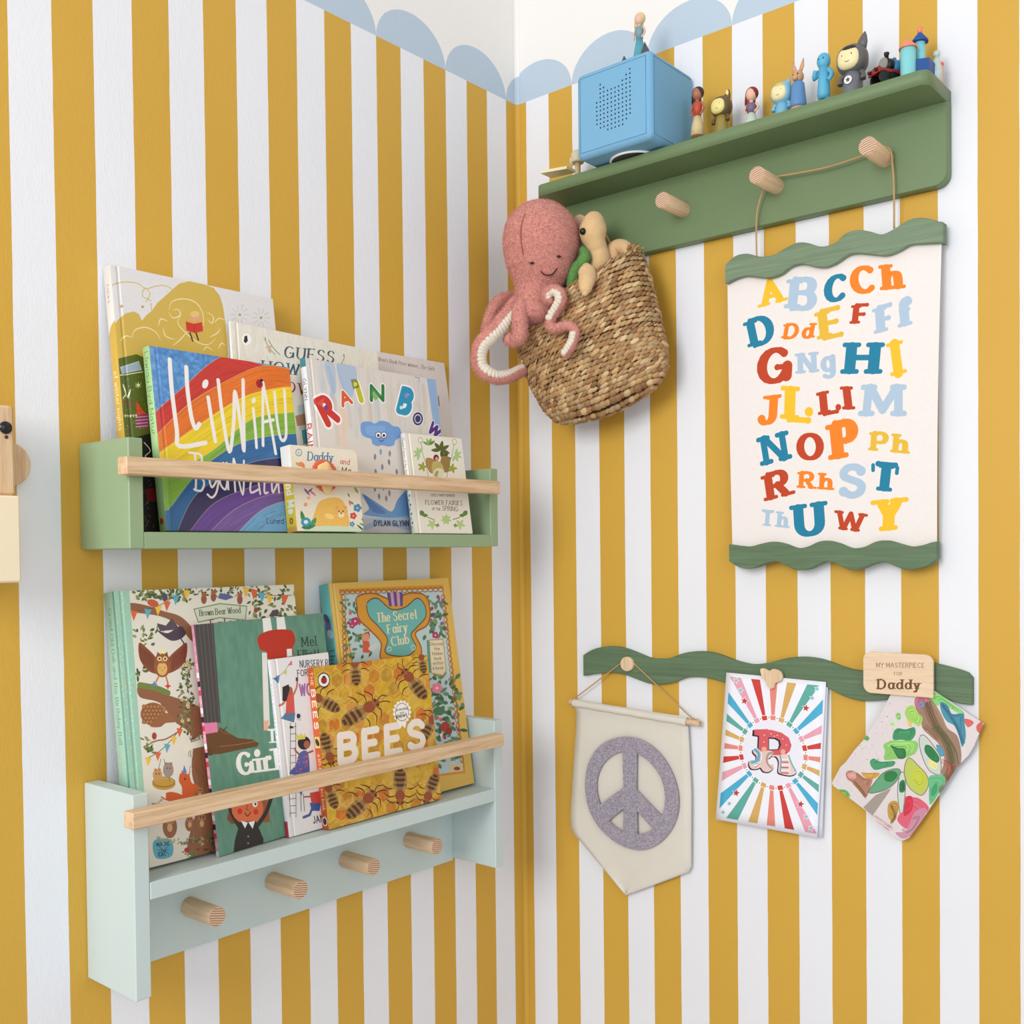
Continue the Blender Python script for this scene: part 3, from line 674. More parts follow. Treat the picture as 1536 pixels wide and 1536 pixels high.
hand(c, [[(693, 740), (712, 860), (728, 955)], [(742, 655), (762, 820), (797, 1005), (818, 860), (824, 712), (850, 860), (868, 1000), (866, 820), (864, 655)]], 18)
hand(c, [[(914, 795), (924, 900), (930, 985)], [(962, 668), (960, 830), (962, 975)], [(962, 668), (992, 830), (1024, 1015)], [(965, 860), (1012, 850)], [(1018, 715), (1030, 850), (1050, 945), (1074, 930), (1072, 820), (1066, 704)]], 15)
c.ell(679, 674, 15, 23, (240, 234, 226), 15); c.ell(916, 755, 10, 15, (240, 234, 226), 15)
c.ell(944, 673, 16, 22, (176, 30, 40), -20); c.ell(954, 656, 8, 7, (30, 24, 26)); [c.ell(x, y, 3, 3.5, (30, 20, 24)) for x, y in ((938, 668), (948, 678), (940, 684), (950, 666))]
hand(c, [[(628, 1020), (634, 1110), (632, 1195)], [(600, 1010), (660, 1025), (650, 1100), (630, 1110), (672, 1150), (660, 1196), (625, 1190)], [(695, 1120), (712, 1180), (748, 1120)], [(748, 1120), (735, 1200), (712, 1230), (690, 1215)],
         [(768, 1060), (750, 1150), (778, 1190), (790, 1120)], [(784, 1060), (792, 1190)], [(826, 1200), (818, 1040), (862, 1215), (868, 1050)], [(940, 1150), (905, 1150), (902, 1205), (940, 1190)], [(936, 1130), (948, 1212)],
         [(974, 1090), (968, 1200), (985, 1205)], [(955, 1135), (990, 1130)], [(1004, 1150), (1010, 1205), (1036, 1150)], [(1036, 1150), (1040, 1205)]], 10)
c.text('Luned', (980, 1356), (1062, 1358), 26, (40, 50, 80), .1)
c.text('Aaron', (1080, 1358), (1160, 1360), 26, (40, 50, 80), .1)
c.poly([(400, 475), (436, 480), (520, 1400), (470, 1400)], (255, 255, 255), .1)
bk.spine_text('Lliwiau Byd Natur', .97, .52, (70, 110, 60), .5, weight=.09); bk.sp.ell(bk.T / 2, .012, .004, col=(200, 60, 50)); bk.finish()

# --- RAINBOW book (view B)
bk = Book('rain_book', (0.5148, 0.084, 0.1248, 0.0026, -0, 0.2503, 0.2386), ZU, 0.0115, (222, 214, 204), (244, 242, 240), 'watercolour book with cut-out letters RAINBOW and a smiling blue cloud', GU)
c = bk.c.view(*VB); rg = random.Random(11)
for i in range(90):
    x = rg.uniform(240, 1060); y = 270 + (x - 240) * .17 + rg.uniform(0, 260); q = [(x, y), (x + 8, y + 60), (x + 16, y + rg.uniform(120, 260))]
    c.line(q, rg.uniform(8, 26), rg.choice([(196, 196, 196), (214, 204, 186), (230, 226, 220), (186, 200, 214), (206, 190, 176)]), .35, True)
c.poly([(430, 300), (530, 315), (545, 420), (500, 520), (440, 400)], (140, 176, 220), .55, True); c.poly([(350, 300), (410, 310), (420, 480), (380, 440)], (150, 180, 214), .5, True); c.poly([(440, 560), (500, 640), (480, 760), (500, 800), (440, 780)], (236, 200, 170), .5, True)
c.poly([(970, 395), (1026, 402), (1056, 700), (1060, 760), (1020, 740)], (140, 176, 216), .9); c.line([(372, 330), (400, 420), (395, 560), (430, 640)], 26, (150, 180, 220), .4, True)
def cut(pts, col, **k): c.poly(pts, (246, 244, 240), smooth=False); 
def letter(t, x, y, h, w, rot, col, wt=.3):
    a = math.radians(rot); e = (math.cos(a), math.sin(a)); u_ = (math.sin(a), -math.cos(a)); c.text(t, (x, y), (x + e[0] * w, y + e[1] * w), h, (250, 248, 244), wt + .14, up=u_); c.text(t, (x, y), (x + e[0] * w, y + e[1] * w), h, col, wt, up=u_)
letter('R', 372, 668, 148, 62, -26, (206, 54, 44), .26); letter('A', 462, 560, 76, 56, -20, (222, 92, 50), .24); letter('I', 573, 526, 106, 1, -16, (196, 190, 40), .3)
letter('N', 634, 526, 84, 70, 0, (44, 124, 66), .26); letter('B', 800, 590, 132, 56, 14, (40, 150, 188), .28); letter('W', 975, 712, 60, 70, 34, (84, 50, 130), .3)
c.ell(916, 640, 35, 44, (246, 244, 240)); c.ell(916, 640, 31, 40, (56, 58, 110)); c.ring(916, 640, 19, 25, 5, (240, 238, 240))
c.ell(846, 500, 12, 14, (140, 140, 210)); c.ell(815, 572, 10, 11, (200, 236, 246)); c.ell(360, 572, 13, 15, (110, 60, 150)); c.poly([(510, 402), (545, 396), (560, 450), (524, 460)], (80, 90, 30), .6); c.ell(537, 430, 12, 14, (224, 216, 60)); c.poly([(640, 450), (690, 500), (660, 530), (630, 500)], (90, 160, 60), .6); c.poly([(300, 545), (350, 510), (340, 570)], (230, 100, 80), .6)
cl = [(568, 700), (578, 662), (622, 656), (655, 668), (690, 652), (735, 660), (765, 684), (800, 690), (815, 725), (808, 752), (780, 770), (770, 800), (735, 808), (700, 800), (670, 806), (640, 790), (632, 762), (600, 752), (578, 735)]
c.poly(cl, (116, 160, 214), smooth=True); c.poly([(600, 690), (660, 680), (720, 690), (700, 730), (620, 740)], (140, 180, 226), .6, True)
for x in (676, 710): c.ell(x, 739, 17, 19, (248, 248, 248)); c.ring(x, 739, 17, 19, 3, (50, 60, 90)); c.ell(x, 741, 8, 9, (40, 50, 80))
c.line([(682, 768), (694, 778), (708, 768)], 4, (50, 60, 90), smooth=True)
for x, y in ((690, 840), (745, 850), (656, 870), (738, 902), (700, 932), (658, 962), (786, 962), (656, 1062), (705, 1055), (742, 1090), (722, 1122), (680, 1110), (770, 1050)):
    c.leaf(x, y - 20, 42, 16, 82 + (x % 9), rg.choice([(110, 120, 150), (140, 120, 130), (120, 150, 190), (96, 110, 150)]), .85)
c.poly([(575, 1095), (640, 1130), (700, 1170), (760, 1200), (800, 1120), (880, 1060), (890, 1230), (600, 1225), (620, 1180)], (104, 150, 196), smooth=True); c.poly([(590, 1100), (650, 1150), (720, 1210), (640, 1200)], (70, 110, 170), .7, True)
c.poly([(560, 1250), (900, 1230), (920, 1360), (560, 1360)], (160, 160, 170), .6); c.line([(600, 1300), (700, 1270), (860, 1300)], 26, (110, 150, 190), .5, True); c.line([(580, 1240), (760, 1250), (900, 1225)], 18, (150, 184, 214), .6, True)
c.text('DYLAN GLYNN', (651, 1287), (860, 1288), 30, (44, 46, 80), .2, gap=.22)
c.line([(896, 388), (925, 392)], 3, (130, 120, 116)); c.line([(922, 392), (926, 420)], 3, (130, 120, 116))
c.setclip(None); sp = bk.sp; sp.poly([(0, bk.H * .95), (bk.T, bk.H * .95), (bk.T, bk.H), (0, bk.H)], (60, 140, 150)); bk.spine_text('GLYNN', .88, .76, (110, 100, 120), .5, weight=.14); bk.spine_text('RAINBOW', .62, .3, (206, 60, 60), .66, weight=.2); bk.finish()

# --- board book with a lion finger puppet (view B)
bk = Book('lion_book', (0.572, 0.1055, 0.1184, 0.0035, 0, 0.1127, 0.1125), ZU, 0.02, (238, 228, 206), (240, 214, 70), 'chunky board book lettered Daddy and Me with a lion finger puppet', GU, 'board', .008)
c = bk.c.view(*VB)
c.poly([(290, 1290), (300, 1180), (340, 1130), (440, 1120), (480, 1180), (490, 1300)], (240, 190, 90), smooth=True); c.ell(450, 1205, 42, 46, (240, 186, 92)); c.ell(425, 1178, 10, 10, (232, 170, 70)); c.ell(476, 1176, 10, 10, (232, 170, 70))
c.ell(452, 1222, 20, 17, (250, 228, 180)); c.ell(438, 1200, 4, 5, (60, 40, 30)); c.ell(464, 1200, 4, 5, (60, 40, 30)); c.poly([(444, 1208), (460, 1208), (452, 1218)], (60, 40, 30)); c.ell(380, 1230, 30, 16, (250, 214, 130), 20)
c.poly([(200, 1330), (300, 1290), (590, 1300), (590, 1340), (200, 1340)], (206, 224, 190), 1, True)
for x, y, co, r in ((550, 1180, (60, 140, 190), 26), (525, 1228, (214, 60, 60), 22), (518, 1278, (60, 150, 200), 17), (236, 1160, (240, 150, 120), 13), (255, 1120, (240, 170, 130), 11)):
    for k in range(5): c.ell(x + r * .55 * math.cos(k * 1.257), y + r * .55 * math.sin(k * 1.257), r * .42, r * .42, co)
    c.ell(x, y, r * .25, r * .25, (240, 200, 90))
for x, y, L_, w2, a, co in ((208, 1195, 90, 26, 75, (60, 130, 70)), (210, 1300, 90, 36, -10, (50, 120, 80)), (270, 1290, 60, 30, -60, (70, 150, 90)), (200, 900, 50, 26, 50, (236, 140, 70)), (175, 905, 50, 20, 30, (230, 150, 90)), (490, 1090, 30, 10, 60, (90, 150, 80)), (505, 1140, 30, 12, 40, (90, 150, 80)), (530, 1050, 50, 18, 60, (150, 170, 110)), (500, 1130, 40, 12, 80, (230, 120, 80)), (575, 1240, 50, 10, 60, (40, 110, 60)), (545, 1280, 60, 12, 40, (40, 110, 60)), (560, 1270, 60, 10, 30, (60, 130, 70)), (255, 1070, 60, 14, 40, (214, 130, 150)), (225, 1060, 60, 14, 50, (130, 90, 160)), (250, 1085, 40, 10, -40, (130, 60, 120))):
    c.leaf(x, y, L_, w2, a, co)
c.ell(238, 1265, 30, 28, (60, 150, 170)); c.ell(238, 1265, 13, 12, (220, 240, 240)); c.ring(195, 845, 18, 20, 4, (60, 130, 160)); c.text('c', (190, 854), (200, 854), 20, (60, 130, 160), .14, fit=False)
c.text('Daddy', (250, 892), (398, 900), 52, (44, 120, 166), .15, .07, .06, gap=.13); c.text('and', (446, 912), (500, 918), 30, (190, 80, 70), .15, .08); c.text('Me', (455, 968), (510, 972), 34, (80, 60, 50), .14); c.grain(.02, 5, 1, 8)
sp = bk.sp; sp.poly([(0, bk.H * .78), (bk.T, bk.H * .74), (bk.T, bk.H), (0, bk.H)], (246, 244, 236)); sp.poly([(bk.T * .3, bk.H * .7), (bk.T, bk.H * .74), (bk.T, bk.H * .5), (bk.T * .4, bk.H * .5)], (244, 200, 60))
bk.spine_text('and Me', .62, .22, (252, 250, 236), .6, weight=.22); sp.ell(bk.T * .5, bk.H * .13, .0048, col=(244, 180, 60)); sp.ring(bk.T * .5, bk.H * .13, .0026, .0032, .0012, (60, 60, 60)); sp.poly([(0, 0), (bk.T, 0), (bk.T, bk.H * .06), (0, bk.H * .06)], (240, 180, 90)); t = bk.finish()
# the puppet: a felt mane and a quilted face poking through the cover
ctr = bk.mp(400 + 350 / 4.042, 470 + 985 / 4.042); cc = bk.P(ctr[0], ctr[1], .0012); MM = np.stack([bk.R, bk.U, bk.N], 1)
b = MB(); NN = 22
for k in range(NN):
    a = 2 * PI * k / NN; r = .0175; b.ell(cc + MM @ np.array([r * math.cos(a), r * math.sin(a) * 1.0, 0]), (.0052, .0052, .0022), MM, 8, 6)
puppet = None
b.build('mane', plain((222, 96, 52), .9, .2, .5, 300, sheen=.4), t, label='orange felt mane')
b = MB(); b.ell(cc + bk.N * .0005, (.0155, .0195, .0045), MM, 18, 12, lambda p: p * (1 + .07 * math.cos(5 * math.atan2(p[1], p[0])))); b.ell(cc - bk.U * .012 + bk.N * .002, (.009, .014, .0035), MM, 14, 10); b.build('puppet_head', plain((240, 208, 140), .9, .1, .6, 300, sheen=.4), t, label='soft yellow lion face')

# --- small white flower book (view B)
bk = Book('flower_book', (.3580, .1015, .1505, -.0401, 0, .1165, .1479), ZU, .008, (232, 226, 210), (240, 236, 226), 'small cream book lettered Flower Fairies of the Spring with green sprigs', GU)
c = bk.c.view(*VB); lf = [(120, 160, 90), (150, 180, 100), (96, 130, 60)]; rg = random.Random(4)
for x, y, s_ in ((940, 850, 1), (1130, 860, -1)):
    c.line([(x - 5 * s_, y - 70), (x + 6 * s_, y), (x + 25 * s_, y + 60), (x + 40 * s_, y + 140)], 3.5, (130, 150, 96), smooth=True); c.ring(x - 8 * s_, y - 80, 13, 17, 3.5, (170, 180, 120))
    for a in range(5): c.leaf(x - 12 * s_, y, 44, 17, a * 45 + 180 * (s_ > 0) - 90 + 20, (168, 200, 130)); 
    for a in range(5): c.leaf(x + 5 * s_, y + 80, 32, 16, a * 70, (150, 160, 50))
for a in (250, 285, 320, 210): c.leaf(985, 800, 46, 16, a, lf[a % 3])
for a in range(6): c.leaf(1055, 830, 60, 24, a * 50 + 180, (84, 96, 40))
for a in range(5): c.leaf(1075, 880, 44, 24, a * 60 - 120, (70, 84, 40))
c.poly([(965, 880), (1010, 885), (1030, 930), (1000, 970), (975, 940)], (170, 130, 70), smooth=True); c.poly([(1060, 870), (1110, 880), (1100, 960), (1060, 950)], (150, 120, 64), smooth=True); c.ell(1027, 876, 17, 20, (120, 34, 50)); c.ell(1030, 882, 9, 11, (222, 160, 130)); c.poly([(1010, 900), (1050, 900), (1075, 950), (1050, 990), (1015, 985), (1000, 940)], (190, 170, 100), smooth=True); c.ell(1044, 965, 34, 26, (220, 214, 180)); c.ell(1030, 972, 9, 20, (170, 150, 90), 20)
c.text('CICELY MARY BARKER', (995, 1108), (1140, 1112), 14, (110, 100, 90), .14)
c.text('FLOWER FAIRIES', (963, 1158), (1185, 1164), 26, (80, 74, 66), .12, .08, .04, gap=.24); c.text('OF THE', (1003, 1192), (1052, 1195), 14, (80, 74, 66), .14); c.text('SPRING', (1064, 1194), (1158, 1200), 26, (80, 74, 66), .12, .08, .04)
for s_, x0 in ((1, 940), (-1, 1205)):
    c.line([(x0, 1200), (x0 + 35 * s_, 1235), (x0 + 75 * s_, 1250)], 4, (110, 120, 60), smooth=True); c.leaf(x0 - 8 * s_, 1195, 40, 30, 60 if s_ > 0 else 120, (90, 130, 50)); c.leaf(x0 + 4 * s_, 1225, 34, 22, 0 if s_ > 0 else 180, (90, 130, 50))
for x, y, n in ((1088, 1250, 7), (1003, 1278, 5), (1172, 1280, 5), (1036, 1285, 4), (1143, 1286, 4)):
    for a in range(n): c.leaf(x, y, 34 if n > 4 else 14, 17 if n > 4 else 8, a * 360 / n + 15, (178, 200, 130) if n > 4 else (110, 120, 50))
bk.spine_text('Flower Fairies of the Spring', .95, .55, (120, 120, 120), .5, weight=.12)
for k in range(9): bk.sp.ell(bk.T * (.35 + .3 * (k % 2)), bk.H * (.06 + .045 * k), .0012, .0018, (90, 130, 120) if k % 2 else (120, 140, 170))
bk.finish()

# --- woodland book on the lower ledge (view C)
bk = Book('woodland_book', (0.7805, 0.068, 0.132, -0.0221, -0, 0.2582, 0.327), ZL, 0.024, (226, 220, 204), (166, 206, 186), 'tall woodland animal book with mint spine, far left on lower ledge', GLo)
c = bk.c.view(*VC); rg = random.Random(8)
mint = (158, 202, 178)
brown = (142, 92, 62); dk = (74, 50, 36)
def foliage(x0, y0, x1, y1, n, cols=((84, 104, 50), (110, 124, 66), (62, 84, 44), (140, 146, 96)), sz=20):
    for _ in range(n): c.leaf(rg.uniform(x0, x1), rg.uniform(y0, y1), rg.uniform(.9, 1.7) * sz, rg.uniform(.45, .8) * sz, rg.uniform(0, 360), rg.choice(cols))
foliage(250, 66, 560, 130, 90); foliage(560, 62, 900, 110, 46, sz=15); foliage(850, 70, 1080, 230, 80); foliage(330, 270, 410, 360, 14); foliage(260, 270, 320, 340, 10); foliage(280, 470, 330, 520, 10)
c.poly([(250, 150), (330, 160), (420, 190), (500, 215), (560, 270), (600, 330), (560, 340), (490, 260), (400, 215), (250, 190)], brown, smooth=True)
c.poly([(295, 560), (380, 590), (470, 620), (560, 650), (620, 700), (640, 850), (700, 1000), (720, 1400), (540, 1400), (590, 1150), (560, 1000), (560, 820), (470, 740), (400, 650), (300, 620)], brown, smooth=True)
c.line([(300, 560), (380, 575), (440, 600)], 26, (110, 130, 60), smooth=True)
for _ in range(70):
    x, y = rg.uniform(545, 640), rg.uniform(640, 1300); c.line([(x, y), (x + rg.uniform(-6, 6), y + rg.uniform(20, 50))], 3, rg.choice([(116, 72, 46), (166, 112, 76), (96, 110, 50)]), .7)
foliage(500, 420, 560, 800, 110, sz=16)
for _ in range(12): x, y = rg.uniform(510, 560), rg.uniform(430, 760); c.ell(x, y, 8, 9, (226, 206, 150)); c.ell(x, y, 3, 3, (120, 80, 50))
# bunting
def bunting(pts, cols, s_=30):
    c.line(pts, 3, (90, 80, 70), smooth=True); S_ = spline(pts, 8); n = len(cols)
    for k in range(n):
        i = int((k + .5) / n * (len(S_) - 1)); x, y = S_[i]; c.poly([(x - s_ * .62, y - 3), (x + s_ * .62, y + 2), (x - 2, y + s_ * 1.7)], cols[k])
o_, b_c, y_ = (222, 98, 54), (92, 168, 186), (236, 190, 66)
bunting([(255, 190), (340, 180), (420, 150), (480, 110), (560, 75)], [o_, b_c, y_, o_, b_c, y_]); bunting([(820, 70), (880, 85), (950, 110), (1060, 110)], [y_, o_, b_c, y_, o_]); bunting([(330, 930), (400, 890), (470, 820), (510, 760)], [y_, o_, b_c, y_, o_], 26)
c.poly([(570, 180), (700, 152), (835, 165), (828, 235), (700, 222), (592, 245)], (206, 214, 188)); c.line([(570, 180), (700, 152), (835, 165), (828, 235), (700, 222), (592, 245)], 5, (120, 140, 110), closed=True)
c.text('Brown Bear Wood', (600, 214), (803, 198), 30, (70, 60, 50), .12, .06, .05, gap=.18); c.text('Tales', (640, 275), (800, 262), 40, (70, 60, 50), .14, .06, .05)
# crow, owl, squirrels, pine cone beast, fox, basket of mice, raccoons
c.poly([(385, 285), (440, 300), (500, 265), (530, 300), (500, 330), (450, 335)], (72, 60, 72), smooth=True); c.poly([(400, 290), (385, 250), (430, 262), (460, 225), (500, 280)], (84, 70, 84)); c.line([(500, 320), (520, 350), (515, 380)], 6, (72, 60, 72)); c.ell(505, 278, 14, 12, (70, 58, 70))
c.poly([(385, 430), (330, 370), (295, 350), (300, 430), (345, 490), (400, 500)], (136, 70, 44), smooth=True); c.poly([(440, 430), (500, 370), (535, 350), (530, 430), (490, 480), (430, 500)], (136, 70, 44), smooth=True)
for k in range(7):
    c.line([(300 + k * 10, 366 + k * 8), (306 + k * 12, 440 + k * 9)], 3, (90, 44, 30)); c.line([(528 - k * 10, 366 + k * 8), (522 - k * 10, 440 + k * 7)], 3, (90, 44, 30))
c.ell(412, 465, 42, 56, (150, 84, 52)); c.ell(412, 478, 25, 34, (222, 178, 100)); c.ell(412, 425, 34, 26, (150, 84, 52)); c.ell(398, 428, 12, 12, (232, 206, 150)); c.ell(426, 428, 12, 12, (232, 206, 150)); c.ell(398, 428, 5, 5, (30, 24, 20)); c.ell(426, 428, 5, 5, (30, 24, 20)); c.poly([(406, 436), (418, 436), (412, 448)], (226, 150, 50)); c.poly([(384, 412), (388, 392), (400, 408)], (120, 60, 40)); c.poly([(440, 412), (436, 392), (424, 408)], (120, 60, 40)); c.star(412, 392, 20, (244, 226, 150), k=5)
for q in range(3): c.leaf(400 + q * 12, 468 + 12 * (q % 2), 12, 6, 90, (190, 130, 70))
c.line([(395, 515), (380, 545)], 7, (190, 120, 60)); c.line([(430, 515), (440, 550)], 7, (190, 120, 60)); c.star(372, 556, 18, (90, 130, 190), k=4); c.star(440, 565, 18, (206, 60, 50), k=4)
c.ell(365, 705, 62, 58, (150, 96, 60))
for i in range(6):
    for j in range(5): c.ell(320 + i * 18 + (j % 2) * 9, 668 + j * 19, 9, 10, (176, 118, 70)); 
for i in range(6):
    for j in range(5): c.ring(320 + i * 18 + (j % 2) * 9, 668 + j * 19, 9, 10, 2, (110, 66, 42))
c.poly([(420, 700), (470, 720), (475, 745), (430, 750), (400, 770), (350, 762)], (150, 96, 60), smooth=True)
c.line([(320, 870), (380, 840), (430, 830), (490, 795)], 6, brown, smooth=True); c.ell(372, 815, 12, 18, (160, 60, 50)); foliage(320, 830, 360, 900, 12)
c.poly([(515, 870), (600, 810), (650, 800), (650, 860), (560, 880), (530, 900)], (232, 226, 200)); c.text('more tales', (560, 846), (700, 800), 28, (60, 52, 44), .13, .07, .05)
c.ell(420, 1055, 58, 30, (196, 150, 60)); c.ring(420, 1045, 55, 24, 4, (140, 100, 40)); c.line([(405, 930), (380, 1040)], 2, dk); c.line([(420, 930), (450, 1040)], 2, dk)
c.ell(388, 1010, 24, 30, (200, 150, 90)); c.ell(442, 985, 27, 38, (160, 140, 130)); c.ell(378, 985, 7, 8, (190, 130, 80)); c.ell(398, 984, 7, 8, (190, 130, 80)); c.ell(430, 955, 8, 9, (150, 126, 120)); c.ell(455, 955, 8, 9, (150, 126, 120)); c.ell(382, 1004, 3, 4, dk); c.ell(396, 1004, 3, 4, dk); c.ell(436, 976, 3, 4, dk); c.ell(450, 976, 3, 4, dk)
c.poly([(505, 1000), (545, 1010), (560, 1050), (600, 1070), (600, 1130), (520, 1130), (510, 1070), (495, 1040)], (206, 92, 44), smooth=True); c.poly([(405, 1120), (450, 1095), (510, 1110), (520, 1140), (460, 1145)], (206, 92, 44), smooth=True); c.poly([(400, 1112), (430, 1100), (430, 1130)], (236, 226, 214)); c.poly([(512, 1010), (506, 985), (524, 1000)], (206, 92, 44)); c.poly([(540, 1010), (552, 990), (548, 1016)], (206, 92, 44)); c.ell(525, 1030, 5, 6, dk); c.poly([(522, 960), (512, 1000), (536, 1000)], (90, 130, 190))
for x, y, s_ in ((450, 1270, 1.5), (550, 1255, 1), (610, 1250, 1.2), (600, 1110, 1)):
    c.ell(x, y, 24 * s_, 38 * s_, (150, 96, 62)); c.ell(x, y - 22 * s_, 17 * s_, 16 * s_, (176, 120, 80)); c.ell(x - 6 * s_, y - 24 * s_, 3 * s_, 3 * s_, (30, 24, 20)); c.ell(x + 6 * s_, y - 24 * s_, 3 * s_, 3 * s_, (30, 24, 20)); c.ell(x, y + 4, 9 * s_, 14 * s_, (210, 170, 120))
for x, y in ((620, 130), (668, 118), (800, 132)): c.ell(x, y, 14, 24, (150, 84, 56)); c.ell(x, y - 22, 12, 11, (166, 96, 62)); c.ell(x - 8, y - 34, 5, 6, (140, 76, 50)); c.ell(x + 8, y - 34, 5, 6, (140, 76, 50))
c.poly([(690, 125), (730, 135), (770, 120), (745, 105), (760, 92), (730, 105), (700, 98)], (90, 100, 150)); c.poly([(945, 215), (965, 185), (990, 180), (995, 215)], (80, 64, 78)); c.ell(880, 185, 10, 14, (150, 70, 50)); c.ell(365, 150, 30, 18, (196, 88, 60), 20); c.ell(425, 120, 14, 20, (80, 70, 100))
c.poly([(370, 1340), (455, 1335), (460, 1415), (380, 1425)], (88, 168, 190), smooth=True); c.text('MAGIC', (385, 1366), (450, 1360), 16, (30, 60, 80), .2); c.text('CAT', (396, 1418), (430, 1413), 20, (30, 60, 80), .2)
for a in (-25, 0, 25): c.line([(412, 1385), (390, 1385 + a)], 2, (30, 60, 80)); c.line([(424, 1384), (446, 1384 + a)], 2, (30, 60, 80))
c.ell(418, 1388, 4, 4, (30, 60, 80)); foliage(360, 1140, 420, 1230, 40, ((150, 156, 100), (180, 176, 130)), 18); foliage(380, 1330, 700, 1350, 40, ((170, 170, 120),), 14); foliage(640, 1290, 700, 1400, 30, ((80, 70, 56), (110, 100, 70)), 22); foliage(520, 1390, 600, 1420, 20, ((110, 120, 70),), 14)
c.text('Poems by', (535, 1340), (580, 1334), 10, (80, 70, 60), .13); c.text('Rachel Piercey', (508, 1362), (610, 1340), 18, (70, 60, 50), .12, .07, .04)
c.ell(536, 1386, 14, 13, (170, 50, 44)); c.ell(592, 1382, 9, 9, (150, 60, 44)); c.line([(536, 1396), (542, 1430)], 2.5, (90, 110, 60)); c.line([(592, 1390), (580, 1425)], 2.5, (90, 110, 60))
c.poly([(100, 60), (245, 60), (352, 1500), (250, 1500), (140, 80)], mint)
for _ in range(150): t_ = rg.random(); c.ell(160 + t_ * 110 + rg.uniform(-10, 72), 95 + t_ * 1380, 3, 5, (222, 206, 140) if rg.random() < .6 else (190, 224, 206), rg.uniform(0, 90), n=7)
bk.spine_text('Grand Old Oak and the Birthday Ball', .94, .45, (96, 150, 140), .3, weight=.13, thin=.08, serif=.05)
for k in range(60): bk.sp.ell(bk.T * rg.uniform(.1, .9), bk.H * rg.uniform(0, .45), .0007, .0011, (222, 210, 150))
bk.sp.poly([(bk.T * .86, 0), (bk.T, 0), (bk.T, bk.H), (bk.T * .86, bk.H)], (112, 160, 140)); bk.finish()

# --- teal book (view C)
bk = Book('teal_book', (0.6833, 0.0869, 0.1278, 0.0699, 0.0145, 0.2142, 0.2849), ZL, 0.005, (96, 144, 122), (228, 150, 176), 'teal book lettered Girl with a big brown shoe and pigtailed child', GLo, 'soft')
c = bk.c.view(*VC); gr = (70, 66, 66); c.grain(.03, 10, 3, 3)
c.poly([(562, 250), (668, 246), (705, 748), (610, 754)], gr)
for k in range(5): c.line([(575 + k * 21, 254), (622 + k * 19, 748)], 3, (100, 96, 96))
c.poly([(608, 752), (686, 746), (690, 800), (614, 808)], (232, 130, 170)); c.poly([(614, 808), (688, 796), (700, 770), (745, 800), (790, 826), (860, 832), (896, 852), (888, 868), (800, 884), (700, 906), (620, 908)], (104, 66, 34)); c.poly([(614, 880), (660, 880), (664, 912), (624, 914)], (90, 56, 30)); c.line([(690, 772), (720, 800), (750, 806)], 4, (130, 90, 50)); c.line([(715, 790), (735, 770)], 4, (60, 40, 26)); c.line([(700, 868), (790, 858), (880, 842)], 3, (170, 110, 60))
c.poly([(912, 224), (952, 222), (964, 300), (918, 306)], (240, 238, 232)); c.poly([(982, 222), (1022, 218), (1034, 300), (988, 306)], (240, 238, 232)); c.poly([(890, 320), (940, 290), (1010, 282), (1062, 290), (1078, 340), (1065, 372), (1062, 414), (980, 432), (940, 425), (930, 392), (900, 380)], (190, 44, 24), smooth=True)
c.poly([(910, 398), (935, 398), (950, 760), (920, 790)], (234, 226, 216)); c.poly([(1034, 380), (1060, 378), (1062, 414), (1036, 420)], (240, 238, 232)); c.poly([(918, 740), (945, 736), (942, 790), (920, 785)], (240, 180, 150))
c.text('Mel', (1112, 368), (1182, 362), 46, (30, 46, 44), .13, .06, .06); c.text('Elliott', (1094, 432), (1200, 424), 44, (30, 46, 44), .13, .06, .06, fit=True)
c.text('The', (945, 850), (1080, 842), 66, (246, 244, 236), .24, .1, .12); c.text('Girl', (800, 1008), (990, 984), 104, (246, 244, 236), .25, .11, .13, gap=.2, blob=.1)
c.poly([(750, 1170), (735, 1230), (760, 1256), (800, 1246), (780, 1150)], (128, 70, 36)); c.poly([(915, 1120), (945, 1150), (950, 1246), (890, 1250)], (150, 84, 48)); c.line([(745, 1160), (770, 1220), (800, 1270)], 20, (34, 32, 34), smooth=True); c.line([(958, 1120), (930, 1200), (890, 1260)], 20, (34, 32, 34), smooth=True)
c.ell(838, 1178, 80, 78, (222, 110, 66)); c.ell(800, 1192, 12, 14, (206, 44, 34)); c.ell(880, 1195, 12, 14, (206, 44, 34)); c.ell(876, 1156, 13, 15, (246, 246, 240)); c.ell(878, 1156, 5, 6, (20, 20, 24)); c.ell(800, 1150, 12, 14, (246, 246, 240)); c.ell(800, 1150, 5, 6, (20, 20, 24)); c.line([(826, 1200), (838, 1216), (854, 1198)], 4, (60, 20, 16), smooth=True); c.line([(838, 1160), (832, 1182), (844, 1186)], 3, (120, 44, 26))
c.poly([(800, 1246), (880, 1240), (918, 1330), (915, 1420), (765, 1430), (775, 1340)], (34, 32, 34)); c.poly([(806, 1240), (826, 1278), (840, 1248)], (244, 244, 240)); c.poly([(842, 1246), (864, 1280), (876, 1240)], (244, 244, 240)); [c.ell(842, y, 5, 5, (150, 140, 120)) for y in (1318, 1352)]; c.ell(730, 1095, 18, 16, (228, 130, 80))
for k in range(26): bk.sp.poly([(0, bk.H * (k / 26)), (bk.T, bk.H * (k / 26)), (bk.T, bk.H * ((k + .6) / 26)), (0, bk.H * ((k + .6) / 26))], [(236, 236, 232), (40, 30, 36), (206, 60, 90), (240, 170, 190)][(k * 7) % 4] if k < 22 else (236, 160, 186))
bk.finish()

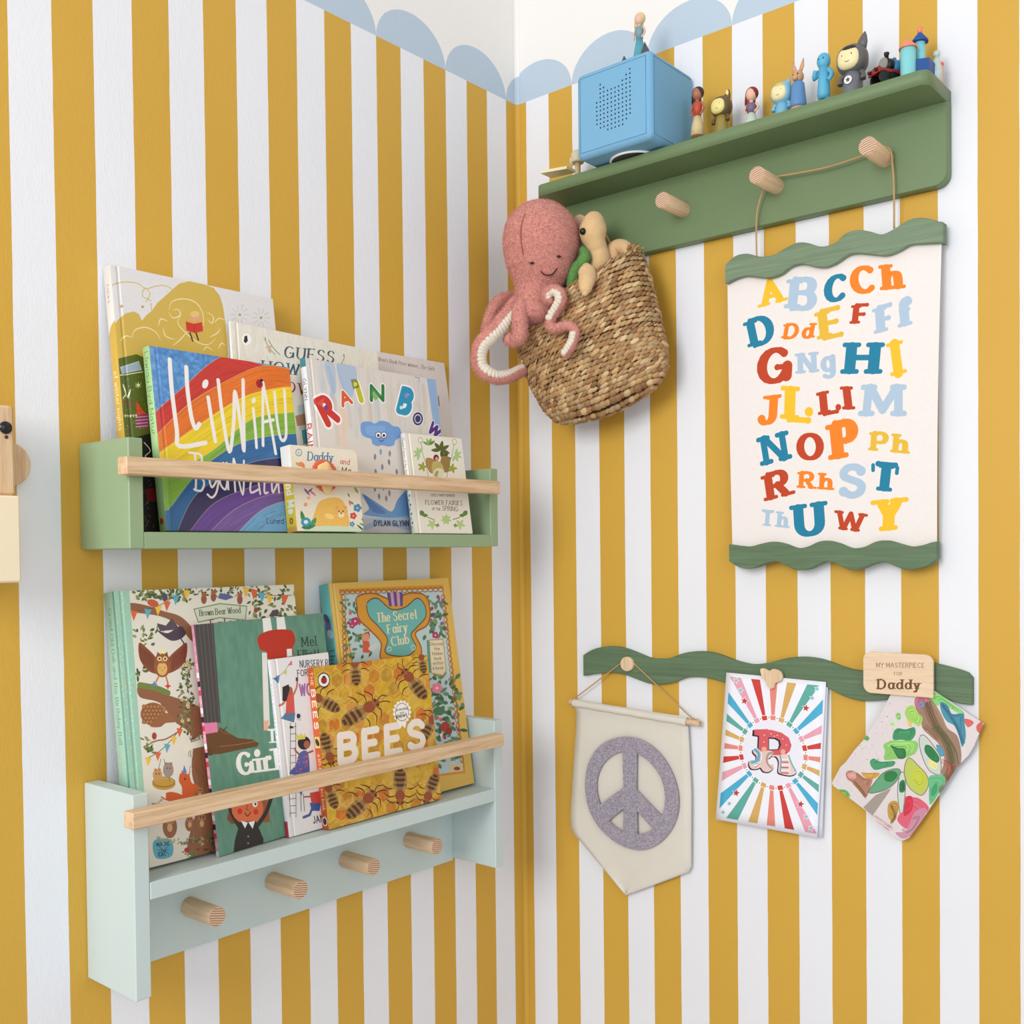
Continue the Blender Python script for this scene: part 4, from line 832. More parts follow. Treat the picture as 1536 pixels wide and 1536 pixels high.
# --- white nursery book (view C)
bk = Book('nursery_book', (0.5772, 0.0856, 0.1236, -0.0027, 0.0189, 0.0966, 0.2323), ZL, 0.0062, (230, 226, 224), (240, 238, 238), 'slim white book lettered Nursery Rhymes with girls climbing a ladder', GLo)
c = bk.c.view(*VC); nv = (60, 56, 66)
c.text('NURSERY RHYMES', (1102, 472), (1330, 462), 34, nv, .12, .09, gap=.26); c.text('FOR', (1090, 516), (1140, 512), 30, nv, .12); c.text('WOMEN', (1104, 612), (1240, 600), 54, (160, 110, 160), .18)
c.line([(960, 530), (1010, 505), (1060, 440)], 2, (110, 110, 120), smooth=True); c.poly([(968, 528), (1000, 508), (996, 552)], (84, 120, 170)); c.poly([(1012, 500), (1034, 474), (1036, 508)], (206, 196, 120)); c.poly([(1040, 462), (1060, 436), (1064, 460)], (214, 110, 130))
for x in (1054, 1080): c.line([(x, 750), (x - (4 if x == 1054 else 0) + 2, 1220)], 3, (90, 84, 90))
for k in range(13): c.line([(1054, 770 + k * 36), (1082, 767 + k * 36)], 2.5, (90, 84, 90))
c.poly([(1035, 600), (1070, 596), (1076, 700), (1030, 706)], (214, 84, 74)); c.line([(1068, 610), (1085, 570), (1088, 530)], 10, (200, 110, 90), smooth=True); c.line([(1036, 620), (1020, 650), (1000, 664)], 10, (200, 110, 90), smooth=True); c.poly([(1028, 700), (1078, 700), (1072, 748), (1008, 728)], (84, 120, 150)); c.ell(1046, 588, 20, 22, (170, 96, 70)); c.poly([(1014, 570), (1045, 556), (1050, 580), (1034, 640), (1014, 640)], (40, 32, 36)); c.poly([(1050, 765), (1062, 765), (1072, 776), (1050, 778)], (36, 32, 36)); c.poly([(1085, 700), (1108, 705), (1106, 740), (1086, 736)], (200, 200, 200)); c.ell(1094, 715, 9, 12, (40, 36, 40)); c.poly([(1080, 522), (1092, 520), (1092, 540), (1080, 540)], (70, 60, 70))
c.poly([(1100, 900), (1140, 896), (1150, 1000), (1130, 1010), (1050, 1004), (1080, 960)], (84, 96, 160), smooth=True); c.ell(1122, 850, 32, 34, (34, 28, 34)); c.ell(1136, 858, 16, 20, (170, 96, 70)); c.poly([(1085, 836), (1082, 800), (1098, 816), (1104, 798), (1116, 814), (1130, 800), (1128, 830)], (214, 206, 90)); c.line([(1096, 905), (1080, 890), (1076, 880)], 9, (170, 96, 70)); c.line([(1140, 900), (1165, 890)], 9, (170, 96, 70))
for _ in range(22): c.ell(rg.uniform(1075, 1142), rg.uniform(915, 995), 4, col=(206, 90, 110), n=7)
c.poly([(1150, 1100), (1200, 1090), (1210, 1150), (1160, 1160)], (206, 70, 60)); c.poly([(1150, 1150), (1205, 1150), (1200, 1190), (1160, 1190)], (60, 90, 150)); c.line([(1165, 1170), (1150, 1210), (1120, 1222)], 12, (60, 90, 150)); c.line([(1105, 1110), (1108, 1190)], 3, nv); c.line([(1118, 1105), (1124, 1190)], 3, nv); c.poly([(1095, 1096), (1115, 1092), (1110, 1114)], (80, 110, 160)); c.line([(1120, 1120), (1160, 1118)], 7, (170, 96, 70))
c.text('JANE', (1170, 1252), (1240, 1240), 34, nv, .13)
bk.spine_text('NURSERY RHYMES FOR WORKING WOMEN', .9, .3, (150, 150, 160), .42, weight=.14); bk.sp.poly([(0, 0), (bk.T, 0), (bk.T, bk.H * .09), (0, bk.H * .09)], (206, 50, 70)); bk.spine_text('MINI', .28, .2, (90, 90, 100), .34, weight=.14); bk.finish()

# --- BEES board book (view D)
bk = Book('bees_book', (0.5223, 0.0985, 0.1229, -0.0002, 0.0026, 0.2147, 0.2166), ZL, 0.0125, (198, 148, 36), (214, 98, 40), 'honeycomb patterned board book lettered BEES, leaning on the rail', GLo, 'board', .007)
c = bk.c.view(*VD); rg = random.Random(21)
hexl = (222, 186, 84)
for r_i in range(-1, 12):
    for q_i in range(-1, 12):
        x = 320 + q_i * 62 + (r_i % 2) * 31 + r_i * 6; y = 470 + r_i * 74 - q_i * 7; H6 = [(x + 33 * math.cos(math.radians(a)), y + 41 * math.sin(math.radians(a)) - 3 * math.cos(math.radians(a))) for a in range(30, 390, 60)]
        co = rg.choice([(206, 156, 40), (212, 168, 36), (198, 128, 34), (204, 112, 30), (190, 142, 44), (216, 176, 44)]); c.poly(H6, co, .85); c.line(H6, 4, hexl, .7, closed=True)
c.grain(.05, 12, 1, 5)
def bee(x, y, s_, ang, hd=1, wing=True):
    a = math.radians(ang); q = lambda u, v: (x + s_ * (u * math.cos(a) - v * math.sin(a)), y + s_ * (u * math.sin(a) + v * math.cos(a)))
    bd = (150, 110, 50); dk2 = (62, 34, 26); rd = (146, 70, 38)
    for u, v in ((30, 50), (-10, 56), (60, 40)): c.line([q(u, 16), q(u + 10, v), q(u - 12, v + 34)], 5 * s_ ** .5, dk2, smooth=True, taper=True); c.line([q(u, -16), q(u + 10, -v), q(u - 12, -v - 34)], 5 * s_ ** .5, dk2, smooth=True, taper=True)
    c.poly([q(*p) for p in ((20, -20), (20, 20), (-40, 34), (-85, 26), (-108, 0), (-85, -26), (-40, -34))], bd, smooth=True)
    for u, wd in ((-20, 33), (-46, 32), (-72, 25), (-94, 12)): c.poly([q(u - 7, -wd), q(u + 7, -wd), q(u + 9, 0), q(u + 7, wd), q(u - 7, wd), q(u - 5, 0)], dk2, .85)
    if wing: c.poly([q(*p) for p in ((25, -16), (-30, -60), (-110, -66), (-90, -36), (0, -14))], (216, 180, 100), .45, True); c.poly([q(*p) for p in ((25, 16), (-30, 60), (-110, 66), (-90, 36), (0, 14))], (216, 180, 100), .45, True)
    c.ell(*q(34, 0), 27 * s_, 25 * s_, rd, ang); c.ell(*q(66, 0), 16 * s_, 19 * s_, (160, 84, 44), ang); c.ell(*q(70, -12), 5 * s_, 8 * s_, dk2, ang); c.ell(*q(70, 12), 5 * s_, 8 * s_, dk2, ang)
    c.line([q(80, -6), q(104, -14), q(122, -2)], 4 * s_ ** .5, dk2, smooth=True); c.line([q(80, 6), q(104, 14), q(122, 30)], 4 * s_ ** .5, dk2, smooth=True)
bee(548, 690, 1.15, -32); bee(510, 480, .8, -95); bee(800, 545, 1.0, 232); bee(350, 640, .9, -150); bee(845, 440, .6, 260); bee(550, 1150, 1.05, -42); bee(735, 1080, 1.0, 90, wing=True); bee(885, 1090, .85, 110); bee(375, 890, .9, 75); bee(885, 760, .9, -60); bee(385, 1100, .8, 250)
c.text('BEES', (438, 944), (852, 868), 128, (238, 228, 214), .27, .25, gap=.14, up=(-.03, -1))
c.ell(745, 695, 39, 52, (244, 240, 230)); c.ring(745, 695, 33, 44, 3, (90, 80, 70))
for a in range(0, 360, 24): c.ell(745 + 40 * math.cos(math.radians(a)), 695 + 52 * math.sin(math.radians(a)), 7, 8, (244, 240, 230))
c.poly([(725, 740), (735, 778), (745, 762), (760, 778), (768, 742)], (244, 240, 230)); c.text('protecting', (717, 690), (772, 680), 11, (60, 50, 44), .15); c.text('our', (735, 704), (756, 700), 10, (60, 50, 44), .16); c.text('planet!', (716, 726), (775, 714), 17, (50, 40, 36), .18)
c.ell(353, 535, 31, 37, (240, 234, 222)); c.ring(353, 535, 29, 35, 4, (50, 34, 30)); c.ell(354, 536, 15, 18, (176, 34, 44)); c.ell(354, 520, 8, 6, (30, 20, 22)); [c.ell(x, y, 3, 3, (30, 20, 22)) for x, y in ((348, 533), (360, 533), (350, 544), (359, 544))]
bk.sp.poly([(0, 0), (bk.T, 0), (bk.T, bk.H), (0, bk.H)], (214, 98, 40)); bk.spine_text('BEES', .86, .62, (248, 236, 220), .62, weight=.24); bk.spine_text('THE', .97, .89, (248, 220, 190), .4, weight=.2); bk.spine_text('a lift-the-flap eco book', .46, .12, (250, 226, 200), .46, weight=.13)
bk.sp.poly([(bk.T * .08, bk.H * .5), (bk.T * .92, bk.H * .5), (bk.T * .92, bk.H * .57), (bk.T * .08, bk.H * .57)], (236, 206, 130)); bk.sp.ell(bk.T / 2, bk.H * .535, .0035, .0055, (70, 50, 30), 30); bk.sp.ell(bk.T / 2, bk.H * .05, .0055, .0065, (240, 234, 222)); bk.sp.ell(bk.T / 2, bk.H * .05, .0038, .0045, (100, 24, 34)); bk.finish()

# --- the secret fairy book (view D)
bk = Book('fairy_book', (0.452, 0.072, 0.1542, 0.0002, 0.0056, 0.2451, 0.3274), ZL, 0.0205, (222, 180, 84), (112, 204, 200), 'tall yellow framed book lettered The Secret Fairy Club, far right on lower ledge', GLo)
c = bk.c.view(*VD); rg = random.Random(5)
c.poly([(428, 78), (950, 58), (1062, 1000), (600, 1060)], (214, 140, 36)); c.poly([(440, 100), (946, 78), (1050, 990), (600, 1050)], (186, 206, 206))
def fol2(x0, y0, x1, y1, n, cols, sz): [c.leaf(rg.uniform(x0, x1), rg.uniform(y0, y1), rg.uniform(.7, 1.3) * sz, rg.uniform(.4, .6) * sz, rg.uniform(0, 360), rg.choice(cols)) for _ in range(n)]
G3 = ((74, 118, 80), (50, 96, 60), (120, 150, 90), (96, 130, 110))
fol2(450, 120, 580, 420, 60, G3, 30); fol2(860, 120, 960, 330, 46, G3, 34); fol2(890, 520, 1040, 960, 110, G3, 36)
for x in range(445, 945, 26): c.ring(x, 96 - (x - 445) * .03, 12, 10, 4, (150, 92, 40))
for y in range(120, 980, 28): c.ring(452 + (y - 100) * .02, y, 9, 12, 4, (150, 92, 40)); c.ring(948 + (y - 100) * .115, y, 9, 12, 4, (160, 100, 44))
for _ in range(26): x, y = rg.choice([(rg.uniform(455, 580), rg.uniform(110, 420)), (rg.uniform(900, 1030), rg.uniform(560, 960)), (rg.uniform(840, 950), rg.uniform(110, 300))]); c.ell(x, y, 8, 9, rg.choice([(176, 40, 96), (214, 90, 110), (244, 226, 180), (196, 60, 60), (150, 80, 150)]))
fr = [(520, 118), (600, 100), (690, 130), (780, 100), (860, 112), (885, 190), (870, 260), (812, 300), (840, 370), (830, 420), (740, 440), (640, 430), (640, 350), (590, 290), (530, 230), (520, 170)]
c.poly(fr, (216, 150, 44), smooth=True); c.line(fr, 7, (150, 90, 30), smooth=True, closed=True)
fi = [(570, 150), (620, 125), (690, 180), (760, 170), (820, 125), (858, 160), (862, 220), (820, 270), (790, 310), (815, 370), (780, 410), (720, 415), (660, 395), (672, 330), (625, 265), (580, 215)]
c.poly(fi, (104, 178, 172), smooth=True); c.line(fi, 5, (90, 70, 40), smooth=True, closed=True)
for k in range(5): c.poly([(680 + k * 14, 165), (672 + k * 14 + (k - 2) * 2, 85 + abs(k - 2) * 4), (690 + k * 15, 100), (700 + k * 12, 165)], [(90, 70, 130), (206, 150, 170)][k % 2])
cr_ = (244, 222, 170)
c.text('The Secret', (622, 246), (820, 226), 46, cr_, .16, .06, .05, gap=.16); c.text('Fairy', (676, 302), (770, 290), 44, cr_, .16, .06, .05); c.text('Club', (696, 364), (780, 350), 44, cr_, .16, .06, .05); c.ring(682, 380, 9, 10, 3, cr_); c.ring(802, 372, 11, 12, 3, cr_)
c.poly([(880, 335), (950, 330), (966, 490), (950, 512), (892, 500)], (226, 214, 180)); c.line([(880, 335), (950, 330), (966, 490), (950, 512), (892, 500)], 5, (200, 150, 70), closed=True); c.poly([(868, 336), (880, 335), (890, 500), (876, 496)], (70, 150, 140))
for k, wd in enumerate(('Discover', 'the', 'hidden', 'book', 'within', 'a book!')): c.text(wd, (918 + k * 2 - len(wd) * 4.2, 362 + k * 24), (918 + k * 2 + len(wd) * 4.2, 360 + k * 24), 15, (130, 100, 60), .14)
for x, y, r in ((920, 575, 26), (912, 310, 16), (510, 240, 20), (495, 262, 14)):
    for k in range(5): c.ell(x + r * .6 * math.cos(k * 1.257), y + r * .6 * math.sin(k * 1.257), r * .5, r * .5, (226, 130, 160) if r > 20 else (176, 50, 110))
    c.ell(x, y, r * .25, r * .25, (250, 226, 140))
c.ell(562, 320, 20, 22, (220, 150, 110)); c.poly([(545, 310), (580, 290), (586, 330), (575, 300)], (180, 60, 40)); c.poly([(548, 338), (580, 340), (590, 400), (548, 396)], (206, 90, 60)); c.ell(600, 370, 26, 14, (206, 214, 206), -30); c.ell(960, 770, 22, 26, (176, 50, 44)); c.ell(980, 790, 16, 18, (150, 40, 40)); c.ell(930, 690, 30, 22, (70, 120, 80)); c.poly([(975, 960), (1050, 950), (1052, 990), (980, 1000)], (214, 196, 150)); c.ell(1020, 978, 16, 9, (140, 60, 60))
c.line([(375, 48), (440, 600)], 4, (190, 146, 60), .8); c.line([(388, 48), (455, 640)], 4, (240, 206, 120), .8)
bk.spine_text('The Secret Fairy Club', .72, .2, (60, 120, 130), .5, weight=.15, thin=.07, serif=.05); bk.sp.ell(bk.T * .5, bk.H * .82, .006, .01, (110, 110, 190)); bk.sp.ell(bk.T * .4, bk.H * .85, .005, .008, (70, 70, 110), 40); bk.sp.ell(bk.T * .6, bk.H * .78, .005, .007, (210, 226, 236), 30)
bk.finish()
# ---------------------------------------------------------------- flat things on the right wall
def rmp(o):   # measuring on a plane parallel to the right wall, o = lower left corner
    def f(x, y): q = RP(x, y, -o[1]); return np.array([q[0] - o[0], q[2] - o[2]])
    return f
def rcanvas(x0, z0, W, H, d, bgc, res, name, ctr):
    c = Canvas(W, H, bgc, rmp((x0, -d, z0)), res, name); c.cpx = ctr; return c
CORD = plain((196, 156, 104), .8, .3, .6, 900, name='cord')
def wave(X0, X1, top, bot, n=60):
    xs = np.linspace(X0, X1, n); a = np.array(top); b_ = np.array(bot)
    ft = spline([(p[0], p[1]) for p in a], 10); fb = spline([(p[0], p[1]) for p in b_], 10)
    zt = np.interp(xs, ft[:, 0], ft[:, 1]); zb = np.interp(xs, fb[:, 0], fb[:, 1])
    return [(x, z) for x, z in zip(xs, zb)] + [(x, z) for x, z in zip(xs[::-1], zt[::-1])]
def strip_prism(b, poly, d0, d1, n, bev=.0008):
    """a wavy board: poly holds n lower then n upper points"""
    lo = poly[:n]; hi = poly[n:][::-1]; rows = []
    for (dd, k) in ((d0, 0), (d1 - bev, 0), (d1, bev)):
        rows.append([(p[0], -dd, p[1] + k) for p in lo]); rows.append([(p[0], -dd, p[1] - k) for p in hi])
    vs = [q for r in rows for q in r]; I = lambda r, i: r * n + i; fs = []
    for i in range(n - 1):
        fs += [(I(4, i), I(4, i + 1), I(5, i + 1), I(5, i)), (I(0, i + 1), I(0, i), I(1, i), I(1, i + 1))]
        for a in (0, 2): fs += [(I(a, i), I(a, i + 1), I(a + 2, i + 1), I(a + 2, i)), (I(a + 1, i + 1), I(a + 1, i), I(a + 3, i), I(a + 3, i + 1))]
    for i, fl in ((0, 1), (n - 1, 0)):
        for a in (0, 2): f = (I(a, i), I(a + 2, i), I(a + 3, i), I(a + 1, i)); fs.append(f if not fl else f[::-1])
    return b.add(vs, fs)
GW = NT('stained_green_wood'); _v = GW.mapv((10, 60, 240)); _f = GW.noise(_v, 1, 4, .6, .5)
GW.l(GW.ramp(_f, [(.32, (104, 124, 96)), (.6, (120, 140, 110)), (.75, (130, 150, 120))]), GW.b.inputs['Base Color']); GW.b.inputs['Roughness'].default_value = .6; GW.bump(_f, .2, .0005); GWOOD = GW.m
GW2 = NT('dark_green_wood'); _v = GW2.mapv((10, 60, 240)); _f = GW2.noise(_v, 1, 4, .6, .5)
GW2.l(GW2.ramp(_f, [(.32, (84, 106, 76)), (.6, (96, 120, 88)), (.75, (104, 128, 96))]), GW2.b.inputs['Base Color']); GW2.b.inputs['Roughness'].default_value = .6; GW2.bump(_f, .2, .0005); GWOOD2 = GW2.m

# --- alphabet banner
t = thing('alphabet_banner', 'alphabet print on cream paper between two wavy green wooden bars, hung from pegs', 'wall hanging', (.57, 0, 1.2))
C5 = lambda x, y: (1070 + x / 4.151, 310 + y / 4.151)
C6 = lambda x, y: (1070 + x / 4.151, 560 + y / 4.151)
def wl(pts, f, d): return [tuple(RP(*f(*p), d)[[0, 2]]) for p in pts]
top = wl([(70, 368), (130, 310), (205, 292), (290, 310), (370, 302), (440, 262), (520, 224), (590, 226), (670, 248), (750, 228), (820, 168), (900, 144), (980, 155), (1050, 172), (1130, 135), (1210, 85), (1290, 68), (1370, 80), (1415, 96)], C5, .026)
bot = wl([(78, 478), (130, 450), (200, 430), (280, 438), (350, 442), (420, 418), (480, 372), (550, 355), (620, 370), (690, 376), (760, 350), (830, 302), (890, 288), (980, 295), (1070, 302), (1150, 275), (1220, 235), (1300, 228), (1425, 222)], C5, .026)
P_ = wave(.4215, .7355, top, bot, 70); b = MB(); strip_prism(b, P_, .0165, .026, 70); b.build('top_bar', GWOOD, t)
top2 = wl([(98, 1065), (220, 1078), (300, 1060), (370, 1048), (440, 1060), (520, 1088), (590, 1078), (650, 1050), (710, 1042), (780, 1058), (860, 1088), (940, 1080), (1010, 1048), (1080, 1040), (1150, 1058), (1230, 1078), (1300, 1070), (1360, 1052), (1392, 1046)], C6, .026)
bot2 = wl([(100, 1172), (160, 1208), (220, 1217), (280, 1200), (340, 1178), (400, 1172), (460, 1200), (520, 1226), (590, 1220), (650, 1190), (710, 1172), (770, 1188), (840, 1220), (890, 1226), (950, 1205), (1010, 1182), (1070, 1176), (1130, 1200), (1200, 1224), (1280, 1215), (1340, 1195), (1395, 1150)], C6, .026)
P_ = wave(.425, .7262, top2, bot2, 70); b = MB(); strip_prism(b, P_, .0165, .026, 70); b.build('bottom_bar', GWOOD2, t)
# paper
X0, Z0, PW, PH, PD = .412, 1.205, .328, .435, .0155
c = rcanvas(X0, Z0, PW, PH, PD, (236, 228, 222), 3000, 'alphabet_print', C5(750, 900)); c.grain(.012, 3, 1, 9)
TEAL, LTB, YEL, ORA, RUS, GLD = (16, 124, 156), (172, 194, 212), (242, 190, 34), (240, 128, 22), (190, 62, 22), (228, 182, 52)
c.view(1070, 310, 4.151); c.setclip(None)
def AL(tx, p0, p1, h, col, up=None, sl=0, w=.36, th=.17): c.text(tx, p0, p1, h, col, w, th, .05, sl, .2, up, blob=.1)
AL('A', (318, 622), (428, 592), 138, YEL, (-.16, -1)); AL('B', (492, 634), (612, 634), 182, LTB, (.1, -1)); AL('C', (712, 592), (815, 572), 148, TEAL, (.05, -1)); AL('Ch', (885, 536), (1158, 512), 150, ORA)
AL('D', (262, 866), (370, 832), 158, TEAL, (-.22, -1)); AL('Dd', (448, 820), (610, 816), 88, ORA, (.18, -1), w=.33); AL('E', (698, 820), (800, 796), 168, GLD, (-.12, -1)); AL('F', (884, 730), (950, 728), 116, RUS, (.1, -1), w=.34)
AL('Ff', (1050, 785), (1225, 740), 156, LTB, (-.08, -1)); AL('G', (300, 1096), (462, 1080), 196, RUS, (.06, -1)); AL('Ng', (548, 1040), (750, 1022), 126, LTB, (-.04, -1), w=.3); AL('H', (852, 1042), (1000, 1042), 194, TEAL, (.09, -1))
c.text('I', (1160, 1040), (1161, 1040), 186, YEL, .3, .13, 0, up=(-.14, -1), blob=.1, fit=False); c.line([(1120, 1046), (1202, 1026)], 22, YEL); c.line([(1092, 866), (1176, 846)], 22, YEL)
AL('J', (300, 1352), (372, 1340), 166, ORA, (.06, -1)); c.line([(322, 1190), (390, 1182)], 20, ORA); AL('L', (478, 1325), (595, 1332), 206, YEL, (.03, -1)); c.ell(600, 1278, 26, 30, YEL); AL('L', (698, 1292), (775, 1276), 140, RUS, (-.1, -1)); c.ell(784, 1250, 18, 20, RUS); AL('l', (850, 1264), (851, 1264), 138, RUS, (-.12, -1)); AL('M', (958, 1306), (1160, 1306), 196, LTB, (.05, -1), w=.26, th=.2)
c.view(1070, 560, 4.151)
AL('N', (338, 570), (455, 540), 178, TEAL, (-.16, -1), w=.24, th=.2); AL('O', (545, 530), (668, 530), 146, RUS); AL('P', (785, 532), (885, 515), 218, ORA, (-.1, -1)); AL('Ph', (1000, 482), (1198, 500), 112, GLD, (.08, -1), w=.33)
AL('R', (362, 788), (470, 760), 158, RUS, (-.14, -1)); AL('Rh', (548, 714), (728, 726), 98, ORA, (.06, -1), w=.33); c.text('S', (808, 762), (930, 756), 176, LTB, .3, .24, up=(0, -1), blob=.17); AL('T', (1012, 728), (1120, 738), 166, TEAL, (.12, -1)); c.line([(1000, 572), (1000, 604)], 22, TEAL); c.line([(1152, 590), (1148, 622)], 22, TEAL)
AL('Th', (304, 948), (450, 962), 94, LTB, (.08, -1), w=.32); AL('U', (540, 1008), (668, 990), 190, TEAL, (-.06, -1)); AL('W', (770, 970), (920, 988), 116, RUS, (.14, -1), w=.27, th=.18); AL('Y', (1030, 984), (1150, 972), 196, YEL, (.06, -1))
pm = printed(c.image(), .75, 'alphabet_paper', .3)
b = MB(); NU, NV = 14, 24; vs = []; uv = []
for j in range(NV + 1):
    q = j / NV; z = 1.2125 + (1.628 - 1.2125) * q; xl = .4250 + (.4195 - .4250) * q; xr = .7240 + (.7315 - .7240) * q
    for i in range(NU + 1):
        p = i / NU; x = xl + (xr - xl) * p; bulge = .006 * math.sin(PI * q) * (.3 + .7 * p ** 2); vs.append((x, -(PD + bulge), z)); uv.append(((x - X0) / PW, (z - Z0) / PH))
fs = [(j * (NU + 1) + i, j * (NU + 1) + i + 1, (j + 1) * (NU + 1) + i + 1, (j + 1) * (NU + 1) + i) for j in range(NV) for i in range(NU)]
b.add(vs, fs, smooth=True, uvs=uv); b.build('paper', pm, t)
b = MB(); P_ = wave(.4215, .7355, top, bot, 40); strip_prism(b, P_, .009, .0148, 40); b.build('backing_bar', GWOOD, t)
P_ = wave(.425, .7262, top2, bot2, 40); b = MB(); strip_prism(b, P_, .009, .0148, 40); b.build('backing_bar', GWOOD, t)
# cord over two pegs
b = MB(); zt = 1.7378 + .0128; dd = .030
cp = [(.4712, -.022, 1.632), (.4745, -.028, 1.70), (.487, -dd, 1.735)]
cp += [(.5015 + .0128 * math.cos(a), -dd, 1.7378 + .0128 * math.sin(a)) for a in np.radians([200, 160, 120, 80, 50])]
cp += [(.58, -dd, 1.7425), (.644, -dd, 1.7465)] + [(.6585 + .0128 * math.cos(a), -dd, 1.7378 + .0128 * math.sin(a)) for a in np.radians([140, 100, 60, 20, -5])] + [(.6735, -.028, 1.70), (.6715, -.022, 1.642)]
b.tube(spline(cp, 5), .0013, 7); b.build('cord', CORD, t)

# --- wavy magnetic rail
t = thing('magnetic_rail', 'long wavy green magnetic picture rail below the alphabet print', 'rail', (.45, 0, 1.03))
C7 = lambda x, y: (840 + x / 3.747, 950 + y / 3.747)
C8 = lambda x, y: (1060 + x / 3.491, 950 + y / 3.491)
top = wl([(130, 122), (180, 92), (240, 76), (300, 74), (360, 84), (430, 110), (500, 138), (560, 144), (620, 138), (690, 112), (760, 102), (830, 104), (900, 122), (980, 152), (1060, 172)], C7, .009) + wl([(270, 162), (340, 150), (410, 132), (480, 124), (550, 127), (620, 142), (700, 172), (770, 192), (840, 196), (920, 186), (1000, 160), (1080, 148), (1150, 150), (1200, 160), (1290, 182), (1370, 210), (1392, 240)], C8, .009)
bot = wl([(133, 240), (200, 228), (290, 222), (360, 232), (430, 258), (500, 282), (570, 287), (640, 275), (710, 250), (780, 246), (860, 258), (935, 282)], C7, .009) + wl([(100, 262), (200, 292), (300, 296), (380, 262), (440, 248), (500, 248), (570, 258), (640, 290), (720, 330), (800, 352), (870, 355), (950, 345), (1020, 318), (1100, 302), (1180, 308), (1250, 340), (1320, 366), (1392, 376)], C8, .009)
P_ = wave(.1405, .7655, top, bot, 110); b = MB(); strip_prism(b, P_, .0005, .009, 110, .0012); b.build('board', GWOOD2, t)
WOODL = wood(((206, 172, 132), (234, 206, 170)), 2, .55, 1.1, 'pale_birch')
# round magnet
q = RP(*C7(380, 172), .012)
b = MB(); b.cyl((q[0], -.0095, q[2]), (q[0], -.0165, q[2]), .0118, 28, .0012); tag(b.build('magnet', WOODL), 'round pale wooden magnet holding the pennant cord', 'magnet', None)
# --- pennant
pd = .013
t = thing('pennant', 'cream cloth pennant with a grey felt peace sign hanging from a wooden dowel', 'pennant', tuple(RP(945, 1060, 0) * [1, 0, 1]))
A = RP(*C7(58, 385), pd); B_ = RP(*C7(788, 508), pd); b = MB(); b.cyl(A, B_, .0047, 14, .0006); b.build('dowel', ASH, t)
kn = RP(*C7(380, 172), .0105); b = MB()
a1 = RP(*C7(82, 366), pd); a2 = RP(*C7(748, 484), pd)
arc = [(kn[0] + .009 * math.cos(a), -.0098, kn[2] + .009 * math.sin(a)) for a in np.radians([150, 120, 90, 60, 30])]
b.tube(spline([a1, (a1 + np.array(arc[0])) / 2] + arc + [(a2 + np.array(arc[-1])) / 2, a2], 5), .0011, 7)
for q in (a1, a2): b.ell(q, .0028, None, 8, 6)
b.tube([a1 + [-.0015, -.002, 0], a1 + [-.004, -.004, -.013], a1 + [-.001, -.003, -.016]], .0008, 6)
b.tube([a2, a2 + [.012, -.002, .002]], .0007, 5); b.build('cord', CORD, t)
cl_m = NT('calico'); _n = cl_m.noise(cl_m.mapv((900, 900, 160)), 1, 2); _n2 = cl_m.noise(cl_m.mapv((160, 900, 900)), 1, 2); _s = cl_m.math('ADD', _n, _n2)
cl_m.l(cl_m.mix(cl_m.noise(cl_m.mapv(), 14, 3), lin((214, 206, 190)), lin((226, 220, 206))), cl_m.b.inputs['Base Color']); cl_m.b.inputs['Roughness'].default_value = .9; cl_m.bump(_s, .5, .0005); CAL = cl_m.m
edge = [(78, 372), (712, 470), (733, 900), (731, 1340), (365, 1477), (60, 1110), (55, 1020), (68, 800), (88, 480)]
EP = [RP(*C7(*p), pd)[[0, 2]] for p in edge]
b = MB(); xs_l = [(EP[0][1], EP[0][0]), (EP[8][1], EP[8][0]), (EP[7][1], EP[7][0]), (EP[6][1], EP[6][0]), (EP[5][1], EP[5][0]), (EP[4][1], EP[4][0])]; xs_r = [(EP[1][1], EP[1][0]), (EP[2][1], EP[2][0]), (EP[3][1], EP[3][0]), (EP[4][1], EP[4][0])]
def fx(tab, v):   # v 0..1 down a side
    z = [p[0] for p in tab][::-1]; x = [p[1] for p in tab][::-1]; zz = tab[0][0] + (tab[-1][0] - tab[0][0]) * v; return np.interp(zz, z, x), zz
NU, NV = 16, 30; vs = []
for j in range(NV + 1):
    v = j / NV * .9999; xl, zl = fx(xs_l, v); xr, zr = fx(xs_r, v)
    for i in range(NU + 1):
        p = i / NU; d = pd - .003 + .0018 * math.sin(p * 7 + v * 3) * v + (.0048 * max(0, 1 - abs(v - .012) / .05) if v < .07 else 0); vs.append((xl + (xr - xl) * p, -d, zl + (zr - zl) * p))
fs = [(j * (NU + 1) + i, (j + 1) * (NU + 1) + i, (j + 1) * (NU + 1) + i + 1, j * (NU + 1) + i + 1) for j in range(NV) for i in range(NU)]
b.add(vs, fs, smooth=True); cl_o = b.build('cloth', CAL, t); md = cl_o.modifiers.new('s', 'SOLIDIFY'); md.thickness = .0009
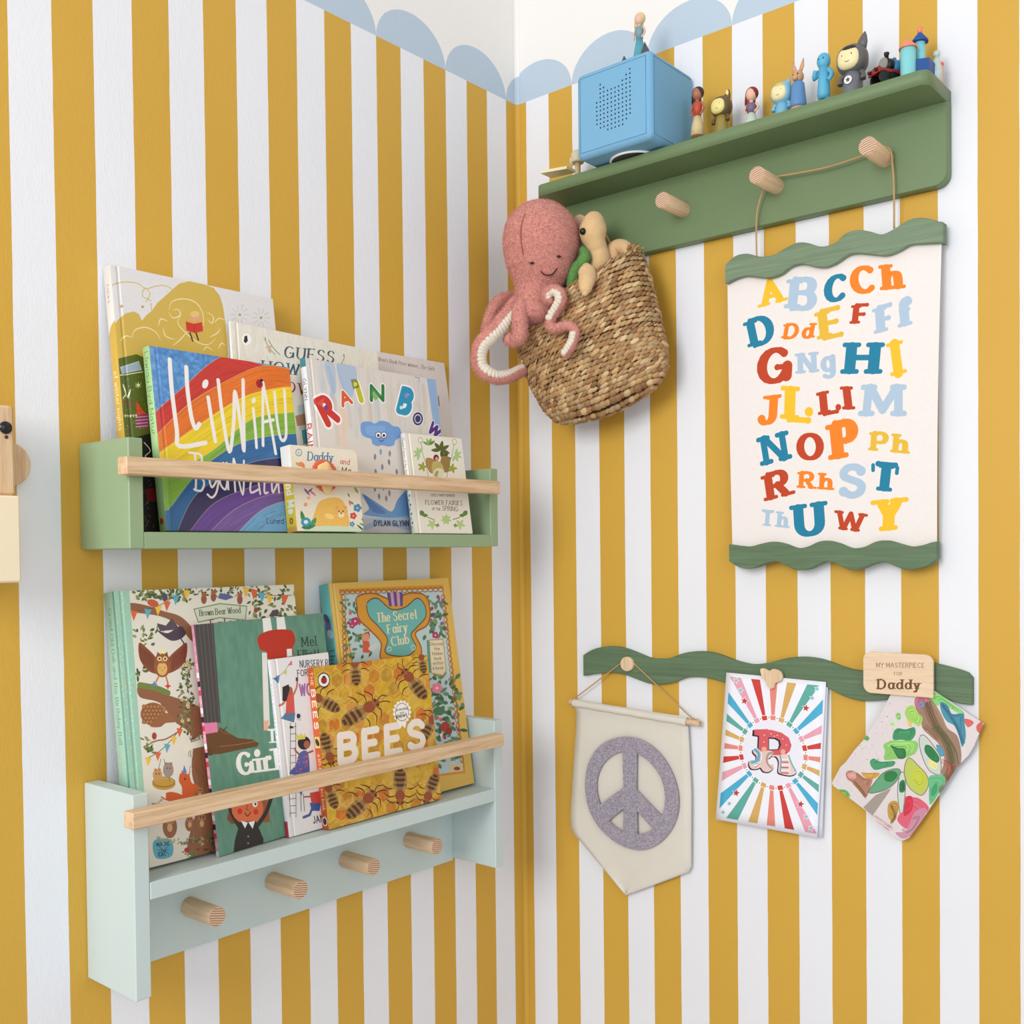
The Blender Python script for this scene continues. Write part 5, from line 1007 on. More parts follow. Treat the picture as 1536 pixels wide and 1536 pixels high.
# sleeve around the dowel
ul = A + (B_ - A) * .03; ur = A + (B_ - A) * .91; b = MB(); pts_ = [ul + (ur - ul) * k / 20 for k in range(21)]; b.tube([p + np.array([0, 0, -.0006]) for p in pts_], [.0064 + .0004 * math.sin(k * 1.7) for k in range(21)], 16, cap=False); b.build('sleeve', CAL, t)
fe = NT('felt'); _n = fe.noise(fe.mapv(), 420, 5, .85); fe.l(fe.ramp(_n, [(.36, (116, 106, 116)), (.62, (184, 176, 186))]), fe.b.inputs['Base Color']); fe.b.inputs['Roughness'].default_value = .95; fe.bump(_n, .5, .0005); FELT = fe.m
ctr = RP(*C7(398, 895), pd); Rr = (RP(*C7(660, 900), pd)[0] - RP(*C7(135, 880), pd)[0]) / 2; Ri = Rr * .73; bw = Rr * .135
def sector(a0, a1):   # cut-out between spokes, in the inner disc, angles in degrees
    return [(Ri * math.cos(math.radians(a)), Ri * math.sin(math.radians(a))) for a in np.linspace(a0, a1, 14)]
b = MB(); o_ = np.array([ctr[0], -pd - .0012, ctr[2]]); n_ = 72; vs = []
for dd_ in (0, -.0014):
    for r in (Rr, Ri):
        for k in range(n_):
            a = 2 * PI * k / n_; rr = r * (1 + .006 * math.sin(5 * a + r * 90)); vs.append(o_ + np.array([rr * math.cos(a), dd_, rr * math.sin(a)]))
fs = []
for k in range(n_):
    k2 = (k + 1) % n_; fs += [(2 * n_ + k, 3 * n_ + k, 3 * n_ + k2, 2 * n_ + k2), (k, k2, 2 * n_ + k2, 2 * n_ + k), (n_ + k2, n_ + k, 3 * n_ + k, 3 * n_ + k2)]
b.add(vs, fs)
for an, w_ in ((90, bw), (270, bw), (218, bw * 1.05), (322, bw * 1.05)):
    e = np.array([math.cos(math.radians(an)), 0, math.sin(math.radians(an))]); s_ = np.array([-e[2], 0, e[0]]); L_ = Ri * 1.03
    q0 = [o_ - e * bw * .3 - s_ * w_, o_ + e * L_ - s_ * w_ * 1.15, o_ + e * L_ + s_ * w_ * 1.15, o_ - e * bw * .3 + s_ * w_]
    kf = -.00148 - .00003 * (an % 7); b.add([p + np.array([0, kf, 0]) for p in q0] + q0, [(0, 1, 2, 3), (0, 4, 5, 1), (2, 6, 7, 3), (3, 7, 4, 0)])
b.build('peace_sign', FELT, t, label='grey felt peace sign')

# --- greeting card with the letter R
t = thing('greeting_card', 'white sunburst card with a decorated letter R pinned to the wavy rail', 'card', tuple(RP(1157, 1130, 0) * [1, 0, 1]))
cdp = .0125; KP = [RP(*C8(*p), cdp) for p in ((52, 972), (583, 1068), (625, 255), (103, 205))]
x0 = min(k[0] for k in KP) - .002; z0 = min(k[2] for k in KP) - .002; W0 = max(k[0] for k in KP) - x0 + .002; H0 = max(k[2] for k in KP) - z0 + .002
c = rcanvas(x0, z0, W0, H0, cdp, (240, 240, 246), 5200, 'card_print', C8(345, 625)); c.view(1060, 950, 3.491)
PINK, RED, SAL, GOL, GRN, BLU = (232, 160, 176), (206, 58, 52), (230, 136, 120), (214, 170, 96), (92, 170, 156), (72, 172, 206)
c.setclip([(120, 228), (612, 276), (578, 1048), (68, 958)])
m0 = RP(*C8(345, 625), cdp); rx = RP(*C8(533, 625), cdp)[0] - m0[0]
def cp(r, ang):   # polar on the card, clockwise from the card's up
    a = math.radians(ang - 5); return (m0[0] - x0 + r * math.sin(a), m0[2] - z0 + r * math.cos(a) * .99)
def wpoly(pts, col): mp = c.mp; c.mp = None; c.poly(pts, col); c.mp = mp
for i in range(24):
    a = -24 + 15 * i; wpoly([cp(rx * 1.0, a - 2.6), cp(.3, a - 4.3), cp(.3, a + 4.3), cp(rx * 1.0, a + 2.6)], [PINK, RED, SAL, GOL, GRN, BLU][i % 6])
c.setclip(None)
for (x, y) in ((198, 355), (520, 392), (158, 835), (495, 893)): c.star(x, y, 26, (244, 244, 248), .2); c.star(x, y, 20, (190, 50, 60), .2)
for (x, y) in ((178, 298), (154, 248), (552, 340), (578, 292), (122, 890), (90, 935), (524, 958), (550, 1018)): c.star(x, y, 20, (226, 238, 244), .3); c.star(x, y, 13, (120, 190, 200), .3)
wpoly([cp(rx * 1.0, a) for a in range(0, 360, 6)], (244, 242, 244))
for i in range(24):
    a = -24 + 15 * i; wpoly([cp(rx * .87, a - 4.5), cp(rx * .985, a - 4.5), cp(rx * .985, a + 4.5), cp(rx * .87, a + 4.5)], [PINK, RED, SAL, GOL, GRN, BLU][i % 6])
    p_ = cp(rx * .93, a + 7.5); wpoly([(p_[0] + .0011 * (1 if k % 2 == 0 else .5) * math.sin(k * PI / 5), p_[1] + .0011 * (1 if k % 2 == 0 else .5) * math.cos(k * PI / 5)) for k in range(10)], (30, 30, 40))
wpoly([cp(rx * .86, a) for a in range(0, 360, 6)], (236, 234, 242))
c.view(1110, 1060, 12.8); DKP = (44, 26, 40); RP2 = (214, 84, 92)
body = [(275, 440), (600, 445), (800, 500), (940, 600), (990, 740), (960, 850), (890, 915), (740, 930), (640, 930), (560, 900), (540, 840), (540, 600), (520, 840), (400, 860), (360, 790), (370, 560), (280, 545)]
legl = [(330, 790), (420, 860), (560, 840), (640, 880), (600, 960), (520, 1020), (560, 1110), (640, 1100), (640, 1180), (560, 1250), (460, 1240), (400, 1170), (340, 1190), (230, 1190), (180, 1110), (200, 1030), (300, 1020), (320, 950), (260, 880), (260, 820)]
legr = [(740, 930), (900, 910), (960, 1000), (1010, 1120), (1090, 1220), (1060, 1290), (960, 1320), (800, 1290), (740, 1240), (750, 1060), (700, 960), (620, 940)]
off = lambda P, dx, dy: [(x + dx, y + dy) for x, y in P]
for P in (legl, legr): c.poly(off(P, -22, 20), DKP, smooth=True); c.poly(off(P, 0, 22), DKP, smooth=True)
c.poly([(245, 450), (300, 440), (600, 450), (580, 850), (330, 860), (340, 580), (235, 565)], DKP)
c.poly(body[:11] + [(540, 430)], RP2); c.poly([(275, 440), (560, 445), (555, 860), (400, 860), (360, 790), (370, 560), (280, 545)], RP2)
for k in range(18): x = 380 + k * 33; c.line([(x, 450 + max(0, k - 8) * 14), (x, 850)], 4, (236, 150, 150), .7)
c.poly([(545, 590), (680, 600), (770, 650), (790, 740), (740, 835), (548, 838)], DKP, smooth=False); c.poly([(560, 615), (660, 622), (735, 665), (750, 740), (725, 818), (562, 822)], (232, 230, 238)); c.poly([(550, 590), (690, 600), (780, 655), (760, 680), (680, 625), (560, 615)], DKP)
for x, y in ((470, 550), (460, 680), (600, 520), (660, 570), (715, 550), (820, 620), (890, 740)): c.star(x, y, 34, (170, 40, 50)); c.star(x, y, 26, (246, 190, 170))
c.poly(legl, (226, 196, 190), smooth=True); c.poly(legr, (230, 204, 200), smooth=True)
for k in range(6): c.line([(790, 1010 + k * 52), (930, 1014 + k * 52)], 20, (176, 66, 76) if k % 2 else (246, 238, 236)); c.line([(300, 1200 - k * 30), (420, 1080 - k * 10)], 9, (176, 66, 76) if k % 2 else (246, 240, 236))
c.line([(290, 830), (340, 860), (370, 930), (340, 1030), (230, 1070)], 52, (90, 176, 206), smooth=True); c.line([(320, 850), (362, 930), (330, 1020)], 5, (30, 70, 110), smooth=True); c.line([(410, 870), (420, 980), (380, 1080), (270, 1130)], 18, (244, 238, 210), smooth=True)
c.line([(640, 890), (560, 900), (520, 980), (530, 1080), (600, 1170)], 40, (176, 150, 140), smooth=True); c.line([(600, 930), (550, 970), (550, 1060), (600, 1120)], 8, (246, 226, 170), smooth=True); c.line([(770, 930), (790, 1020), (780, 1240)], 26, (120, 160, 180), smooth=True); c.line([(940, 940), (990, 1080), (1070, 1230)], 30, (120, 176, 180), smooth=True); c.line([(905, 940), (950, 1080), (950, 1270)], 16, (246, 232, 200), smooth=True)
for x, y in ((465, 818), (828, 865)): c.ell(x, y, 45, 47, (240, 200, 160)); c.ring(x, y, 30, 32, 6, (200, 80, 80)); c.ell(x, y, 12, 12, (210, 120, 100))
crd = printed(c.image(), .5, 'card_print')
def sheet(name, KP, mat, x0, z0, W0, H0, par, th=.0004, bend=0.0, n=12, dback=0.0):
    b = MB(); vs = []; uv = []
    for j in range(n + 1):
        for i in range(n + 1):
            p, q = i / n, j / n; P = (KP[0] * (1 - p) + KP[1] * p) * (1 - q) + (KP[3] * (1 - p) + KP[2] * p) * q
            P = P + np.array([0, -bend * (1 - q) ** 2 + dback, 0]); vs.append(P); uv.append(((P[0] - x0) / W0, (P[2] - z0) / H0))
    b.add(vs, [(j * (n + 1) + i, j * (n + 1) + i + 1, (j + 1) * (n + 1) + i + 1, (j + 1) * (n + 1) + i) for j in range(n) for i in range(n)], smooth=True, uvs=uv)
    o = b.build(name, mat, par); m = o.modifiers.new('s', 'SOLIDIFY'); m.thickness = th; m.offset = -1; return o
sheet('front_leaf', KP, crd, x0, z0, W0, H0, t, .0004, .003)
KB = [k + np.array([.0012, .004, -.001]) for k in KP]; KB[1] = KB[1] + np.array([.003, 0, 0]); sheet('back_leaf', KB, plain((226, 226, 232), .6), x0, z0, W0, H0, t)
hp = [(282, 190), (300, 183), (330, 196), (350, 186), (385, 198), (397, 225), (388, 250), (358, 262), (352, 284), (336, 290), (318, 275), (312, 250), (292, 225)]
H_ = [RP(*C8(*p), .0165)[[0, 2]] for p in spline(hp, 3, True)]; b = MB(); b.prism(H_, (0, -.0132, 0), (1, 0, 0), (0, 0, 1), (0, -1, 0), .0055, .0006); tag(b.build('magnet', WOODL), 'mushroom-shaped wooden magnet pinning the letter R card', 'magnet')

# --- painted sheet and its plaque
t = thing('child_painting', 'torn paper with green and brown finger paint, hanging tilted under the plaque', 'painting', tuple(RP(1360, 1150, 0) * [1, 0, 1]))
pp = [(1012, 250), (958, 330), (915, 420), (860, 500), (820, 560), (775, 610), (730, 672), (700, 700), (655, 785), (665, 800), (760, 872), (830, 925), (868, 960), (930, 1025), (985, 1070), (1030, 1085), (1060, 1070), (1120, 990), (1180, 900), (1240, 812), (1310, 700), (1370, 640), (1400, 590), (1412, 560), (1450, 470), (1400, 440), (1300, 372), (1190, 300), (1120, 250)]
PP = [RP(*C8(*p), .0135)[[0, 2]] for p in pp]; x0 = min(p[0] for p in PP) - .002; z0 = min(p[1] for p in PP) - .002; W0 = max(p[0] for p in PP) - x0 + .002; H0 = max(p[1] for p in PP) - z0 + .002
c = rcanvas(x0, z0, W0, H0, .0135, (222, 212, 210), 4600, 'painting_print', C8(1050, 700)); c.view(1240, 1030, 6.4); rg = random.Random(77); c.grain(.012, 9, 1, 3)
def smear(pts, col, w_, n=12, js=14, a=.6):
    for k in range(n):
        dx, dy = rg.uniform(-js, js), rg.uniform(-js, js); v = rg.uniform(.72, 1.2); c.line([(x + dx + rg.uniform(-4, 4), y + dy + rg.uniform(-4, 4)) for x, y in pts], w_ * rg.uniform(.15, .5), [min(255, q * v) for q in col], a, True)
def blob(pts, col, hi=True):
    c.poly(pts, col, .95, True); cx, cy = np.mean(pts, 0)
    for k in range(9):
        s_ = rg.uniform(.3, .9); v = rg.choice([.7, .8, 1.15, 1.3]); c.line([(cx + (x - cx) * s_, cy + (y - cy) * s_) for x, y in pts[:4 + k % 3]], rg.uniform(3, 9), [min(255, q * v) for q in col], .5, True)
blob([(985, 80), (1060, 60), (1200, 160), (1320, 250), (1280, 270), (1180, 200), (1100, 170), (1030, 190)], (130, 206, 110)); blob([(1090, 150), (1150, 170), (1200, 260), (1310, 260), (1320, 330), (1335, 480), (1300, 580), (1270, 480), (1230, 380), (1150, 330), (1100, 240)], (60, 140, 160)); smear([(1110, 170), (1180, 260), (1260, 400), (1310, 540)], (50, 120, 150), 20)
blob([(850, 110), (930, 90), (1000, 120), (1060, 200), (1110, 290), (1160, 400), (1250, 470), (1290, 620), (1280, 760), (1220, 880), (1150, 960), (1100, 830), (1130, 700), (1080, 560), (1000, 480), (920, 400), (900, 300), (850, 200)], (150, 118, 96)); smear([(960, 160), (1000, 280), (1060, 400), (1160, 560), (1200, 760), (1160, 900)], (116, 84, 56), 26, 26, 34); smear([(1040, 380), (1140, 500), (1220, 640), (1240, 800)], (90, 96, 50), 16, 20, 30); smear([(930, 380), (1000, 430), (1060, 500)], (140, 84, 60), 16, 10, 20); smear([(1120, 720), (1190, 780), (1180, 860)], (176, 84, 66), 18, 14, 26)
blob([(848, 150), (880, 90), (950, 95), (960, 140), (920, 170), (900, 215), (860, 200)], (206, 100, 130)); blob([(880, 150), (930, 140), (940, 190), (900, 210)], (120, 130, 160))
blob([(770, 200), (830, 180), (870, 250), (920, 300), (890, 380), (830, 350), (790, 340), (750, 260)], (158, 206, 92)); blob([(775, 330), (805, 320), (815, 380), (785, 375)], (236, 200, 110)); blob([(660, 265), (700, 250), (712, 310), (680, 320)], (150, 206, 120)); blob([(615, 345), (650, 340), (655, 375), (625, 380)], (150, 206, 120)); blob([(345, 490), (375, 465), (410, 495), (385, 520)], (80, 166, 90))
blob([(640, 440), (680, 400), (760, 410), (840, 390), (850, 460), (800, 520), (720, 510), (640, 510)], (52, 140, 86)); blob([(545, 560), (620, 520), (700, 520), (840, 520), (880, 560), (850, 640), (760, 680), (640, 700), (550, 700), (560, 620)], (136, 196, 96)); blob([(610, 560), (680, 590), (750, 600), (755, 680), (690, 690), (640, 610)], (40, 120, 64)); blob([(415, 720), (450, 690), (520, 720), (650, 715), (640, 760), (560, 780), (470, 800), (430, 770)], (60, 150, 100))
blob([(185, 830), (230, 805), (300, 830), (370, 880), (440, 880), (420, 960), (380, 1060), (320, 1010), (260, 930), (200, 890)], (176, 120, 96)); blob([(200, 835), (270, 820), (280, 880), (220, 880)], (226, 160, 150)); blob([(330, 825), (400, 830), (510, 830), (460, 880), (380, 880)], (214, 160, 60)); smear([(260, 920), (330, 1000), (370, 1060)], (130, 84, 36), 16)
blob([(90, 990), (180, 990), (225, 1040), (200, 1070), (130, 1030)], (120, 190, 100))
# leaf outlines drawn in pen
for pts, fill in (([(400, 1020), (460, 920), (540, 830), (640, 790), (705, 800), (690, 870), (640, 940), (540, 1000)], (70, 150, 96)), ([(745, 830), (760, 720), (800, 685), (880, 760), (960, 850), (975, 950), (920, 1040), (850, 1020), (780, 950)], (180, 196, 60)), ([(895, 480), (940, 470), (1020, 560), (1090, 680), (1095, 830), (1060, 845), (980, 800), (920, 680), (890, 560)], (196, 208, 196)), ([(700, 850), (735, 820), (755, 900), (750, 1050), (725, 1240), (700, 1200), (680, 1000)], (200, 214, 200))):
    c.poly(pts, fill, .8, True)
blob([(560, 830), (640, 810), (680, 850), (630, 910), (560, 900)], (36, 120, 60)); blob([(950, 560), (1010, 580), (1080, 680), (1060, 730), (990, 690), (940, 620)], (30, 116, 60)); blob([(700, 920), (745, 900), (750, 1000), (700, 1010)], (28, 110, 60)); blob([(830, 800), (900, 790), (950, 880), (900, 980), (820, 900)], (196, 204, 60)); blob([(980, 700), (1060, 740), (1050, 800), (980, 760)], (228, 222, 140))
for pts in ([(400, 1020), (460, 920), (540, 830), (640, 790), (705, 800), (690, 870), (640, 940), (540, 1000)], [(745, 830), (760, 720), (800, 685), (880, 760), (960, 850), (975, 950), (920, 1040), (850, 1020), (780, 950)], [(895, 480), (940, 470), (1020, 560), (1090, 680), (1095, 830), (1060, 845), (980, 800), (920, 680), (890, 560)], [(700, 850), (735, 820), (755, 900), (750, 1050), (725, 1240), (700, 1200), (680, 1000)]): c.line(pts, 7, (110, 96, 92), .9, True, True)
c.poly([(350, 1160), (470, 1040), (620, 975), (600, 1010), (440, 1240)], (164, 150, 140)); blob([(985, 860), (1100, 850), (1140, 900), (1060, 1050), (990, 1130), (980, 960)], (100, 186, 130)); c.leaf(1010, 1060, 150, 60, -72, (60, 156, 100)); blob([(1080, 960), (1160, 940), (1140, 1010), (1090, 1040)], (110, 120, 80)); blob([(1050, 560), (1100, 580), (1130, 660), (1080, 660)], (80, 150, 170))
blob([(750, 1060), (830, 1060), (900, 1080), (980, 1160), (940, 1230), (860, 1330), (760, 1360), (680, 1290), (700, 1220), (760, 1180)], (220, 90, 110)); blob([(850, 1200), (960, 1180), (860, 1380), (740, 1460), (660, 1400), (760, 1380)], (200, 140, 160)); blob([(760, 1070), (820, 1060), (820, 1180), (740, 1240)], (206, 40, 66)); blob([(590, 1130), (650, 1095), (690, 1130), (680, 1220), (640, 1300), (590, 1250)], (196, 150, 60)); smear([(620, 1150), (660, 1240), (620, 1310)], (120, 90, 50), 12, 12); smear([(440, 1240), (520, 1290), (610, 1360), (560, 1330)], (176, 80, 90), 8, 10, 26); blob([(1320, 310), (1380, 320), (1410, 350), (1360, 390), (1330, 360)], (206, 90, 90)); blob([(1440, 370), (1500, 330), (1470, 440), (1440, 420)], (210, 96, 90)); smear([(1230, 760), (1290, 760), (1260, 820)], (190, 90, 100), 12, 10, 24)
for _ in range(36): x, y = rg.uniform(250, 700), rg.uniform(120, 700); c.line([(x, y), (x + rg.uniform(-14, 14), y + rg.uniform(-12, 12))], rg.uniform(2, 6), rg.choice([(60, 50, 50), (110, 130, 90), (90, 80, 80)]), .7)
pm = printed(c.image(), .5, 'finger_paint', .8)
b = MB(); m = len(PP); cxy = np.mean(PP, 0); vs = []; uv = []
for ring_, d_ in ((1, .0135), (1, .0125)):
    for p in PP: vs.append((p[0], -d_, p[1])); uv.append(((p[0] - x0) / W0, (p[1] - z0) / H0))
b.add(vs, [tuple(range(m)), tuple(range(m, 2 * m))[::-1]] + [(i, m + i, m + (i + 1) % m, (i + 1) % m) for i in range(m)], uvs=uv); b.build('paper', pm, t)
C6q = RP(*C8(825, 103), .0165); C6r = RP(*C8(1190, 322), .0165); C6s = RP(*C8(825, 322), .0165); C6u = RP(*C8(1190, 103), .0165)
xa = .5 * (C6q[0] + C6s[0]) ; xb = .5 * (C6r[0] + C6u[0]); za = .5 * (C6r[2] + C6s[2]); zb_ = .5 * (C6q[2] + C6u[2])
c = rcanvas(xa, za, xb - xa, zb_ - za, .0195, (228, 200, 166), 6500, 'plaque_print', C8(1008, 212)); c.view(1060, 950, 3.491); c.grain(.03, 120, .05, 6); c.grain(.02, 60, .03, 7)
c.text('MY MASTERPIECE', (888, 178), (1138, 180), 24, (150, 100, 56), .13, .1, .03, gap=.2); c.text('FOR', (982, 220), (1022, 220), 17, (150, 100, 56), .14, .1, .03)
c.text('Daddy', (898, 290), (1112, 292), 48, (104, 62, 28), .24, .1, .1, gap=.16, blob=.1)
pm = printed(c.image(), .5, 'engraved_birch'); b = MB(); o_ = rrect(xa, za, xb, zb_, .011, n=7); m = len(o_); vs = [(p[0], -.0155, p[1]) for p in o_] + [(p[0], -.0195, p[1]) for p in o_]; uv = [((p[0] - xa) / (xb - xa), (p[1] - za) / (zb_ - za)) for p in o_] * 2
b.add(vs, [tuple(range(m))[::-1], tuple(range(m, 2 * m))] + [(i, (i + 1) % m, m + (i + 1) % m, m + i) for i in range(m)], uvs=uv); tag(b.build('plaque', pm), 'rounded pale wooden plaque engraved My Masterpiece for Daddy', 'plaque')

# ---------------------------------------------------------------- wooden bird light, cut by the left edge
t = thing('wall_light', 'wooden bird-shaped wall light with black bead eye and cream shade, at left edge', 'lamp', (0, -.9, 1.19))
dc = LP(13, 696, .02); b = MB(); b.cyl((.0005, dc[1], dc[2]), (.02, dc[1], dc[2]), .0245, 40, .001); b.build('wall_disc', ASHZ, t)
e1 = LP(21.5, 609, .055); e2 = LP(24.5, 744, .055); yr = .5 * (e1[1] + e2[1]); b = MB()
b.box((.02, yr - .045, e2[2]), (.055, yr, e1[2]), .003); b.build('body', ASHZ, t)
ey = LP(8.7, 641.5, .056); b = MB(); b.ell(ey, (.0035, .0068, .0068), None, 18, 10); b.build('eye', plain((18, 14, 16), .12, .0, 0), t, label='shiny black bead eye')
ey = LP(9.6, 655.6, .0555); b = MB(); b.ell(ey, (.0008, .002, .002), None, 10, 6); b.build('peg_hole', plain((70, 40, 24), .6), t)
s1 = LP(25.8, 745, .06); s2 = LP(27, 873.5, .06); b = MB(); b.box((.012, s1[1] - .07, s2[2]), (.068, .5 * (s1[1] + s2[1]), e2[2] - .0005), .002); b.build('shade', plain((240, 222, 190), .6), t, label='plain cream shade')
# ---------------------------------------------------------------- seagrass basket of plush toys, hung on the first peg
V9 = lambda x, y: (680 + x / 4.042, 280 + y / 4.042)
def wallpt(p, d): q = RP(*p, d); return np.array([q[0], q[2]])
Lp = [(0, (452, 748)), (.2, (395, 930)), (.4, (425, 1080)), (.6, (478, 1205)), (.8, (540, 1330)), (.92, (575, 1390)), (1, (625, 1425))]
Rp = [(0, (1150, 415)), (.15, (1192, 545)), (.35, (1236, 720)), (.6, (1285, 930)), (.8, (1300, 1060)), (.92, (1290, 1130)), (1, (1235, 1215))]
def itp(tab, v, d):
    P = [wallpt(V9(*p), d) for _, p in tab]; T = [t for t, _ in tab]; return np.array([np.interp(v, T, [q[0] for q in P]), np.interp(v, T, [q[1] for q in P])])
BL_, BR_ = .085, .055
def bpoint(v, ph, out=0.0):
    """v 0 rim .. 1 base; ph 0 left .. pi right along the front, pi .. 2 pi along the back"""
    A = itp(Lp, v, BL_); B = itp(Rp, v, BR_); s = (1 - math.cos(ph)) / 2
    P = A * (1 - s) + B * s; sag = (-.020 * (1 - v) ** 2.5 * (1 - (v > .5)) + (-.013) * max(0, v - .55) / .45) * math.sin(PI * s)
    mid = .072 * (1 - s) + .062 * s; sn = math.sin(ph); taper = (1 - .12 * v) * math.sqrt(max(.05, 1 - (max(0, v - .74) / .26) ** 2 * .95))
    dfront = (.056 + .012 * math.sin(PI * min(1, v * 1.1))) * taper; dback = .038 * taper
    d = mid + (dfront if sn > 0 else dback) * (abs(sn) ** .75) * (1 if sn > 0 else -1) + (out if sn > 0 else -out) * abs(sn)
    return np.array([P[0], -d, P[1] + sag])
BM = NT('seagrass'); _a = BM.n('ShaderNodeAttribute'); _a.attribute_name = 'tint'; _nn = BM.noise(BM.mapv((500, 500, 900)), 1, 3)
BM.l(BM.mix(BM.math('MULTIPLY', _nn, .55), _a.outputs[0], lin((120, 84, 44))), BM.b.inputs['Base Color']); BM.b.inputs['Roughness'].default_value = .6; BM.bump(_nn, .5, .0006)
tb = thing('seagrass_basket', 'woven seagrass basket hanging tilted from the hook shelf, plush toys inside', 'basket', (.2, -.05, 1.42))
rg = random.Random(12)
GC = [(210, 174, 122), (198, 156, 104), (226, 196, 148), (186, 142, 92), (204, 164, 112), (166, 120, 76), (218, 186, 136), (194, 150, 104)]
def spindle(b, c, ax, nrm, L_, w_, col):
    """one twist of grass: a small pointed roll"""
    ax = ax / np.linalg.norm(ax); nrm = nrm - ax * (nrm @ ax); nrm /= np.linalg.norm(nrm); bi = np.cross(ax, nrm); vs = [c - ax * L_ * .5]
    for t, r in ((-.28, .8), (.05, 1), (.33, .72)):
        for k in range(6): a = 2 * PI * k / 6; vs.append(c + ax * L_ * t + (nrm * math.cos(a) * .8 + bi * math.sin(a)) * w_ * r)
    vs.append(c + ax * L_ * .5); fs = []
    for k in range(6):
        k2 = (k + 1) % 6; fs.append((0, 1 + k2, 1 + k)); fs.append((19, 13 + k, 13 + k2))
        for r in (1, 7): fs.append((r + k, r + k2, r + 6 + k2, r + 6 + k))
    b.add(vs, fs, smooth=True, col=col)
NR = 29
for r_i in range(NR):
    v = r_i / (NR - 1); b = MB(); row = [bpoint(v, p) for p in np.linspace(0, 2 * PI, 161)]; cum = np.concatenate([[0], np.cumsum([np.linalg.norm(row[i + 1] - row[i]) for i in range(160)])])
    nseg = int(cum[-1] / .0088); pitch = np.linalg.norm(bpoint(min(1, v + .5 / NR), PI / 2) - bpoint(max(0, v - .5 / NR), PI / 2)); 
    for k in range(nseg):
        s = (k + rg.uniform(-.15, .15)) / nseg * cum[-1]; i = int(min(159, max(0, np.searchsorted(cum, s) - 1))); f = (s - cum[i]) / (cum[i + 1] - cum[i] + 1e-9); c_ = row[i] * (1 - f) + row[i + 1] * f; ph = (i + f) / 160 * 2 * PI
        T_ = row[i + 1] - row[i]; T_ /= np.linalg.norm(T_); Dn = bpoint(min(1, v + .02), ph) - bpoint(max(0, v - .02), ph); Dn /= np.linalg.norm(Dn) + 1e-9; N_ = np.cross(T_, Dn); N_ /= np.linalg.norm(N_) + 1e-9
        if (N_ @ (c_ - np.array([.2, -.07, c_[2]]))) < 0: N_ = -N_
        ax = T_ * (1 if math.sin(ph) > 0 else -1) - Dn * rg.uniform(.25, .5) + N_ * .16 * rg.uniform(-1, 1)
        kk_ = rg.uniform(.62, 1.22); col = [q * kk_ * 1.0 for q in lin(rg.choice(GC))]
        spindle(b, c_ + N_ * rg.uniform(-.0006, .0012), ax, N_, .0168 * rg.uniform(.8, 1.3), pitch * .5 * rg.uniform(.8, 1.25), col)
    b.build('woven_row', BM.m, tb)
b = MB(); vs = []; n_ = 48
for v in (0.01, .25, .5, .75, 1):
    for k in range(n_): vs.append(bpoint(v, 2 * PI * k / n_, -.003))
b.add(vs, [(j * n_ + k, j * n_ + (k + 1) % n_, (j + 1) * n_ + (k + 1) % n_, (j + 1) * n_ + k) for j in range(4) for k in range(n_)] + [tuple(range(4 * n_, 5 * n_))], smooth=True); b.build('lining', plain((104, 72, 38), .8, .4, .8, 300), tb)
# hanging loop over the peg and frayed knot at the right of the rim
b = MB(); pk = np.array([.192, -.05, 1.7378]); lp = [bpoint(0, PI * 1.25) + [0, 0, -.004], pk + [-.022, .012, -.05], pk + [-.014, 0, .001], pk + [0, 0, .0142], pk + [.014, 0, .001], pk + [.03, .012, -.05], bpoint(0, PI * 1.7) + [0, 0, -.004]]
b.tube(spline(lp, 6), .0022, 7); b.build('hanging_loop', plain((196, 156, 100), .7, .5, .8, 400), tb)
b = MB(); kc = bpoint(0, PI * .97)
for k in range(34):
    q = kc + np.array([rg.uniform(-.016, .004), rg.uniform(-.008, .01), rg.uniform(-.004, .012)]); spindle(b, q, np.array([rg.uniform(-1, 1), rg.uniform(-.6, .6), rg.uniform(-.3, 1)]), np.array([0, -1, .1]), .012, .0019, [q_ * rg.uniform(.9, 1.1) for q_ in lin(rg.choice(GC))])
for k in range(40):
    v = rg.random(); ph = rg.uniform(.1, PI - .05); q = bpoint(v, ph, .002); e = q + np.array([rg.uniform(-.008, .008), rg.uniform(-.004, 0), rg.uniform(-.008, .004)]); b.tube([q, (q + e) / 2 + [0, -.001, .0005], e], .0003, 4, cap=False, col=lin((220, 190, 140)))
o = b.build('frayed_ends', BM.m, tb); o['kind'] = 'stuff'

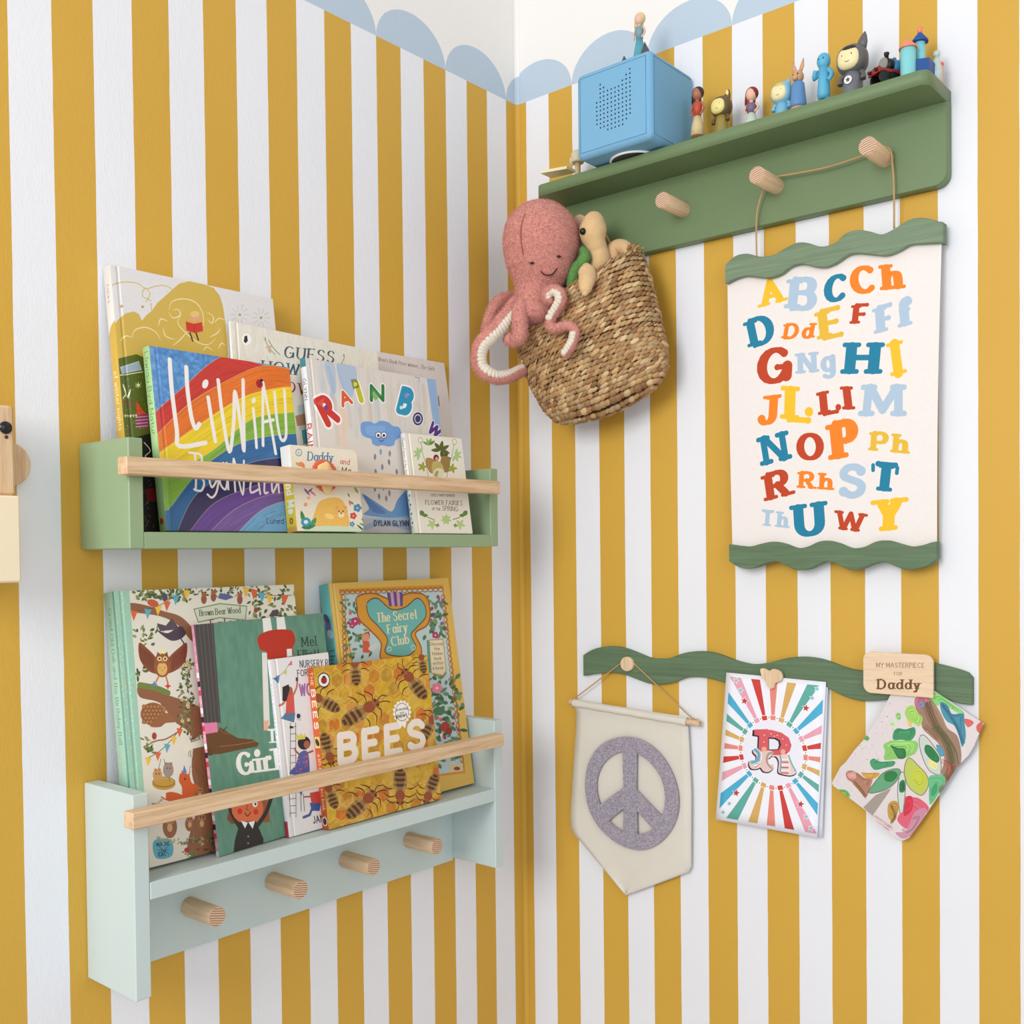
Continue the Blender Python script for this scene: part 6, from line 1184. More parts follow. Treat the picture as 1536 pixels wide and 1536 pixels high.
# ---------------------------------------------------------------- plush
def fur(b, n, ln, wd, seed=1, lay=.55, cols=None, faces=None, down=(0, 0, -1)):
    """short pile: slivers rooted on the surface that b holds so far"""
    rs = np.random.RandomState(seed); V = np.array(b.v); tri = []
    for f in (b.f if faces is None else [b.f[i] for i in faces]):
        for k in range(1, len(f) - 1): tri.append((f[0], f[k], f[k + 1]))
    tri = np.array(tri); A, B, C_ = V[tri[:, 0]], V[tri[:, 1]], V[tri[:, 2]]; N = np.cross(B - A, C_ - A); ar = np.linalg.norm(N, axis=1); ok = ar > 1e-12; tri, A, B, C_, N, ar = tri[ok], A[ok], B[ok], C_[ok], N[ok], ar[ok]; N /= ar[:, None]
    idx = rs.choice(len(tri), n, p=ar / ar.sum()); u, v = rs.rand(n), rs.rand(n); m = u + v > 1; u[m], v[m] = 1 - u[m], 1 - v[m]
    P = A[idx] + (B - A)[idx] * u[:, None] + (C_ - A)[idx] * v[:, None]; Nn = N[idx]; J = rs.randn(n, 3) * .45 + np.array(down) * lay; Dv = Nn + J; Dv /= np.linalg.norm(Dv, axis=1)[:, None]
    Sd = np.cross(Dv, rs.randn(n, 3)); Sd /= np.linalg.norm(Sd, axis=1)[:, None]; L_ = ln * rs.uniform(.6, 1.2, n)[:, None]
    o = len(b.v); W = np.stack([P - Nn * .0003 - Sd * wd, P - Nn * .0003 + Sd * wd, P + Dv * L_], 1).reshape(-1, 3); b.v += [tuple(q) for q in W.tolist()]; nf = len(b.f); b.f += [(o + 3 * i, o + 3 * i + 1, o + 3 * i + 2) for i in range(n)]; return b
def plushmat(col, col2=None, name='plush', rough=.95, k=180):
    m = NT(name); nz = m.noise(m.mapv(), k, 4, .7); m.l(m.mix(nz, lin(col2 or [q * .82 for q in col]), lin(col)), m.b.inputs['Base Color']); m.b.inputs['Roughness'].default_value = rough; m.b.inputs['Specular IOR Level'].default_value = .2
    m.b.inputs['Sheen Weight'].default_value = .35; m.b.inputs['Sheen Roughness'].default_value = .6; m.bump(m.noise(m.mapv(), 700, 3), .5, .0008); return m.m
PINKP = plushmat((232, 164, 148), (188, 116, 102), 'pink_plush', .95, 420); CREAMP = plushmat((238, 228, 210), (216, 202, 182), 'cream_plush'); TANP = plushmat((232, 198, 146), (214, 174, 120), 'tan_plush', .9, 90); GREENP = plushmat((118, 172, 84), (84, 138, 60), 'green_plush', .95, 240)
to = thing('plush_octopus', 'pink plush octopus with smiling face, its tentacles draped over the basket', 'plush toy', (.155, -.1, 1.6))
b = MB(); HC = RP(811, 362, .128); HR = .0585
up_ = np.array([.06, 0, 1.0]); up_ /= np.linalg.norm(up_); fwd = CAM - HC; fwd -= up_ * (fwd @ up_); fwd /= np.linalg.norm(fwd); rt = np.cross(fwd, up_); rt = -rt if rt @ CR < 0 else rt
MH = np.stack([rt, fwd, up_], 1)
HPROF = [(1.07, 0), (1.04, .22), (.95, .46), (.8, .68), (.6, .85), (.35, .96), (.08, 1.0), (-.2, .99), (-.5, .93), (-.75, .86), (-.95, .76), (-1.15, .64), (-1.35, .56), (-1.6, .55), (-1.85, .6), (-2.05, .52), (-2.15, .3), (-2.18, 0)]
hz, hr = np.array(HPROF).T
def haxis(z): return HC + up_ * HR * z + (np.array([-.006, -.004, 0]) * min(1, max(0, (-z - .8)) ) if z < -.8 else 0)
HZ = np.concatenate([np.linspace(1.07, .8, 8), np.linspace(.76, -2.0, 44), np.linspace(-2.04, -2.18, 6)])
b.tube([haxis(z) for z in HZ], [HR * max(.004, float(np.interp(-z, -hz, hr))) for z in HZ], 40, up=tuple(fwd), flat=.94)
neck = HC - up_ * HR * 1.5
CR11 = lambda x, y: (690 + x / 7.68, 420 + y / 7.68)
def tent(pts, r0, r1, ds, n=6, ups=None):
    P = np.array([RP(*CR11(*p), d) for p, d in zip(pts, ds)]); S_ = spline(P, n); m = len(S_); return S_, [r0 + (r1 - r0) * (i / (m - 1)) ** .8 for i in range(m)]
T1 = tent([(850, 150), (740, 230), (640, 290), (545, 400), (440, 530), (330, 640), (240, 740), (205, 870), (225, 1000), (310, 1085), (430, 1128), (570, 1108), (720, 1040), (800, 1010)], .0135, .0088, [.125, .14, .155, .17, .185, .20, .205, .205, .20, .192, .175, .15, .115, .09])
T2 = tent([(860, 130), (770, 220), (700, 330), (685, 450), (690, 570), (675, 660), (615, 690), (575, 680)], .0150, .0105, [.125, .145, .160, .165, .165, .165, .165, .168])
T3 = tent([(700, 200), (600, 210), (500, 225), (410, 300), (360, 400), (325, 520), (310, 600)], .0115, .0095, [.09, .105, .12, .135, .145, .155, .16])
T4 = tent([(1120, 60), (1180, 90)], .01, .01, [.1, .1])
T4 = tent([(1075, 205), (1020, 215), (1005, 150), (1080, 110), (1150, 150), (1165, 230), (1120, 330), (1065, 420), (1035, 510), (1090, 560), (1180, 535), (1270, 530), (1322, 590), (1310, 690), (1265, 780), (1215, 850)], .0085, .0062, [.150, .152, .155, .155, .152, .150, .148, .147, .150, .152, .152, .152, .151, .150, .150, .150])
T5 = tent([(1000, -60), (1120, -40), (1190, 40), (1200, 120)], .013, .009, [.11, .10, .09, .085])
for S_, R_ in (T1, T2, T3, T4, T5): b.tube(S_, R_, 12); b.ell(S_[-1], R_[-1], None, 10, 8)
nb = len(b.f); fur(b, 60000, .0034, .00042, 3); b.build('body', PINKP, to)
# suckers: pleated cream band on the inner side of the tentacles
b = MB()
def band(T, side, i0, i1, rr, off=.75, step=.0062, sq=1.0):
    S_, R_ = T; cum = np.concatenate([[0], np.cumsum(np.linalg.norm(np.diff(S_, axis=0), axis=1))]); s = cum[i0]
    while s < cum[i1]:
        i = int(np.searchsorted(cum, s)); i = min(max(i, 1), len(S_) - 1); f = (s - cum[i - 1]) / (cum[i] - cum[i - 1] + 1e-9); P = S_[i - 1] * (1 - f) + S_[i] * f; T_ = S_[i] - S_[i - 1]; T_ /= np.linalg.norm(T_)
        view = CAM - P; view /= np.linalg.norm(view); sd = np.cross(T_, view); sd /= np.linalg.norm(sd); sd *= side; r = R_[i] * rr; nrm = view * .8 + sd; nrm /= np.linalg.norm(nrm)
        M = np.stack([T_, np.cross(nrm, T_), nrm], 1); b.ell(P + nrm * R_[i] * off, (step * .95, r, r * .62 * sq), M, 10, 7); s += step
band(T1, -1, 14, len(T1[0]) - 1, .98, .74, .0062); band(T2, 1, 34, 41, .7, .6, .009); band(T3, -1, 8, 30, .6, .6, .009)
band(T4, 1, 6, 46, 1.05, .72, .0060); band(T4, 1, 74, len(T4[0]) - 1, 1.05, .72, .0056)
fur(b, 9000, .0012, .0002, 4); b.build('suckers', CREAMP, to, label='cream pleated suckers')
def onhead(px, py, lift=0.0):
    """point on the head where a sight line meets it"""
    v = ray(px, py); lo, hi = np.linalg.norm(HC - CAM) - .09, np.linalg.norm(HC - CAM)
    for k in range(90):
        t = lo + (hi - lo) * k / 89; q = MH.T @ (CAM + v * t - HC) / HR; z = q[2]; r = np.interp(-z, -hz, hr)
        if abs(z) < 2.1 and q[0] ** 2 + (q[1] / .94) ** 2 <= r * r: break
    return CAM + v * (t - lift)
V10 = lambda x, y: (740 + x / 6.982, 290 + y / 6.982)
b = MB()
for x, y in ((405, 730), (688, 662)): q = onhead(*V10(x, y), .0035); b.ell(q, (.0024, .0024, .0022), None, 8, 6); b.tube([q + CR * -.004, q, q + CR * .004 + CU * .0005], [.0006, .001, .0005], 5)
sm = spline([onhead(*V10(x, y), .0038) for x, y in ((498, 815), (530, 848), (575, 858), (625, 842), (668, 785))], 5); b.tube(sm, .0009, 6); b.build('stitched_face', plain((52, 22, 26), .8), to, label='dark stitched eyes and smile')
b = MB(); b.tube(spline([onhead(*V10(x, y), .0012) for x, y in ((330, 215), (296, 330), (288, 450), (300, 560), (316, 640))], 6), .0011, 6); b.build('seam', plushmat((170, 90, 88), None, 'seam_plush'), to)

# turtle
tt = thing('plush_turtle', 'tan plush turtle with green shell and bead eye, peeking from the basket', 'plush toy', (.22, -.07, 1.62))
b = MB(); d0 = .085
hd = [(1062, 200), (1050, 330), (1045, 420), (1070, 520), (1100, 610), (1120, 720), (1110, 840)]; P = np.array([RP(*V10(*p), d) for p, d in zip(hd, (.085, .088, .088, .085, .08, .078, .075))]); S_ = spline(P, 6); m = len(S_)
rad = np.interp(np.linspace(0, 1, m), [0, .03, .08, .16, .26, .38, .5, .64, .8, 1], [.003, .009, .0145, .0190, .0212, .0200, .0158, .0148, .017, .019]); b.tube(S_, rad, 20)
fl1 = [(975, 790), (985, 870), (970, 960), (960, 1040)]; P = np.array([RP(*V10(*p), d) for p, d in zip(fl1, (.115, .125, .138, .143))]); S_ = spline(P, 5); b.tube(S_, np.interp(np.linspace(0, 1, len(S_)), [0, .15, .5, .85, 1], [.008, .0135, .0125, .0085, .005]), 16, flat=.9); b.ell(S_[0], .0085, None, 12, 8); b.ell(S_[-1], .005, None, 10, 6)
fl2 = [(1240, 720), (1255, 610), (1320, 560), (1400, 590), (1420, 690)]; P = np.array([RP(*V10(*p), d) for p, d in zip(fl2, (.06, .055, .052, .055, .06))]); S_ = spline(P, 6); b.tube(S_, np.interp(np.linspace(0, 1, len(S_)), [0, .3, .6, 1], [.012, .0125, .0115, .0075]), 16)
fur(b, 26000, .0011, .00022, 9, .3); b.build('body', TANP, tt)
b = MB(); sh = [(940, 600), (960, 660), (930, 720), (870, 790), (840, 880), (830, 980), (830, 1080)]; P = np.array([RP(*V10(*p), d) for p, d in zip(sh, (.098, .105, .108, .11, .112, .112, .11))]); S_ = spline(P, 5); b.tube(S_, np.interp(np.linspace(0, 1, len(S_)), [0, .2, .5, 1], [.005, .0085, .0085, .009]), 14); b.ell(S_[0], .006, None, 10, 8)
fur(b, 7000, .0022, .0003, 10, .4); b.build('shell_rim', GREENP, tt, label='green shell edge')
b = MB(); ev = V10(938, 398); q = RP(*ev, .1095); b.ell(q, .0052, None, 14, 10); b.build('eye', plain((20, 14, 12), .15, 0, 0), tt, label='black bead eye')
# ---------------------------------------------------------------- blue cube speaker and toys on the hook shelf
ZT = 1.811
BLUEF = NT('blue_fabric'); _n = BLUEF.noise(BLUEF.mapv(), 1400, 3); BLUEF.l(BLUEF.mix(_n, lin((108, 162, 196)), lin((130, 182, 212))), BLUEF.b.inputs['Base Color']); BLUEF.b.inputs['Roughness'].default_value = .9; BLUEF.bump(_n, .4, .0004); BLUEF = BLUEF.m
ts = thing('cube_speaker', 'sky blue fabric cube speaker with a cat-shaped dot grille and dark ears', 'speaker', (.29, -.06, ZT))
bx0, bx1, by0, by1, bz0, bz1 = .2215, .357, -.0015, -.1235, ZT + .0035, 1.9435
b = MB(); b.box((bx0, by0, bz0), (bx1, by1, bz1)); o = b.build('body', BLUEF, ts); m = o.modifiers.new('b', 'BEVEL'); m.width = .0095; m.segments = 5
for p in o.data.polygons: p.use_smooth = True
m2 = o.modifiers.new('w', 'WEIGHTED_NORMAL'); m2.keep_sharp = True
DKB = plain((70, 128, 172), .8, .1, .3, 900); b = MB(); i_ = .0085
fr = [(bx0 + i_, bz0 + i_), (bx1 - i_, bz0 + i_), (bx1 - i_, bz1 - i_), (bx0 + i_, bz1 - i_)]
b.tube([(p[0], by1 + .0001, p[1]) for p in fr], .0005, 5, closed=True)
b.tube([(bx1 - .0001, by0 - .009, bz0 + i_), (bx1 - .0001, by1 + i_, bz0 + i_), (bx1 - .0001, by1 + i_, bz1 - i_), (bx1 - .0001, by0 - .009, bz1 - i_)], .0005, 5)
b.build('seam', DKB, ts)
b = MB(); V7 = lambda x, y: (860 + x / 7.68, 60 + y / 7.68)
zs = RP(*V7(650, 332), -by1)[2] - RP(*V7(650, 383), -by1)[2]
for x, y, n in ((270, 725, 6), (310, 515, 11), (350, 547, 10), (394, 582, 10), (437, 565, 10), (480, 549, 10), (522, 533, 10), (565, 465, 11), (608, 398, 11), (651, 332, 11)):
    q = RP(*V7(x, y), -by1)
    if x == 270: q = q + np.array([0, 0, 0])
    for k in range(n): b.add([(q[0] + .0013 * math.cos(a), by1 - .0003, q[2] - zs * k + .0013 * math.sin(a)) for a in np.linspace(0, 2 * PI, 10, endpoint=False)], [tuple(range(10))])
o = b.build('grille_dots', plain((20, 44, 70), .9), ts); o['kind'] = 'stuff'
b = MB(); rc_ = np.array([.292, -.068, ZT + .0018]); b.tube([rc_ + np.array([.037 * math.cos(a), .037 * math.sin(a), 0]) for a in np.linspace(0, 2 * PI, 40, endpoint=False)], .0019, 8, closed=True); b.build('foot_ring', WHITE, ts)
b = MB(); b.cyl(rc_ + np.array([0, 0, -.0005]), rc_ + np.array([0, 0, .0018]), .035, 32); b.build('underside', plain((70, 74, 74), .6), ts)
GREYR = plain((74, 78, 80), .6)
for px, py, hw, dd in ((936, 85, .0095, .098), (967, 64, .012, .1)):
    q = RP(px, py, dd); b = MB(); b.add([(q[0] - hw * .7, -dd + .004, bz1 - .001), (q[0] + hw, -dd + .004, bz1 - .001), (q[0] + hw, -dd - .004, bz1 - .001), (q[0] - hw * .7, -dd - .004, bz1 - .001), (q[0], -dd, q[2] + .002)], [(0, 1, 2, 3), (0, 4, 1), (1, 4, 2), (2, 4, 3), (3, 4, 0)]); b.build('ear', GREYR, ts)

def dot(b, c, r=.0008): b.ell(c, (r, r * .5, r * 1.3), None, 8, 6)
GT = 'toy figurines on the hook shelf'
SKIN = plain((226, 176, 148), .5, .05, 0); BLK = plain((24, 20, 20), .4, 0, 0)
def hooded(cx, cz, r, hood, face, body, label, ears, dy=.05, hair=None, emblem=False, star=None):
    y = -dy; t = thing('toy_figurine', label, 'figurine', (cx, y, ZT), GT); M1 = plain(hood, .45, .05, 0); M2 = plain(face, .45, .03, 0); M3 = plain(body, .45, .05, 0)
    sq = lambda p: np.sign(p) * np.abs(p) ** .82
    b = MB(); b.ell((cx, y, cz), (r * 1.02, r * .92, r), None, 24, 16, sq); b.build('hood', M1, t)
    b = MB(); b.ell((cx - .0005, y - r * .52, cz - r * .06), (r * .78, r * .5, r * .74), None, 24, 14, sq); fa = b.build('face', M2, t)
    b = MB(); fy = y - r * 1.0
    for sx in (-.34, .30): dot(b, (cx + sx * r, fy + .0006, cz + .06 * r), r * .055)
    b.tube(spline([(cx - .16 * r, fy + .0003, cz - .34 * r), (cx, fy + .0001, cz - .40 * r), (cx + .16 * r, fy + .0003, cz - .34 * r)], 4), r * .02, 5); b.build('eyes', BLK, t)
    if hair: b = MB(); b.ell((cx + .05 * r, y - r * .70, cz + r * .50), (r * .5, r * .30, r * .2), None, 14, 8); b.build('hair', plain(hair, .6), t)
    b = MB(); hb = cz - r * .7 - ZT; b.lathe([(r * .70, 0), (r * .72, hb * .2), (r * .62, hb * .7), (r * .5, hb)], (cx, y, ZT), n=20); b.build('body', M3, t)
    for sx in (-1, 1): b = MB(); b.tube(spline([(cx + sx * r * .45, y - .001, cz - r * .75), (cx + sx * r * .74, y - .002, cz - r * 1.05), (cx + sx * r * .78, y - .004, cz - r * 1.5)], 4), [r * .16] * 6 + [r * .2] * 3, 10); b.build('arm', M1, t)
    for ex, ez, L_, w_, inner in ears:
        e0 = np.array([cx + ex * r, y + .001, cz + ez * r]); e1 = e0 + np.array([ex * r * .35, 0, L_ * r]); b = MB(); b.tube([e0 - (e1 - e0) * .3, e0 + (e1 - e0) * .3, e0 + (e1 - e0) * .7, e1], [w_ * r * 1.1, w_ * r, w_ * r * .6, w_ * r * .12], 12, flat=.6, up=(0, 1, 0)); er = b.build('ear', M1, t)
        if inner: b = MB(); b.ell((e0 + e1) / 2 + np.array([0, -w_ * r * .5, 0]), (w_ * r * .5, .0006, L_ * r * .38), None, 10, 8); b.build('inner_ear', M2, er)
    if emblem:
        q = np.array([cx - .0006, y - r * .72, ZT + hb * .62]); b = MB(); b.cyl(q, q + np.array([0, -.0006, 0]), r * .27, 20); b.build('badge', WHITE, t); b = MB()
        b.add([(q[0] + r * .19 * (1 if k % 2 == 0 else .45) * math.sin(k * PI / 5), q[1] - .0009, q[2] + r * .19 * (1 if k % 2 == 0 else .45) * math.cos(k * PI / 5)) for k in range(10)], [tuple(range(10))[::-1]]); b.build('star', GREYR, t)
    return t
def at(px, py, d=.05): q = RP(px, py, d); return q[0], q[2]
x, z = at(1082.5, 161); hooded(x, z, .0150, (104, 84, 48), (232, 216, 134), (150, 130, 60), 'hooded brown toy figurine with cream face, second from the blue cube', [(.55, .8, .75, .34, True)])
x, z = at(1173.5, 141); hooded(x, z, .0152, (134, 190, 214), (240, 224, 170), (120, 180, 206), 'pale blue hooded toy figurine with cream face, beside the rabbit toy', [(.5, .8, .5, .3, False), (-.6, .75, .3, .24, False)], hair=(226, 196, 90))
x, z = at(1279, 91); hooded(x, z, .0198, (98, 96, 94), (240, 224, 170), (112, 112, 116), 'dark grey hooded toy figurine with star badge, left of the toy train', [(.62, .85, .85, .34, False), (-.5, .85, .18, .14, False)], hair=(40, 34, 30), emblem=True)
def doll(px, pyh, rh, hairc, skin, topc, skirtc, label, zb=ZT, d=.05, long=1.0, sit=False, legs=True, base=None):
    cx, cz = at(px, pyh, d); y = -d; t = thing('toy_doll', label, 'figurine', (cx, y, zb), GT); H_ = cz - zb; Ms = plain(skin, .45, .03, 0)
    b = MB(); b.ell((cx, y, cz), (rh * .82, rh * .85, rh), None, 16, 12); b.tube([(cx, y, cz - rh * .8), (cx, y, cz - rh * 1.5)], rh * .3, 10); b.build('head', Ms, t)
    b = MB(); b.ell((cx, y + rh * .22, cz + rh * .22), (rh * 1.0, rh * .92, rh * 1.0), None, 16, 12); b.tube(spline([(cx - rh * .3, y + rh * .4, cz + rh * .4), (cx - rh * .6, y + rh * .7, cz - rh * 1.0), (cx - rh * .6, y + rh * .7, cz - rh * 2.0 * long)], 4), [rh * .8] * 5 + [rh * .7, rh * .6, rh * .45, rh * .2], 12); b.build('hair', plain(hairc, .5), t)
    tz = cz - rh * 1.35; wz = tz - H_ * .26
    b = MB(); b.tube([(cx, y, tz), (cx, y, tz - rh * .3), (cx, y, wz)], [rh * .55, rh * .8, rh * .6], 14); b.build('torso', plain(topc, .5), t)
    for sx in (-1, 1): b = MB(); b.tube(spline([(cx + sx * rh * .7, y, tz - rh * .1), (cx + sx * rh * 1.15, y, (tz + wz) / 2), (cx + sx * rh * .75, y - rh * .5, wz)], 4), [rh * .2] * 5 + [rh * .17] * 4, 8); b.build('arm', Ms, t)
    zl = zb + (H_ * .22 if legs else 0.0)
    b = MB(); b.tube([(cx, y, wz + rh * .1), (cx, y, (wz + zl) / 2), (cx, y, zl)], [rh * .55, rh * 1.0, rh * (1.15 if legs else 1.35)], 16); b.build('skirt', plain(skirtc, .6), t)
    if legs:
        for sx in (-1, 1): b = MB(); b.tube([(cx + sx * rh * .4, y, zl + .001), (cx + sx * rh * .4, y, zb)], [rh * .26, rh * .22], 8); b.build('leg', Ms, t)
    if base: b = MB(); b.ell((cx, y, zb + .003), (rh * 2.3, rh * 1.8, .006), None, 16, 8); b.build('base', plain(base, .6), t)
    return t
doll(959, 29, .0086, (222, 200, 132), (226, 186, 160), (120, 154, 160), (84, 160, 172), 'small blond toy doll in pale blue dress standing on the cube speaker', bz1 - .001, .085, .6, legs=False)
doll(1046, 141, .0092, (44, 32, 30), (176, 106, 78), (190, 74, 44), (216, 192, 140), 'small dark-haired toy doll in red top and straw skirt', ZT, .05, 1.0, base=(210, 186, 130))
doll(1127, 142, .0094, (132, 22, 34), (232, 184, 158), (120, 100, 124), (196, 208, 190), 'small toy doll with long red hair on a pale base', ZT, .05, 1.3, legs=False, base=(176, 186, 170))
# rabbit, blue figure
cx, cz = at(1199.5, 117); t = thing('toy_rabbit', 'tan toy rabbit figurine with tall ears and blue body', 'figurine', (cx, -.055, ZT), GT); TN = plain((206, 156, 116), .5)
b = MB(); b.ell((cx, -.055, cz), (.0078, .0085, .0085), None, 16, 12); b.ell((cx - .001, -.062, cz - .003), (.0045, .004, .004), None, 12, 8); b.build('head', TN, t)
for sx in (-1, 1): b = MB(); b.tube([(cx + sx * .003, -.055, cz + .005), (cx + sx * .006, -.055, cz + .013), (cx + sx * .008, -.055, cz + .023)], [.0026, .0032, .0008], 10, flat=.5, up=(0, 1, 0)); b.build('ear', TN, t)
b = MB(); b.lathe([(.012, 0), (.0125, .006), (.011, .012), (.0105, .013)], (cx, -.055, ZT)); b.build('legs', TN, t)
b = MB(); b.lathe([(.0118, .0125), (.0112, .018), (.0085, max(.02, cz - ZT - .010)), (.005, max(.022, cz - ZT - .006))], (cx, -.055, ZT)); b.build('body', plain((92, 140, 188), .5), t)
b = MB(); dot(b, (cx + .003, -.0628, cz + .001), .0011); dot(b, (cx - .004, -.0622, cz + .001), .0011); b.build('eyes', BLK, t)
cx, cz = at(1235.5, 92); t = thing('toy_figurine', 'plain sky blue rounded toy figurine between rabbit and grey hooded figurine', 'figurine', (cx, -.05, ZT), GT); BB = plain((92, 176, 208), .5, .05, 0)
b = MB(); b.ell((cx, -.05, cz), (.0092, .009, .0112), None, 18, 12); b.build('head', BB, t)
b = MB(); b.lathe([(.007, .016), (.0088, .022), (.0085, .03), (.0065, cz - ZT - .008)], (cx, -.05, ZT)); b.build('body', BB, t)
for sx in (-1, 1):
    b = MB(); b.tube([(cx + sx * .004, -.05, ZT + .018), (cx + sx * .004, -.05, ZT)], [.0042, .004], 10); b.build('leg', BB, t)
    b = MB(); b.tube(spline([(cx + sx * .006, -.05, cz - .012), (cx + sx * .0125, -.052, cz - .021), (cx + sx * .009, -.056, cz - (.030 if sx > 0 else .012))], 4), .0032, 8); b.build('arm', BB, t)
b = MB(); dot(b, (cx - .004, -.0582, cz + .001), .0009); dot(b, (cx + .003, -.0588, cz + .001), .0009); b.build('eyes', BLK, t)
# train
V4 = lambda x, y: (1290 + x / 10.97, 30 + y / 10.97)
fx_, fz_ = at(*V4(375, 735), .070); t = thing('toy_train', 'little toy steam engine, blue boiler, red frame, grey round front', 'toy train', (fx_ + .02, -.065, ZT), None)
REDT = plain((156, 42, 34), .4); BLT = plain((48, 130, 178), .4); GRT = plain((150, 150, 146), .5)
ax_ = np.array([.5, .866, 0]); sd_ = np.array([-.866, .5, 0]); F0 = np.array([fx_, -.070, fz_])
def along(a, s=0, h=0): return F0 + ax_ * a + sd_ * s + np.array([0, 0, h])
b = MB(); b.cyl(along(-.001), along(.002), .0085, 22, .0008); b.build('smokebox_door', GRT, t)
b = MB(); b.cyl(along(.002), along(.012), .0086, 22); b.build('smokebox', BLK, t)
b = MB(); b.cyl(along(.012), along(.034), .0082, 22); b.build('boiler', BLT, t)
b = MB(); b.tube([along(.006, 0, .006), along(.006, 0, .013), along(.006, 0, .0135), along(.006, 0, .016)], [.0026, .0026, .0034, .0034], 12); b.build('funnel', BLK, t)
b = MB(); b.ell(along(.018, 0, .0085), (.003, .003, .0035), None, 10, 8); b.build('dome', BLT, t)
def obox(b, a0, a1, s0, s1, h0, h1): b.add([along(a, s, h) for a in (a0, a1) for s in (s0, s1) for h in (h0, h1)], [(0, 1, 3, 2), (4, 6, 7, 5), (0, 4, 5, 1), (2, 3, 7, 6), (0, 2, 6, 4), (1, 5, 7, 3)]); return b
obox(MB(), .030, .044, -.009, .009, -.008, .013).build('cab', BLT, t)
obox(MB(), -.012, .044, -.0095, .0095, -.0125, -.0085).build('frame', REDT, t); obox(MB(), -.0145, -.012, -.0105, .0105, -.015, -.0075).build('buffer_beam', REDT, t)
for s in (-.006, .006): b = MB(); b.cyl(along(-.0145, s, -.011), along(-.018, s, -.011), .0022, 12); b.build('buffer', BLK, t)
hw = F0[2] - .0125 - ZT
for a in (-.004, .010, .024, .038):
    for s in (-.0085, .0085): b = MB(); rw = max(.003, hw * .54); b.cyl(along(a, s - .001, -(F0[2] - ZT) + rw), along(a, s + .001, -(F0[2] - ZT) + rw), rw, 16); b.build('wheel', BLK, t)
# castle
t = thing('toy_castle', 'toy castle block with turquoise towers, coral roof and dark blue wall', 'toy', (.69, -.05, ZT)); TQ = plain((130, 206, 208), .45, .04, 0); COR = plain((240, 138, 104), .45, .04, 0); NVB = plain((22, 76, 146), .45, .04, 0)
def tower(px, ptop, pbot, d, r, mat, roofpx, rm, rr, apex=None):
    cx, z1 = at(px, ptop, d); b = MB(); b.cyl((cx, -d, ZT if pbot is None else at(px, pbot, d)[1]), (cx, -d, z1), r, 24, .0004); b.build('tower', mat, t)
    za = at(px, roofpx, d)[1]; b = MB(); b.tube([(cx, -d, z1), (cx, -d, z1 + .0025), (cx, -d, za - .002), (cx, -d, za)], [rr, rr * .98, rr * .22, rr * .12], 24); b.build('tower_roof', rm, t); return cx, za
cx1, _ = tower(1290 + 790 / 10.97, 30 + 480 / 10.97, None, .066, .0094, TQ, 30 + 310 / 10.97, COR, .0112)
cx2, za = tower(1290 + 985 / 10.97, 30 + 375 / 10.97, None, .046, .0066, TQ, 30 + 185 / 10.97, NVB, .0104)
b = MB(); b.tube([(cx2, -.046, za - .003), (cx2, -.046, za + .004), (cx2, -.046, za + .006)], [.0026, .0034, .001], 12); b.build('spire_top', COR, t)
xb, zb2 = at(1290 + 920 / 10.97, 30 + 655 / 10.97, .062); xe, _ = at(1290 + 1260 / 10.97, 30 + 735 / 10.97, .03)
b = MB(); wb = zb2 - ZT; b.add([(cx1 + .004, -.066, ZT), (cx1 + .004, -.066, zb2), (xe, -.058, zb2), (xe, -.058, ZT), (cx1 + .004, -.03, ZT), (cx1 + .004, -.03, zb2), (xe, -.03, zb2), (xe, -.03, ZT)], [(0, 3, 2, 1), (4, 5, 6, 7), (1, 2, 6, 5), (0, 4, 7, 3), (0, 1, 5, 4), (3, 7, 6, 2)]); b.build('wall', NVB, t)
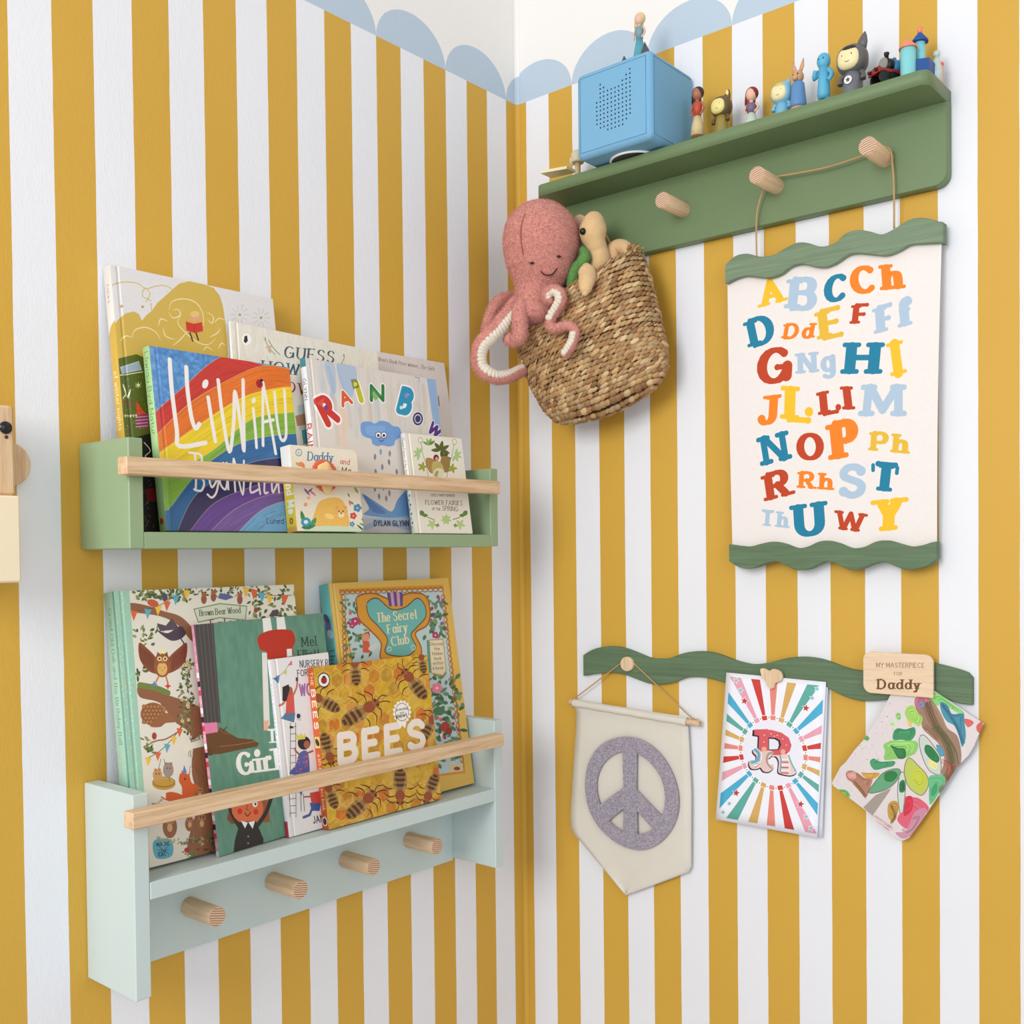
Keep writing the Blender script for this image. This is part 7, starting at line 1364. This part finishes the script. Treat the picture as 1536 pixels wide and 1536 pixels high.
tower(1290 + 1305 / 10.97, 30 + 745 / 10.97, None, .026, .0048, COR, 30 + 700 / 10.97, COR, .0056)
b = MB(); gx, gz = at(1290 + 1262 / 10.97, 30 + 560 / 10.97, .03); b.ell((gx, -.03, gz), .0046, None, 14, 10); b.tube([(gx, -.03, gz - .003), (gx, -.03, gz - .010), (gx, -.03, gz - .020), (gx, -.03, ZT + .001)], [.0024, .0046, .0072, .0072], 14); tag(b.build('toy_figurine', plain((190, 204, 196), .25, .02, 0)), 'tiny pale grey pawn-like toy figure at the right end behind the toy castle', 'figurine')
# cream figure and board at the left end
V1 = lambda x, y: (810 + x / 15.36, 200 + y / 15.36)
cx, cz = at(*V1(868, 540), .05); t = thing('toy_figurine', 'small cream toy figurine with round head and flat board, left of the cube', 'figurine', (cx, -.05, ZT)); CRM = plain((214, 204, 172), .5)
b = MB(); b.lathe([(.0098, -.010), (.0108, -.006), (.0108, .004), (.0085, .0085), (.003, .010)], (cx, -.05, cz), n=22); b.ell((cx - .009, -.052, cz - .005), (.0052, .005, .0075), None, 14, 10); b.build('head', CRM, t)
b = MB(); b.cyl((cx, -.05, ZT), (cx, -.05, cz - .008), .0046, 14); b.build('body', plain((206, 176, 126), .5), t)
q0 = np.array(at(*V1(160, 960), .052)); q1 = np.array(at(*V1(720, 830), .052)); b = MB(); h_ = .0022
b.add([(q0[0], -.070, q0[1] - h_), (q0[0], -.070, q0[1] + h_), (q1[0], -.064, q1[1] + h_), (q1[0], -.064, q1[1] - h_), (q0[0], -.040, q0[1] - h_), (q0[0], -.040, q0[1] + h_), (q1[0], -.040, q1[1] + h_), (q1[0], -.040, q1[1] - h_)], [(0, 3, 2, 1), (4, 5, 6, 7), (1, 2, 6, 5), (0, 4, 7, 3), (0, 1, 5, 4), (3, 7, 6, 2)]); b.build('board', plain((240, 226, 184), .5), t)
b = MB(); b.ell((.5 * (q1[0] + cx), -.056, ZT + .0045), (.0035, .003, .0045), None, 10, 8); b.build('foot', BLK, t)
